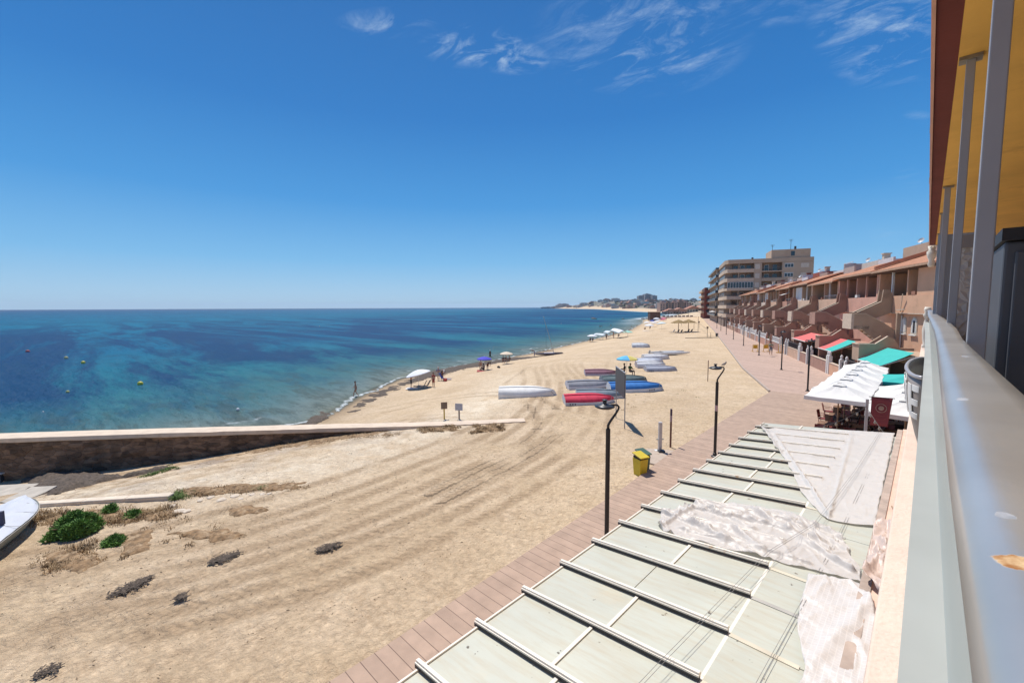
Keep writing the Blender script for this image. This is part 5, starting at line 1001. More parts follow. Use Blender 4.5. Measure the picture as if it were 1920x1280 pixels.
for f in range(5): 
    z=3+3*f; b=MB(); b.box(-1.4,1,z-.2,0,44,z+.9); b.build('balcony',beige2,b3)
    for k in range(4): b=MB(); b.box(1+k*3.5,-.06,z+.5,2.6+k*3.5,-.004,z+1.9); b.build('window',glass,b3)
# buildings behind the terrace, seen over its roofs
for k,(p,s,w,d,h,c,lb) in enumerate(((36,60,16,10,13.0,(.42,.33,.26),'flat roofed beige building behind the terrace, nearest to the railing'),(34,88,14,22,14.2,(.46,.34,.26),'long brown flat roofed building behind the terrace'),(30,118,10,20,13.9,(.45,.35,.28),'flat roofed building between the long brown one and the beige block'))):
    t=thing('flat_roofed_building',PS(p,s),lb,'building',None,HT); b=MB(); b.box(0,0,0,w,d,h-.5); b.build('wall',mat('back_building_%d'%k,c,.9),t); b=MB(); b.box(-.1,-.1,h-.5,w+.1,d+.1,h); b.build('roof_parapet',cop,t)
    for f in range(2,4): [MB().box(-.05,1+q*3,1+f*3.1,-.004,2.4+q*3,2.4+f*3.1).build('window',glass,t) for q in range(int(d/3))]
# ================================================================== FAR COAST: hills and town
tw=[mat('town_white',(.60,.56,.50),.9,.1,.05),mat('town_cream',(.52,.43,.32),.9,.1,.05),mat('town_brown',(.30,.20,.15),.9,.1,.05),mat('town_pink',(.45,.30,.24),.9,.1,.05),mat('town_grey',(.36,.34,.33),.9,.1,.05)]
tr_=mat('town_roof',(.42,.20,.13),.9); 
def atF(px,f_,z=None):
    r=(px-960)/810*f_; p=fwd*f_+rgt*r; p.z=gz(p.x,p.y) if z is None else z; return p
def tower(px,f_,w,d,h,m,name,label,cat,grp=None,rz=None,roof=False,win=True):
    p=atF(px,f_); t=thing(name,(p.x,p.y,p.z-2),label,cat,grp,YAW+(random.uniform(-.5,.5) if rz is None else rz)); b=MB(); b.box(-w/2,-d/2,0,w/2,d/2,h+2); b.build('wall',m,t)
    if roof: b=MB(); b.prism([(-w/2-.5,h+2),(0,h+2+w*.22),(w/2+.5,h+2)],-d/2-.5,d/2+.5,'y'); b.build('roof',tr_,t)
    elif h>9: b=MB(); b.box(-w*.2,-d*.2,h+2,w*.2,d*.2,h+5); b.build('roof_room',m,t)
    if win:
        n=int(w/3.4)
        for fl in range(int(h/3.2)):
            for k in range(n): MB().box(-w/2+1+k*w/n,-d/2-.15,3.5+fl*3.2,-w/2+1+k*w/n+w/n*.5,-d/2-.02,5.2+fl*3.2).build('window',glass,t)
    return t
random.seed(11)
cnt=0
def town_label(px,f_,h,m):
    rf=random.random()<.35 and h<9; cn=m.name.split('_')[1]; wh_='on the slope above the headland beach' if px<1110 else 'left of the grey hilltop towers' if px<1195 else 'below the grey hilltop towers' if px<1230 else 'behind the brown beachfront blocks' if px<1290 else 'right of the brown beachfront blocks'
    dd='near the far beach' if f_<1000 else 'halfway up the town' if f_<1900 else 'high at the back'
    lb='%s %s %s, %s %s'%('tall' if h>9 else 'low',cn,'red roofed house' if rf else 'flat roofed house',wh_,dd); return lb,'house',lb.replace(',',''),None,rf
while cnt<210:
    px=random.triangular(1018,1330,1200); f_=random.uniform(620,3000)**1.0
    p=atF(px,f_); z,dc,db=ground_np([(p.x,p.y)])
    if dc[0]<(95 if f_<1400 else 45) or f_<520: continue
    w=random.uniform(9,22)*(1 if f_<1500 else 1.6); h=random.choice((5,6,6,8,9,12,14) if f_>1200 else (4,5,6,6,8))
    m=random.choices(tw,(4,3,2,2,2))[0]; cnt+=1
    tower(px,f_,w,random.uniform(9,16),h,m,'town_house',*town_label(px,f_,h,m),win=False)
for k,(px,f_,w,h) in enumerate(((1199,2300,24,30),(1212,2330,30,40),(1225,2300,26,31),(1205,2350,14,34),(1219,2360,14,35))): tower(px,f_,w,26,h,tw[4],'tower_block',['stepped grey tower block on the hill, leftmost of the cluster','tallest grey tower block in the middle of the hill cluster','grey tower block on the hill, rightmost of the cluster','lower grey tower behind, left of the tallest','lower grey tower behind, right of the tallest'][k],'tower block',rz=.1)
for k,(px,w,h) in enumerate(((1241,15,15.5),(1252,15,14.5),(1263,15,15),(1274,16,14.5),(1285,15,13.5))): tower(px,780,w*.9,18,h,tw[2] if k%2 else tw[3],'brick_apartment_block',['brown apartment block, leftmost of the beachfront row','brown apartment block, second from left in the beachfront row','brown apartment block in the middle of the beachfront row','brown apartment block, second from right in the beachfront row','brown apartment block, rightmost of the beachfront row'][k],'building','brown apartment blocks on the far beachfront',rz=0)
for k,px in enumerate((1256,1272,1297,1313)): tower(px,560,18,10,4.5,tw[3] if k<2 else tw[1],'beach_house',['long red roofed house at the far beach, leftmost','long red roofed house at the far beach, second','long pale house at the far beach, third','long pale house at the far beach, nearest the red block'][k],'house',None,rz=0,roof=True,win=True)
# headland buildings out on the point
for k,(px,f_,w,h) in enumerate(((1019,3100,40,14),(1028,3100,60,13),(1040,3120,50,13),(1048,3100,46,22),(1058,3120,60,22),(1050,3150,30,27))): tower(px,f_,w,24,h,tw[4],'headland_building','grey building block far out on the headland','building','buildings out on the headland',rz=.1,win=False)
# far-off trees as one mass
b=MB(); 
for _ in range(260):
    px=random.uniform(1060,1335); f_=random.uniform(480,2700); p=atF(px,f_); z,dc,db=ground_np([(p.x,p.y)])
    if dc[0]<85: continue
    r=random.uniform(2,5)*(1 if f_<1200 else 1.6)
    for q in range(5):
        c=p+Vector((random.gauss(0,r*.6),random.gauss(0,r*.6),r*random.uniform(.4,1))); k=MB(); vs=[c+Vector((random.gauss(0,1),random.gauss(0,1),random.gauss(0,1))).normalized()*r*.6 for _ in range(7)]
        b.add(vs,[(0,1,2),(1,2,3),(2,3,4),(3,4,5),(4,5,6),(5,6,0),(0,2,5),(1,4,6)])
tag(b.build('distant_trees',mat('far_foliage',(.05,.07,.03),.9)),'dark scattered trees among the houses of the distant town','trees',kind='stuff')
# stone hut, long low terrace wall and its posts at the end of the beach
def box_on(name,px0,px1,f_,h,d,m,label,cat,z=None,bev=0):
    a=atF(px0,f_); c=atF(px1,f_); mid=(a+c)/2; w=(c-a).length; zz=z if z is not None else min(gz(a.x,a.y),gz(c.x,c.y)); t=thing(name,(mid.x,mid.y,zz-.5),label,cat,None,YAW); b=MB(); b.box(-w/2,0,0,w/2,d,h+.5); return t,b,w
t,b,w=box_on('stone_hut',1219,1238,283,4.9,5,None,'square dark stone hut on the shore at the end of the beach','hut',-1.9); b.build('wall',mat('hut_stone',(.15,.095,.075),.95,.3,.8,bump=.5,bs=3),t); b=MB(); b.box(w*.0,-.06,2.0,w*.12,-.004,3.2); b.build('opening',glass,t); b=MB(); b.box(-w/2-.15,-.15,5.4,w/2+.15,5.15,5.6); b.build('roof_edge',mat('hut_stone',(.15,.095,.075)),t)
t,b,w=box_on('beach_terrace',1238,1307,283,.9,14,None,'low white terrace platform at the end of the beach','terrace',-.9); b.build('platform',mat('pale_platform',(.66,.58,.50),.9,.05,1),t)
for x in (-.27,.0,.27): 
    b=MB(); b.tube([(w*x,1,1.4),(w*x,1,6.3)],.12,6); b.build('post',dkm,t)
b=MB(); b.box(-w*.27,.9,6.2,w*.27,1.1,6.4); b.build('beam',whp,t); b=MB()
for k in range(8): b.box(-w*.4+k*2.6,2,1.4,-w*.4+k*2.6+1.6,3,2.1)
b.build('terrace_seats',mat('dark_seat',(.12,.06,.06),.8),t)
for k,(px,py,r) in enumerate(((1206,598,2.2),(1213,597.5,2.4),(1219,597,2.2),(1112,597.5,3.0),(1116,598,2.0),(1168,598,1.6))):
    p=at(px,py,SEA); rock((p.x,p.y,SEA+.1),r*.7,mat('wet_rock',(.04,.035,.035),.6,.3,1),['dark shore rock left of the stone hut','dark shore rock below the stone hut','dark shore rock touching the stone hut','long dark rock breaking the water off the beach','small dark rock beside the long one in the water','small dark rock in the water nearer the surf'][k],'rocks at the shore' if k<3 else 'rocks in the water',.45,'rock',k)
# ================================================================== PEOPLE
skin_m=mat('skin',(.42,.24,.16),.7,.08,6); hairm=mat('dark_hair',(.03,.02,.015),.8,.2,20)
def skinmesh(joints,edges,name,m,parent,sub=1,root=0):
    me=bpy.data.meshes.new(name); me.from_pydata([j[0] for j in joints],edges,[]); o=bpy.data.objects.new(name,me); C.objects.link(o)
    md=o.modifiers.new('skin','SKIN'); md.use_smooth_shade=True
    lay=me.skin_vertices[0] if me.skin_vertices else None
    for i,j in enumerate(joints):
        r=j[1]; r=r if isinstance(r,tuple) else (r,r); lay.data[i].radius=r; lay.data[i].use_root=(i==root)
    sb_=o.modifiers.new('sub','SUBSURF'); sb_.levels=sub; sb_.render_levels=sub
    dg=bpy.context.evaluated_depsgraph_get(); ev=o.evaluated_get(dg); nm=bpy.data.meshes.new_from_object(ev); bpy.data.objects.remove(o); nm.name=name
    nm.materials.clear(); nm.materials.append(m); nm.polygons.foreach_set('use_smooth',[True]*len(nm.polygons))
    q=bpy.data.objects.new(name,nm); C.objects.link(q); q.parent=parent; return q
POSES={}
def J(pose):
    # x right, y forward (faces +y)
    st=dict(pel=(0,0,.93),bel=(0,.0,1.08),che=(0,.01,1.28),nk=(0,0,1.46),hd0=(0,.015,1.56),hd1=(0,.03,1.66),shL=(-.18,0,1.40),shR=(.18,0,1.40),elL=(-.24,-.02,1.12),elR=(.24,-.02,1.12),wrL=(-.26,.08,.88),wrR=(.26,.08,.88),haL=(-.265,.11,.80),haR=(.265,.11,.80),hiL=(-.10,0,.88),hiR=(.10,0,.88),knL=(-.11,.02,.48),knR=(.11,.02,.48),anL=(-.11,-.02,.08),anR=(.11,-.02,.08),toL=(-.13,.13,.03),toR=(.13,.13,.03))
    if pose=='walk': st.update(knL=(-.11,.17,.50),anL=(-.11,.22,.10),toL=(-.12,.37,.06),knR=(.11,-.03,.48),anR=(.11,-.30,.14),toR=(.11,-.18,.03),elL=(-.24,-.13,1.14),wrL=(-.25,-.12,.92),haL=(-.25,-.11,.85),elR=(.24,.07,1.14),wrR=(.24,.24,1.0),haR=(.24,.30,.96))
    if pose=='arms': st.update(elL=(-.27,.12,1.22),wrL=(-.16,.30,1.38),haL=(-.13,.36,1.42),elR=(.28,.14,1.26),wrR=(.2,.34,1.42),haR=(.18,.40,1.46))
    if pose=='bend': st.update(bel=(0,.10,1.05),che=(0,.30,1.15),nk=(0,.46,1.22),hd0=(0,.55,1.22),hd1=(0,.65,1.20),shL=(-.18,.40,1.18),shR=(.18,.40,1.18),elL=(-.2,.46,.92),elR=(.2,.46,.92),wrL=(-.16,.52,.7),wrR=(.16,.52,.7),haL=(-.15,.54,.63),haR=(.15,.54,.63))
    if pose=='sit': st.update(pel=(0,0,.18),bel=(0,-.02,.32),che=(0,-.02,.52),nk=(0,0,.70),hd0=(0,.02,.80),hd1=(0,.04,.90),shL=(-.18,-.01,.64),shR=(.18,-.01,.64),elL=(-.24,.08,.40),elR=(.24,.08,.40),wrL=(-.18,.3,.42),wrR=(.18,.3,.42),haL=(-.16,.37,.45),haR=(.16,.37,.45),hiL=(-.10,.04,.15),hiR=(.10,.04,.15),knL=(-.14,.42,.46),knR=(.14,.42,.46),anL=(-.12,.60,.10),anR=(.12,.60,.10),toL=(-.13,.74,.04),toR=(.13,.74,.04))
    if pose=='chair': st.update(pel=(0,0,.50),bel=(0,-.04,.64),che=(0,-.05,.84),nk=(0,-.02,1.02),hd0=(0,.0,1.12),hd1=(0,.02,1.22),shL=(-.18,-.03,.96),shR=(.18,-.03,.96),elL=(-.24,.06,.72),elR=(.24,.06,.72),wrL=(-.18,.3,.70),wrR=(.18,.3,.70),haL=(-.16,.37,.70),haR=(.16,.37,.70),hiL=(-.10,.04,.48),hiR=(.10,.04,.48),knL=(-.13,.46,.50),knR=(.13,.46,.50),anL=(-.12,.46,.10),anR=(.12,.46,.10),toL=(-.13,.60,.04),toR=(.13,.60,.04))
    if pose=='lie': st.update(pel=(0,0,.16),bel=(0,-.14,.18),che=(0,-.33,.28),nk=(0,-.5,.40),hd0=(0,-.58,.46),hd1=(0,-.66,.52),shL=(-.18,-.44,.36),shR=(.18,-.44,.36),elL=(-.26,-.5,.12),elR=(.26,-.5,.12),wrL=(-.24,-.26,.08),wrR=(.24,-.26,.08),haL=(-.23,-.19,.08),haR=(.23,-.19,.08),hiL=(-.1,.05,.14),hiR=(.1,.05,.14),knL=(-.12,.4,.40),knR=(.12,.44,.2),anL=(-.12,.68,.08),anR=(.12,.86,.08),toL=(-.12,.8,.05),toR=(.12,.92,.18))
    return st
RAD=dict(pel=(.155,.11),bel=(.125,.095),che=(.155,.105),nk=(.055,.055),hd0=(.075,.09),hd1=(.082,.10),sh=.062,el=.043,wr=.028,ha=(.035,.018),hi=.09,kn=.058,an=.038,to=(.04,.028))
ED=[('pel','bel'),('bel','che'),('che','nk'),('nk','hd0'),('hd0','hd1'),('che','shL'),('shL','elL'),('elL','wrL'),('wrL','haL'),('che','shR'),('shR','elR'),('elR','wrR'),('wrR','haR'),('pel','hiL'),('hiL','knL'),('knL','anL'),('anL','toL'),('pel','hiR'),('hiR','knR'),('knR','anR'),('anR','toR')]
def rad(k,g=1.0,add=0):
    r=RAD[k] if k in RAD else RAD[k[:2]]; r=r if isinstance(r,tuple) else (r,r); return tuple(x*g+add for x in r)
def subset(pose,keys,add,name,m,par,root):
    ks=list(keys); js=[(pose[k],rad(k,1,add)) for k in ks]; es=[(ks.index(a),ks.index(b)) for a,b in ED if a in ks and b in ks]; return skinmesh(js,es,name,m,par,1,ks.index(root))
def person(loc,rz,pose,label,top=None,bottom=None,hair=(.03,.02,.015),cap=None,group=None,h=1.0,skin=(.42,.24,.16),long=False):
    p=J(pose); sig=(pose,top,bottom,hair,cap,skin,long); t=thing('person',loc,label,'person',group,rz); t.scale=(h,h,h)
    sm_=mat('skin_%s'%(str(skin)),skin,.7,.08,6); ks=list(p.keys())
    o=skinmesh([(p[k],rad(k)) for k in ks],[(ks.index(a),ks.index(b)) for a,b in ED],'body',sm_,t,1,0)
    # fingers and face added into the body mesh
    f=MB()
    for sd_ in ('L','R'):
        w=Vector(p['wr'+sd_]); hd=Vector(p['ha'+sd_]); d=(hd-w).normalized(); s=Vector((1,0,0)) if abs(d.x)<.8 else Vector((0,1,0)); s=(s-d*s.dot(d)).normalized(); q=d.cross(s)
        for k in range(4): 
            a=hd+s*(.024-.016*k)*1.2; L_=(.07,.078,.072,.055)[k]; f.tube([a,a+d*L_*.55,a+d*L_*.9+q*.015],[.009,.008,.006],5)
        f.tube([w.lerp(hd,.5)+s*.025,hd+s*.05,hd+s*.055+d*.03],[.01,.009,.007],5)
    H=Vector(p['hd0']).lerp(Vector(p['hd1']),.5); hv=(Vector(p['hd1'])-Vector(p['hd0'])).normalized(); ff=Vector((0,1,0)); ff=(ff-hv*ff.dot(hv)).normalized() if abs(hv.y)<.9 else Vector((0,0,-1))
    f.tube([H+ff*.075+hv*.02,H+ff*.115-hv*.012],[.012,.016],5); 
    for sx in (-1,1): f.tube([H+Vector((sx*.082,0,0))+hv*.02,H+Vector((sx*.088,0,0))-hv*.025],[.014,.01],5)
    bm=bmesh.new(); bm.from_mesh(o.data); tmp=bpy.data.meshes.new('t'); tmp.from_pydata(f.v,[],f.f); bm.from_mesh(tmp); bm.to_mesh(o.data); bm.free(); bpy.data.meshes.remove(tmp)
    e=MB()
    for sx in (-1,1): e.lathe([(.0,-.008),(.009,0),(.0,.008)],6,tuple(H+ff*.088+Vector((sx*.03,0,0))+hv*.022))
    e.build('eyes',mat('eye_dark',(.02,.015,.012),.4),t)
    m=MB(); m.tube([H+ff*.09-hv*.045+Vector((-.022,0,0)),H+ff*.094-hv*.045,H+ff*.09-hv*.045+Vector((.022,0,0))],.005,5); m.build('mouth',mat('lip',(.3,.1,.08),.6),t)
    hm=mat('hair_%s'%str(hair),hair,.8,.2,20)
    b=MB(); c=H+hv*.035-ff*.018
    def hf(u,v):
        th=u*2*pi; ph=(1-v)*pi*.5; side=Vector((1,0,0)); d=side*math.cos(th)*math.sin(pi/2-ph+0)*0; ca=math.cos(ph); sa_=math.sin(ph)
        r=side*math.cos(th)*ca*.092+ff*math.sin(th)*ca*.10+hv*sa_*.105
        if v==0: r=r-hv*(.06 if math.sin(th)<.2 else .0)-hv*(.14 if long and math.sin(th)<.0 else 0)
        return c+r
    b.grid(lambda u,v:hf(u,1-v) if False else hf(u,v),14,6); b.build('hair',hm,t,smooth=True)
    if cap:
        b=MB(); b.grid(lambda u,v:c+hv*.012+(hf(u,v)-c)*1.13,14,5); bb_=c+ff*.10; b.grid(lambda u,v:bb_+Vector((1,0,0))*(u-.5)*.13+ff*v*.085-hv*.005*v,4,2); b.build('cap',mat('cap_%s'%str(cap),cap,.8),t,smooth=True)
    if top: subset(p,('bel','che','nk','shL','shR','elL','elR'),.012,'shirt',mat('shirt_%s'%str(top),top,.85,.15,9),t,'che') if top and not (isinstance(top,tuple) and len(top)==4) else subset(p,('bel','che'),.01,'swimsuit_top',mat('swim_%s'%str(top),top[:3],.8),t,'che')
    if bottom: subset(p,('bel','pel','hiL','hiR','knL','knR') if not (len(bottom)==4) else ('bel','pel','hiL','hiR'),.014,'shorts' if len(bottom)!=4 else 'swimsuit_bottom',mat('bottom_%s'%str(bottom),bottom[:3],.85,.15,9),t,'pel')
    return t
def G(px,py,dz=0): p=ag(px,py); p.z+=dz; return p
RV=YAW  # facing helper: rz=YAW faces away from the camera, YAW+pi faces it
p=at(667,743,SEA-.05); person((p.x,p.y,SEA-.12),YAW+1.9,'walk','woman in a bikini wading in the shallows left of the white parasol',(.05,.03,.05,1),(.05,.03,.05,1),long=True,h=1.02)
person(G(771,727),YAW-1.4,'arms','person in a red top and dark shorts reaching up to the tilted white parasol',(.25,.05,.05),(.03,.035,.04),h=.98)
person(G(813,725),YAW+pi-.6,'stand','woman in a plain red dress standing between the parasol and the group',(.38,.06,.05),(.38,.07,.05),h=.97,hair=(.12,.06,.03))
person(G(822,713),YAW+pi,'walk','person in lavender top and pale trousers behind the woman in red',(.20,.17,.27),(.45,.42,.40),cap=(.6,.45,.4),h=1.0)
person(G(829,713),YAW+pi+.5,'bend','person in black shirt and white cap bending over a beach chair',(.02,.022,.03),(.10,.04,.04),cap=(.75,.75,.73),h=1.08)
person(G(901,694),YAW+.6,'stand','person in white top standing beside the purple parasol',(.6,.6,.6),(.35,.2,.15,1),h=.98)
person(G(907,694),YAW+2.5,'sit','person sitting on a red towel under the purple parasol',None,(.03,.03,.05),h=1.0)
person(G(914,693),YAW-2.3,'bend','person in dark top stooping at the right of the purple parasol',(.05,.04,.05),(.2,.07,.05),h=.9)
person(G(919,673),YAW+.9,'stand','person in black with white cap standing at the water edge',(.02,.02,.02),(.02,.02,.02),cap=(.7,.7,.7),h=1.0)
for k,(x,c) in enumerate(((943.5,(.05,.04,.07)),(949,(.10,.06,.07)),(955,(.12,.10,.10)))): person(G(x,681.5),YAW+(.2*k),'chair',['person seated left under the cream parasol, facing the sea','person seated in the middle under the cream parasol','person seated right under the cream parasol'][k],c,(.05,.05,.08),h=1.0)
person(G(1002,668),YAW+1.5,'bend','person crouching over the stern of the beached catamaran',(.08,.04,.05),(.06,.04,.06),h=1.0)
person(G(1107,641),YAW,'chair','person seated under the white parasol, left one',(.1,.04,.05),(.05,.04,.06)); person(G(1111.5,641),YAW,'chair','person seated under the white parasol, right one',(.06,.06,.1),(.08,.05,.06))
person(G(1137,637),YAW+.4,'stand','dark figure standing by the pale shelters at the waterline',(.05,.08,.14),(.05,.06,.1)); person(G(1150,634),YAW+1,'stand','standing figure with reddish skin left of the large white shelter',None,(.3,.05,.05,1),skin=(.42,.17,.12),h=1.1)
person(G(1160,633),YAW,'chair','person seated under the large white shelter',(.1,.07,.05),(.1,.07,.06))
for k,(x,y,zz) in enumerate(((1125,612,.75),(1128.5,612,.7),(1145.5,610,.75))): q=at(x,y+1,SEA); person((q.x,q.y,SEA-zz),YAW+k,'stand',['bather standing in the water, left of the pair','bather standing in the water, right of the pair','bather standing alone in the water nearer the surf'][k],None,(.05,.05,.08,1))
for k,(x,y) in enumerate(((599,612),(1018,609),(1052,607),(1184,613))): q=at(x,y,SEA); person((q.x,q.y,SEA-1.15),YAW+k*2,'stand',['lone swimmer far out in the dark blue water','swimmer beside the catamaran mast','swimmer right of the catamaran mast','small bather in the shallows near the surf'][k],None,(.05,.05,.08,1))
person(G(1170.5,705),YAW+1.2,'chair','person in black seated left of the rainbow parasol pole',(.02,.02,.02),(.03,.03,.03)); person(G(1181.5,705),YAW-1,'chair','person in green seated right of the rainbow parasol pole',(.05,.12,.04),(.03,.04,.05))
# walker on the promenade
q=at(1445,665.5,0); person(q,YAW+pi-.5,'walk','person with black hair in a green patterned shirt walking on the promenade',(.28,.36,.26),(.13,.16,.20),h=1.06)
person((-1.75,27.6,0),R(100),'chair','person in a tan shirt seated at a restaurant table by the banner post',(.45,.30,.20),(.05,.05,.06)); person((-3.0,27.1,0),R(-20),'chair','person in black seated at a restaurant table near the promenade side',(.03,.03,.035),(.04,.04,.05))
person(G(1209.5,618),YAW,'sit','person sitting by the crowd of far parasols, left side',(.1,.1,.1),(.05,.05,.08)); person(G(1219,617),YAW,'chair','person in a chair by the crowd of far parasols, right side',(.04,.04,.05),(.05,.05,.08)); person(G(1249,600),YAW,'stand','person in red standing right of the far red parasols',(.5,.08,.07),(.3,.1,.1))
# ================================================================== BEACH PARASOLS AND KIT
def brolly(p,r,zt,cols,label,tilt=0,az=0,cat='parasol',grp=None,drop=.42,pole=None):
    t=thing('beach_parasol',p,label,cat,grp); t.rotation_euler=(0,0,az); n=len(cols) if len(cols)>1 else 1; seg=24; b=MB(); T_=Matrix.Rotation(tilt,3,'Y')
    ms=[mat('canvas_%s'%str(tuple(round(x,2) for x in c)),c,.8,.04,4) for c in cols]; top=Vector((0,0,zt))
    Vv=[];
    for i in range(seg+1):
        pass
    for i in range(seg):
        b.m=(i*n//seg)%n if n>1 else 0
        a0,a1=2*pi*i/seg,2*pi*(i+1)/seg; prev=None
        for j in range(6):
            q0=j/6;q1=(j+1)/6
            def P_(a,q): 
                s=1-.05*abs(math.sin(a*4))*q; return top+T_@Vector((r*q*math.cos(a)*s,r*q*math.sin(a)*s,-drop*q**1.7*r/1.0*.75))
            b.add([P_(a0,q0),P_(a1,q0),P_(a1,q1),P_(a0,q1)],[(0,1,2,3)])
        b.add([P_(a0,1),P_(a1,1),P_(a1,1)-Vector((0,0,.08)),P_(a0,1)-Vector((0,0,.08))],[(0,1,2,3)])
    o=b.build('canopy',ms,t,smooth=False); bm=bmesh.new(); bm.from_mesh(o.data); bmesh.ops.remove_doubles(bm,verts=bm.verts,dist=.001); bm.to_mesh(o.data); bm.free()
    q=o.modifiers.new('thickness','SOLIDIFY'); q.thickness=.008
    b=MB(); ax=T_@Vector((0,0,-1)); b.tube([top+Vector((0,0,.08)),top+ax*.5,Vector((ax.x*.6,0,.0))],.018,6); b.build('pole',mat('white_pole',(.6,.6,.58),.5),t)
    return t
W_=(.75,.75,.76)
brolly(G(783,727),1.45,2.1,[W_],'tilted white beach parasol, widest one on the near shore',R(14),YAW+pi)
brolly(G(908,694),1.05,1.95,[(.06,.05,.50)],'purple blue beach parasol near the waterline',0)
brolly(G(949.5,682),1.05,1.95,[(.72,.58,.42)],'cream beach parasol with three seated people',0)
brolly(G(1110,641),1.35,2.05,[W_],'white beach parasol farther along, beside the long pale shelters',0)
brolly(G(1175,704),1.05,2.0,[(.10,.45,.65),(.10,.40,.62),(.62,.50,.12),(.70,.62,.20),(.55,.60,.15),(.20,.55,.30),(.12,.50,.45),(.08,.42,.62)],'rainbow beach parasol behind the boats',0,YAW+R(180))
fpar=[(1213,611,W_,'white beach parasol in the far crowd, left front'),(1223,608,(.10,.17,.55),'blue beach parasol in the far crowd'),(1217,620,W_,'low white shelter in the far crowd, front'),(1233,609,W_,'white beach parasol right of the blue one'),(1240,616,(.62,.72,.74),'pale blue parasol at the front right of the far crowd'),(1231,602,W_,'broad white parasol at the back of the far crowd'),(1243,606,(.60,.10,.18),'red parasol in the far crowd, lower one'),(1244,602,(.62,.22,.26),'pink red parasol in the far crowd, upper one'),(1209,614,(.6,.5,.35),'small sand coloured parasol at the left of the far crowd'),(1226,613,W_,'small white parasol in the middle of the far crowd')]
for k,(x,y,c,lb) in enumerate(fpar): brolly(G(x,y),1.5 if k!=5 else 2.2,2.1,[c],lb,R(random.uniform(-12,12)),random.random()*6,'parasol','parasols of the far crowd on the beach')
brolly(G(1177,630),1.4,1.5,[(.35,.62,.50)],'small pale green parasol right of the large white shelter',0)
def shelter(x0,x1,y,h,d,m,label):
    a=G(x0,y); c=G(x1,y); w=(c-a).length; t=thing('beach_shelter',(a+c)/2,label,'shelter',None,math.atan2((c-a).y,(c-a).x)); b=MB(); b.grid(lambda u,v:((u-.5)*w,-d/2+d*v,h*(.75+.25*math.sin(v*pi)*1)+.08*math.sin(u*pi)),8,8); o=b.build('roof_cloth',m,t,smooth=True); q=o.modifiers.new('thickness','SOLIDIFY'); q.thickness=.01
    for sx in (-.48,.48):
        for sy in (-.48,.48): b=MB(); b.tube([(sx*w,sy*d,-.1),(sx*w,sy*d,h*.78)],.03,6); b.build('pole',mat('white_pole',(.6,.6,.58),.5),t)
    return t
shm=mat('pale_cloth',(.62,.66,.68),.8); shelter(1118,1136,636.5,1.7,2.0,shm,'long pale cloth shelter right of the white parasol'); shelter(1137,1146,634.5,2.2,2,shm,'short pale cloth shelter beside the standing dark figure'); shelter(1152,1169,633.5,2.3,2.4,mat('white_cloth',(.75,.75,.75),.8),'large white shelter at the waterline')
# towel, beach chairs, bags
def towel(px,py,w,l,c,label,rz=0): p=G(px,py,.03); b=MB(); b.grid(lambda u,v:((u-.5)*w,(v-.5)*l,.02*math.sin(u*9+v*5)),8,8); o=b.build('towel',mat('towel_%s'%str(c),c,.9),loc=p); o.rotation_euler=(0,0,rz); q=o.modifiers.new('thickness','SOLIDIFY'); q.thickness=.02; tag(o,label,'towel')
towel(778,728.5,.9,2.0,(.7,.7,.7),'white towel on the sand under the tilted white parasol',YAW+1.5); towel(908,695.5,1.6,2.0,(.35,.06,.05),'red towel under the purple parasol',YAW+1.6); towel(1213,620,1.5,2.5,(.7,.68,.64),'white towel in front of the far parasols',YAW+1.5)
def lounge(p,rz,c,label):
    t=thing('beach_chair',p,label,'beach chair',None,rz); b=MB(); b.grid(lambda u,v:((u-.5)*.55,-.35+v*1.2,.25-.05*math.sin(v*pi)),3,6); b.grid(lambda u,v:((u-.5)*.55,-.35-.35*v,.27+.65*v),3,4); o=b.build('seat_cloth',mat('chair_%s'%str(c),c,.8),t); q=o.modifiers.new('thickness','SOLIDIFY'); q.thickness=.012
    for x in (-.28,.28): b=MB(); b.tube([(x,-.7,.9),(x,-.35,.26),(x,.85,.26)],.016,6); b.tube([(x,-.3,0),(x,0,.25),(x,.3,0)],.014,6); b.build('frame',alu2,t)
    return t
lounge(G(796,727),YAW+pi*.45,(.14,.14,.17),'grey reclined beach chair under the tilted white parasol'); lounge(G(789,728),YAW+pi*.5,(.10,.09,.08),'dark low beach chair left of the reclined one'); lounge(G(834,713),YAW-pi*.6,(.07,.10,.35),'blue beach chair at the right of the standing group'); lounge(G(1260,624),YAW+pi/2,(.10,.10,.12),'dark sun lounger left of the straw parasols')
bgk=MB(); bgk.tube([(-.25,0,.12),(0,0,.2),(.25,0,.12)],[.1,.16,.1],8); o=bgk.build('beach_bag',mat('black_bag',(.02,.02,.022),.7),loc=G(935,690)); tag(o,'black bag lying on sand right of the purple parasol','bag')
bgk=MB(); bgk.box(-.2,-.15,0,.2,.15,.35); o=bgk.build('cool_box',mat('red_box',(.45,.06,.05),.6),loc=G(835,714.5),bevel=.04); tag(o,'red cool box on the sand at the feet of the group','cool box')
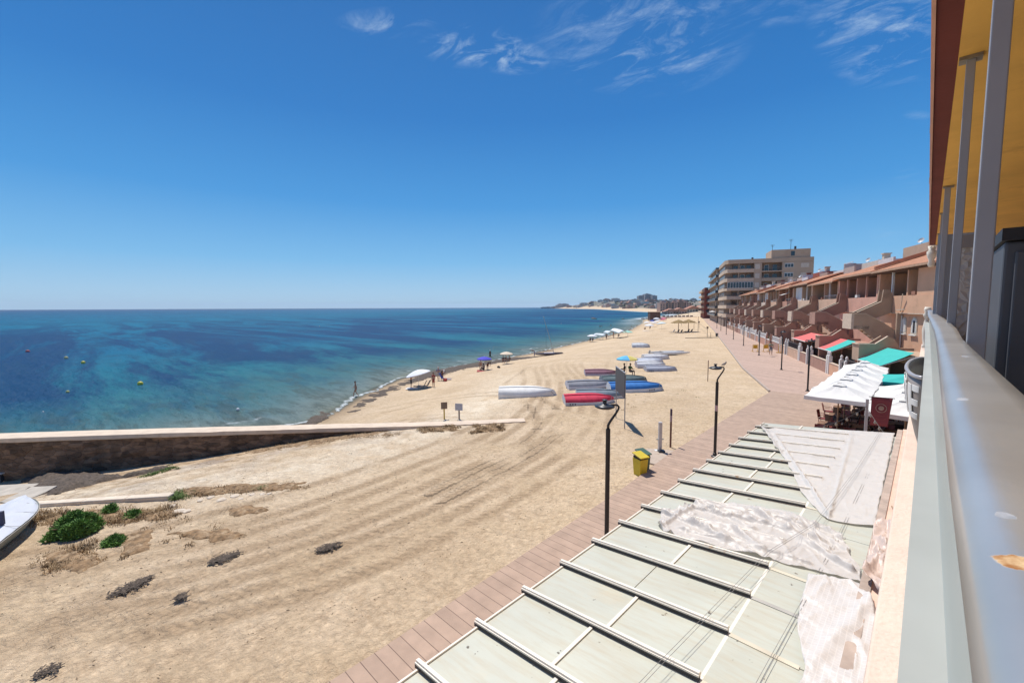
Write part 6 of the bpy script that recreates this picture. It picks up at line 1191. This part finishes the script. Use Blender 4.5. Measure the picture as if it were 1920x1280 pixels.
# straw parasols
straw=mat('dry_straw',(.40,.27,.12),.95,.35,7,bump=.8,bs=30)
def strawp(x,y,label):
    p=G(x,y); t=thing('straw_parasol',p,label,'straw parasol','straw parasols on the beach'); b=MB()
    for _ in range(900):
        a=random.uniform(0,2*pi); q=random.uniform(.05,1); z=3.35-.8*q; r=2.0*q; c=Vector((r*math.cos(a),r*math.sin(a),z+random.uniform(-.06,.08))); d=Vector((math.cos(a),math.sin(a),-.45)).normalized()*random.uniform(.25,.5); s=Vector((-math.sin(a),math.cos(a),0))*.05; b.add([c-s,c+s,c+d+s*.6,c+d-s*.6],[(0,1,2,3)])
    b.lathe([(1.9,2.5),(1.0,2.95),(.05,3.38)],16); b.build('thatch',straw,t)
    b=MB(); b.tube([(0,0,-.2),(0,0,3.2)],.09,8); b.build('pole',mat('wood_pole',(.35,.22,.13),.6),t); return t
strawp(1272,623,'straw parasol on the sand, left one'); strawp(1290.5,622,'straw parasol on the sand, right one')
for k,(x,y) in enumerate(((1269,624),(1275,624.5),(1288,623),(1294,623))): lounge(G(x,y),YAW+.5,(.03,.035,.06),['dark lounger below the left straw parasol, left','dark lounger below the left straw parasol, right','dark lounger below the right straw parasol, left','dark lounger below the right straw parasol, right'][k])
# ================================================================== BOATS
def boat(px,py,L_,W__,H_,c1,c2,rz,label,roll=0,split=.45,stripe=None,name='overturned_boat',off=0):
    H_*=.80; L_*=.95
    p=G(px,py); t=thing(name,p,label,'boat','small boats laid upside down on the sand'); t.rotation_euler=(roll,0,rz)
    def sec(u,a):      # u 0 stern .. 1 bow ; a 0..pi over the hull, keel at top
        w=W__/2*(1-max(0,(u-.45)/.55)**2.3)*(.88+.12*min(1,u*3)); h=H_*(1-.25*max(0,(u-.6)/.4)**2)*(.93+.07*math.sin(u*pi)); ca,sa_=math.cos(a),math.sin(a)
        x=L_*(u-.5)+(.16*L_*max(0,(u-.8)/.2)*(1-sa_)*.35); return Vector((x,w*math.copysign(abs(ca)**.6,ca),h*abs(sa_)**.85+.02))
    NU,NA_=20,16; k0=.06+.125*split
    def part(nm,alo,ahi,m,nn=6,s=1.0):
        b=MB(); b.grid(lambda u,v:sec(u,alo+(ahi-alo)*v)*s,NU,nn); return b.build(nm,m,t,smooth=True)
    mA=mat('boat_%s'%str(c1),c1,.8,.08,2,spec=.25,dirt=tuple(c*.72 for c in c1),dsc=3,dth=.58); mB=mat('boat_%s'%str(c2),c2,.75,.12,2,spec=.25,dirt=tuple(c*.7 for c in c2),dsc=3,dth=.56)
    aa=pi*k0; part('topside',0.0,aa,mA); part('topside',pi-aa,pi,mA); part('bottom',aa,pi-aa,mB,9)
    nm_=int(abs(px*7+py))%3
    for k in range(3 if nm_ else 0):
        u0=.08+.05*k if nm_==1 else .72+.045*k; a0=pi-aa*.45; q0=sec(u0,a0); q1=sec(u0+.022,a0); up_=Vector((0,.0,.10)); ofs=Vector((0,-.018,.004)); m_=MB(); m_.add([q0+ofs,q1+ofs,q1+up_*.9+ofs,q0+up_+ofs],[(0,1,2,3)]); m_.build('registration_mark',mat('boat_mark',(.05,.05,.07),.8),t)
    rp=[sec(1.0,pi/2)+Vector((-.08,0,.03)),sec(.93,pi*.75)+Vector((0,-.05,.02)),sec(.97,pi)+Vector((.15,-.15,.0)),sec(.97,pi)+Vector((.45,-.4,-.01)),sec(.97,pi)+Vector((.9,-.35,-.02))]; m_=MB(); m_.tube(rp,.014,5); m_.build('mooring_rope',mat('rope',(.35,.32,.27),.9),t)
    b=MB(); n=14; vs=[sec(0,pi*k/n) for k in range(n+1)]; b.add(vs,[tuple(range(n+1))]); b.build('transom',mA if off==0 else mB,t)
    b=MB(); b.tube([sec(k/16*.97,pi/2)+Vector((0,0,.03)) for k in range(17)],[.03]*16+[.015],6); b.build('keel',mB if stripe is None else mat('boat_%s'%str(stripe),stripe,.4),t)
    b=MB(); b.tube([sec(k/20,0)+Vector((0,.015,.02)) for k in range(21)],.03,6); b.tube([sec(k/20,pi)+Vector((0,-.015,.02)) for k in range(21)],.03,6); b.build('rubbing_strake',mat('boat_strake',(.55,.55,.55) if stripe is None else stripe,.5),t)
    return t
bmk=mat('boat_mark',(.05,.05,.07),.8)
WH=(.80,.77,.71); A0=YAW
boat(987,741,4.6,1.7,.85,WH,WH,A0+R(-2),'plain white upturned boat lying alone left of the others',R(12))
boat(1103,755,3.75,1.5,.78,(.62,.62,.64),(.62,.05,.09),A0+R(4),'upturned white boat with a bright red bottom, nearest of the group',R(14),.9)
boat(1124,746,3.7,1.45,.8,(.62,.62,.60),(.20,.24,.27),A0+R(-3),'upturned grey bottomed boat right behind the red one',R(10),.7)
boat(1104,726,4.1,1.5,.75,(.62,.62,.66),(.26,.26,.28),A0+R(8),'upturned white boat with a grey bottom and dark marks on its side',R(16),1.3)
boat(1169,717,4.4,1.6,.8,(.22,.27,.31),(.12,.16,.16),A0+R(8),'upturned dark green grey boat behind the blue one',R(10),.8)
boat(1190,732,4.6,1.6,.9,(.66,.69,.72),(.05,.20,.50),A0+R(4),'upturned white boat with a bright blue bottom behind the notice board',R(12),.9)
boat(1126,703,3.4,1.4,.7,(.55,.48,.52),(.25,.12,.15),A0+R(-2),'upturned lilac white boat with a maroon bottom edge',R(14),1.1)
boat(1238,695,3.5,1.3,.65,(.45,.46,.50),(.40,.41,.46),A0+R(3),'silver grey upturned boat at the front of the right group',R(14),1.0)
boat(1219,688.5,3.4,1.5,.9,(.45,.40,.40),(.70,.68,.66),A0+R(0),'white upturned boat stacked just behind the silver grey one',R(20),.6)
boat(1218,681,3.3,1.3,.8,(.40,.46,.60),(.66,.68,.72),A0+R(3),'white upturned boat with a blue grey side strip',R(12),.4)
boat(1229,673,3.6,1.4,.8,(.68,.66,.63),(.72,.70,.68),A0+R(4),'white upturned boat under the white catamaran hulls',R(14),.7)
boat(1201,651,3.0,1.5,.9,(.66,.68,.68),(.72,.72,.70),A0+R(-10),'small white upturned boat lying alone beyond the right group',R(16),.5)
# black mouldings: marks on the grey bottomed boat
b=MB()
p=G(1104,726); o_=Vector((0,0,.0))
# white catamaran hulls (long, slender)
def hulls(p,L_,c,cd,rz,label,mast=None,gap=1.5):
    t=thing('catamaran',p,label,'catamaran',None,rz)
    for k in (-1,1):
        b=MB(); b.grid(lambda u,v:Vector((L_*(u-.5),k*gap/2+.2*math.sin(min(1,u*1.02)*pi)**.5*math.cos(v*2*pi),.28+.10*(2*u-1)**2*(1 if u>.5 else .3)+.22*math.sin(max(.02,u*.98)*pi)**.4*math.sin(v*2*pi))),18,10); b.build('hull',c,t,smooth=True)
    for x in (-L_*.18,L_*.16): b=MB(); b.tube([(x,-gap/2,.48),(x,gap/2,.48)],.045,8); b.build('crossbeam',cd,t)
    b=MB(); b.box(-L_*.18,-gap/2+.1,.49,L_*.16,gap/2-.1,.51); b.build('trampoline',cd,t)
    b=MB(); b.prism([(-L_*.5-.02,.1),(-L_*.5-.25,.05),(-L_*.5-.2,.7),(-L_*.5,.7)],-.03,.03,'y'); b.build('rudder',cd,t)
    if mast:
        b=MB(); b.tube([(L_*.16,0,.5),(L_*.16+mast[0],0,mast[1])],[.05,.035],8); b.lathe([(.02,0),(.09,.08),(.02,.2)],8,(L_*.16+mast[0],0,mast[1])); b.build('mast',alu2,t)
        b=MB()
        for y in (-gap/2,gap/2): b.tube([(-L_*.1,y,.5),(L_*.16+mast[0]*.8,0,mast[1]*.8)],.008,4)
        b.tube([(L_*.45,0,.5),(L_*.16+mast[0]*.8,0,mast[1]*.8)],.008,4); b.tube([(-L_*.4,0,.75),(L_*.14,0,.85)],.05,6); b.build('rigging',dkm,t)
    return t
hulls(G(1254,665),5.6,mat('white_hull',(.72,.70,.66),.35),mat('grey_beam',(.4,.4,.4),.5),A0+R(9),'white twin hulled catamaran without a mast above the right group of boats',None,1.6)
hulls(G(1030,666),5.2,mat('dark_hull',(.07,.05,.06),.4,.3,3),mat('lilac_grey',(.35,.32,.36),.6),A0+R(2),'dark beached catamaran with a tall leaning mast',(-1.9,7.0),1.5)
# covered boat at the left edge
cb=thing('covered_boat',Vector((0,0,0)),'boat under a pale grey tied cover at the left edge, bow towards the shrub','boat',None,0)
pa=ag(52,968); pb_=ag(-190,1135); 
zb=(pa.z+pb_.z)/2; d=(Vector((pa.x-pb_.x,pa.y-pb_.y,0))); L_=d.length; mid=(pa+pb_)/2; cb.location=(mid.x,mid.y,zb); cb.scale=(1,1,.72); cb.rotation_euler=(0,0,math.atan2(d.y,d.x))
tarp=mat('pale_tarpaulin',(.52,.54,.58),.6,.05,2,bump=.6,bs=5,dirt=(.50,.46,.38),dsc=1.2,dth=.6)
def cw(u): return .92*(1-max(0,(u-.55)/.45)**2.2)**.8+.02
b=MB(); b.grid(lambda u,v:(L_*(u-.5),cw(u)*(2*v-1),.78+.22*math.sin(v*pi)*(1-u*.4)+.05*fbm(u*6,v*4,1.5,3)-.10*(abs(2*v-1)**6)+.06*u),60,30); b.build('cover',tarp,cb,smooth=True)
b=MB()
for k in (-1,1): b.grid(lambda u,v:(L_*(u-.5)-.25*(1-v)*u,k*(cw(u)+.01)*(.55+.45*v**.6),.02+.74*v+.06*u*v+.02*nz(u*20,v*3,2)),50,8)
b.build('hull',mat('boat_hull_green_grey',(.30,.32,.28),.6,.1,2),cb,smooth=True)
b=MB(); 
for k in (-1,1): b.tube([(L_*(k2/30-.5),k*(cw(k2/30)+.02),.70+.06*k2/30) for k2 in range(31)],.015,5)
for x in (.1,.3,.5,.7,.85): b.tube([(L_*(x-.5),cw(x)*(2*v/10-1)*1.01,.80+.24*math.sin(v/10*pi)*(1-x*.4)) for v in range(11)],.007,4)
b.build('rope',mat('rope',(.35,.32,.27),.9),cb)
b=MB(); b.tube([(L_*.01,-.5,1.02),(L_*.16,.0,1.10),(L_*.21,.1,1.12)],[.04,.05,.03],6); b.build('oar',mat('weathered_wood',(.14,.09,.07),.9,.3,10),cb); 
b=MB(); b.box(L_*.0,-.62,.95,L_*.02,-.5,1.5); b.build('stub_post',mat('dark_blue_post',(.05,.05,.09),.7),cb)
# ================================================================== BEACH FURNITURE
grs=mat('grey_sign_back',(.045,.055,.068),.5,.1,4); gsp=mat('galvanised_post',(.32,.32,.33),.5,metal=.2)
t=thing('notice_board',G(1163,790),'large dark grey notice board on two thin posts, seen from behind','sign',None,0); a=Vector(ag(1155,782)); c=Vector(ag(1171,803)); a.z=c.z=min(a.z,c.z); t.location=(a+c)/2; dd=(c-a); t.rotation_euler=(0,0,math.atan2(dd.y,dd.x)); w=max(dd.length,.9)
for x in (-w/2,w/2): b=MB(); b.tube([(x,0,-.1),(x,0,3.0)],.03,8); b.build('post',gsp,t)
b=MB(); b.box(-w/2-.06,-.06,1.75,w/2+.12,-.02,3.15); b.build('panel',grs,t,bevel=.005)
b=MB()
for x in (-w/2,w/2): b.box(x-.03,-.02,1.75,x+.03,.0,3.15)
b.box(-w/2-.08,-.07,3.15,w/2+.14,-.01,3.19); b.build('panel_frame',gsp,t)
for k,(x,y,hh,w_,c,cp_,lb) in enumerate(((833,784,1.0,.40,(.20,.14,.10),(.55,.38,.05),'small brown sign on a yellow post beyond the sea wall'),(861,784,.9,.5,(.42,.42,.46),(.25,.20,.17),'small pale grey sign on a brown post beyond the sea wall'))):
    p=ag(x,y); t=thing('small_sign',(p.x,p.y,p.z),lb,'sign',None,YAW+R(15)*(1-2*k)); b=MB(); b.box(-.04,-.03,-.6,.04,.03,hh); b.build('post',mat('sign_post_%d'%k,cp_,.7),t); b=MB(); b.box(-w_/2,-.05,hh-.38,w_/2,-.031,hh+.06); b.build('panel',mat('sign_panel_%d'%k,c,.6,.1,8),t)
# shower on its slab
p=ag(1237,848); t=thing('beach_shower',(p.x,p.y,-.12),'pale grey beach shower column standing on a concrete slab','shower',None,YAW)
b=MB(); b.box(-.07,-.07,.1,.07,.07,1.35); b.lathe([(.075,1.35),(.09,1.38),(.09,1.42),(.0,1.44)],12); b.build('column',mat('pale_grey_metal',(.50,.49,.50),.4,.05,6,metal=.2),t)
b=MB(); b.tube([(-.17,0,.62),(.17,0,.62)],.03,8); b.tube([(.0,-.07,.95),(0,-.15,.97)],.015,6); b.build('tap',alu2,t); b=MB(); b.box(-.11,-.24,.06,.17,.02,.14); b.build('foot_block',grs,t)
b=MB(); b.box(-.2,-.02,.055,.2,.2,.075); b.build('drain_plate',whp,t)
q=[at(*z_,-.02) for z_ in ((1187,852),(1215,838),(1263,842),(1266,850),(1228,868),(1200,860))]; b=MB(); b.prism([(v.x,v.y) for v in q],-.5,-.06); tag(b.build('shower_slab',mat('slab_concrete',(.46,.37,.29),.9,.1,2,bump=.3,bs=10,dirt=(.33,.25,.18),dsc=2,dth=.55),bevel=.02),'flat concrete slab under the beach shower','slab')
p=ag(1257,838); t=thing('route_post',(p.x,p.y,p.z),'thin rusty brown post with a dark top and small sticker behind the shower','post'); b=MB(); b.tube([(0,0,-.1),(0,0,1.25)],.045,10); b.build('post',mat('rust_brown',(.16,.07,.05),.7,.2,8),t); b=MB(); b.tube([(0,0,1.25),(0,0,1.55)],.047,10); b.build('sticker',mat('grey_pink_label',(.32,.24,.27),.7,.3,30),t); b=MB(); b.tube([(0,0,1.55),(0,0,1.86)],.05,10); b.build('top',mat('dark_top',(.06,.04,.07),.6),t)
p=ag(1327,714); b=MB(); b.tube([(0,0,-.1),(0,0,1.9)],.035,8); o=b.build('thin_post',mat('rust_brown',(.16,.07,.05)),loc=p); tag(o,'thin brown post in the sand behind the lamp with the gull','post')
# twin recycling bin
p=ag(1199,889); yb=mat('yellow_plastic',(.60,.45,.02),.45,.08,4,dirt=(.40,.29,.03),dsc=2.5,dth=.55); gbm=mat('green_plastic',(.05,.11,.075),.5,.1,4)
def bin_(x0,m,parent):
    b=MB(); b.add([(x0+.04,-.22,0),(x0+.36,-.22,0),(x0+.36,.16,0),(x0+.04,.16,0),(x0,-.27,.74),(x0+.4,-.27,.74),(x0+.4,.2,.74),(x0,.2,.74)],[(3,2,1,0),(4,5,6,7),(0,1,5,4),(1,2,6,5),(2,3,7,6),(3,0,4,7)]); b.build('bin_body',m,parent,bevel=.012)
    b=MB(); b.box(x0+.02,-.24,.742,x0+.38,.18,.82); b.build('opening',mat('black_opening',(.012,.012,.012),.6),parent)
    b=MB(); b.prism([(-.31,.80),(.22,.90),(.22,.95),(-.33,.85)],x0-.02,x0+.42,'x'); b.build('lid',m,parent,bevel=.01)
t=thing('recycling_bin',(p.x,p.y,-.18),'yellow recycling bin with sloping lid at the boardwalk edge','bin',None,YAW+R(24)); bin_(-.2,yb,t)
off=Vector((math.cos(YAW+R(60)),math.sin(YAW+R(60)),0))*.42; t=thing('recycling_bin',(p.x+off.x,p.y+off.y,-.18),'dark green recycling bin just behind the yellow one','bin',None,YAW+R(24)); bin_(-.2,gbm,t)
# play posts and ropes (beach volleyball) by the promenade
pads=mat('brown_pad',(.20,.13,.09),.8); mp_=mat('metal_post_far',(.30,.24,.18),.6)
for k,(x,y0,y1,pad) in enumerate(((1301,618,602,1),(1310.6,616,602,1),(1326,633,612,1),(1308.7,622,593,0),(1332.5,633,623,0),(1278,611,603,0))):
    p=ag(x,y0); f_=(p.x*fwd.x+p.y*fwd.y); hh=(y0-y1)*f_/810; t=thing('court_post',p,['padded court post on the sand, leftmost','padded court post on the sand, second','padded court post nearest the promenade','tall thin court post in the middle','short court post beside the litter bin','low post near the straw parasols'][k],'post','posts of the sand court'); b=MB(); b.tube([(0,0,-.1),(0,0,hh)],.05,6); b.build('post',mp_,t)
    if pad: b=MB(); b.box(-.16,-.16,hh-.45,.16,.16,hh); b.build('pad',pads,t,bevel=.03)
a=ag(1301,618);a.z+=1.9;c=ag(1310.6,616);c.z+=1.7;d_=ag(1326,633);d_.z+=1.7;e_=ag(1332.5,633); b=MB(); b.tube([a,c,d_],.03,5); b.tube([ag(1285,634)+Vector((0,0,.06)),ag(1345,633)+Vector((0,0,.06))],.06,5); tag(b.build('court_rope',dkm),'dark rope strung between the posts of the sand court','rope')
p=ag(1343.5,632.5); t=thing('litter_bin',p,'small dark litter bin at the promenade edge beside the sand court','bin'); b=MB(); b.lathe([(.2,.2),(.25,.9),(.27,.92),(.2,.94)],10); b.build('bin_body',grs,t); b=MB(); b.tube([(.3,0,0),(.3,0,1.0)],.03,6); b.build('post',dkm,t)
# yellow barriers
yel2=mat('yellow_barrier_paint',(.65,.38,.02),.5,.06,5)
def barrier(px,py,w,rz,label):
    p=at(px,py,0); t=thing('yellow_barrier',p,label,'barrier','yellow barriers on the promenade',rz); b=MB(); b.tube([(-w/2,0,.05),(-w/2,0,1.05),(w/2,0,1.05),(w/2,0,.05)],.035,6); b.build('frame',yel2,t)
    b=MB(); b.box(-w/2+.08,-.02,.45,w/2-.08,.02,.98); b.build('panel',yel2,t)
    for x in (-w/2,w/2): b=MB(); b.box(x-.04,-.3,0,x+.04,.3,.06); b.build('foot',yel2,t)
barrier(1416,659,.75,YAW,'narrow yellow barrier left of the lamp post'); barrier(1436,659,.9,YAW+.3,'yellow barrier behind the walking person'); barrier(1460,661,.9,YAW+1.0,'yellow barrier by the dark gateway right of the walking person')
# ================================================================== BUOYS
for k,(x,y,r,c,lb) in enumerate(((263,721,.42,(.66,.55,.05),'large yellow buoy, nearest in the clear water'),(156,681,.42,(.66,.55,.08),'yellow buoy right of the pale one in dark water'),(124,672,.42,(.60,.50,.22),'pale yellow buoy in dark water'),(52,660,.5,(.45,.06,.06),'dark red buoy farthest to the left'),(127,735.5,.22,(.60,.55,.20),'small pale buoy in the shallow green water'),(446,769,.2,(.75,.75,.75),'small white float near the sea wall'),(57*0+81,773,.1,(.75,.75,.75),'tiny white float close to the sea wall, far left'))):
    p=at(x,y,SEA); t=thing('buoy',(p.x,p.y,SEA+.03),lb,'buoy','buoys in the bathing water'); b=MB(); n=10; r*=.72; b.lathe([(r*math.cos(a)+.001,r*math.sin(a)+r*.35) for a in [-pi/2+pi*q/n for q in range(n+1)]],16); b.build('float',mat('buoy_%s'%str(c),c,.4),t,smooth=True); b=MB(); b.lathe([(r*.14,r*1.3),(r*.14,r*1.5),(r*.02,r*1.55)],8); b.build('top_ring',dkm,t)
# ================================================================== HAZE (air over the bay)
b=MB(); b.box(-13500,-13500,-9,13500,13500,130); o=b.build('haze',None); o.data.materials.clear(); hm_=bpy.data.materials.new('haze'); hm_.use_nodes=True; t=hm_.node_tree; t.nodes.remove(t.nodes['Principled BSDF']); v=t.nodes.new('ShaderNodeVolumePrincipled'); v.inputs['Color'].default_value=(.72,.84,1,1); v.inputs['Density'].default_value=.00005; v.inputs['Anisotropy'].default_value=.2
t.links.new(v.outputs[0],t.nodes['Material Output'].inputs['Volume']); o.data.materials.append(hm_); tag(o,'pale blue haze in the air over the bay','haze',kind='stuff')
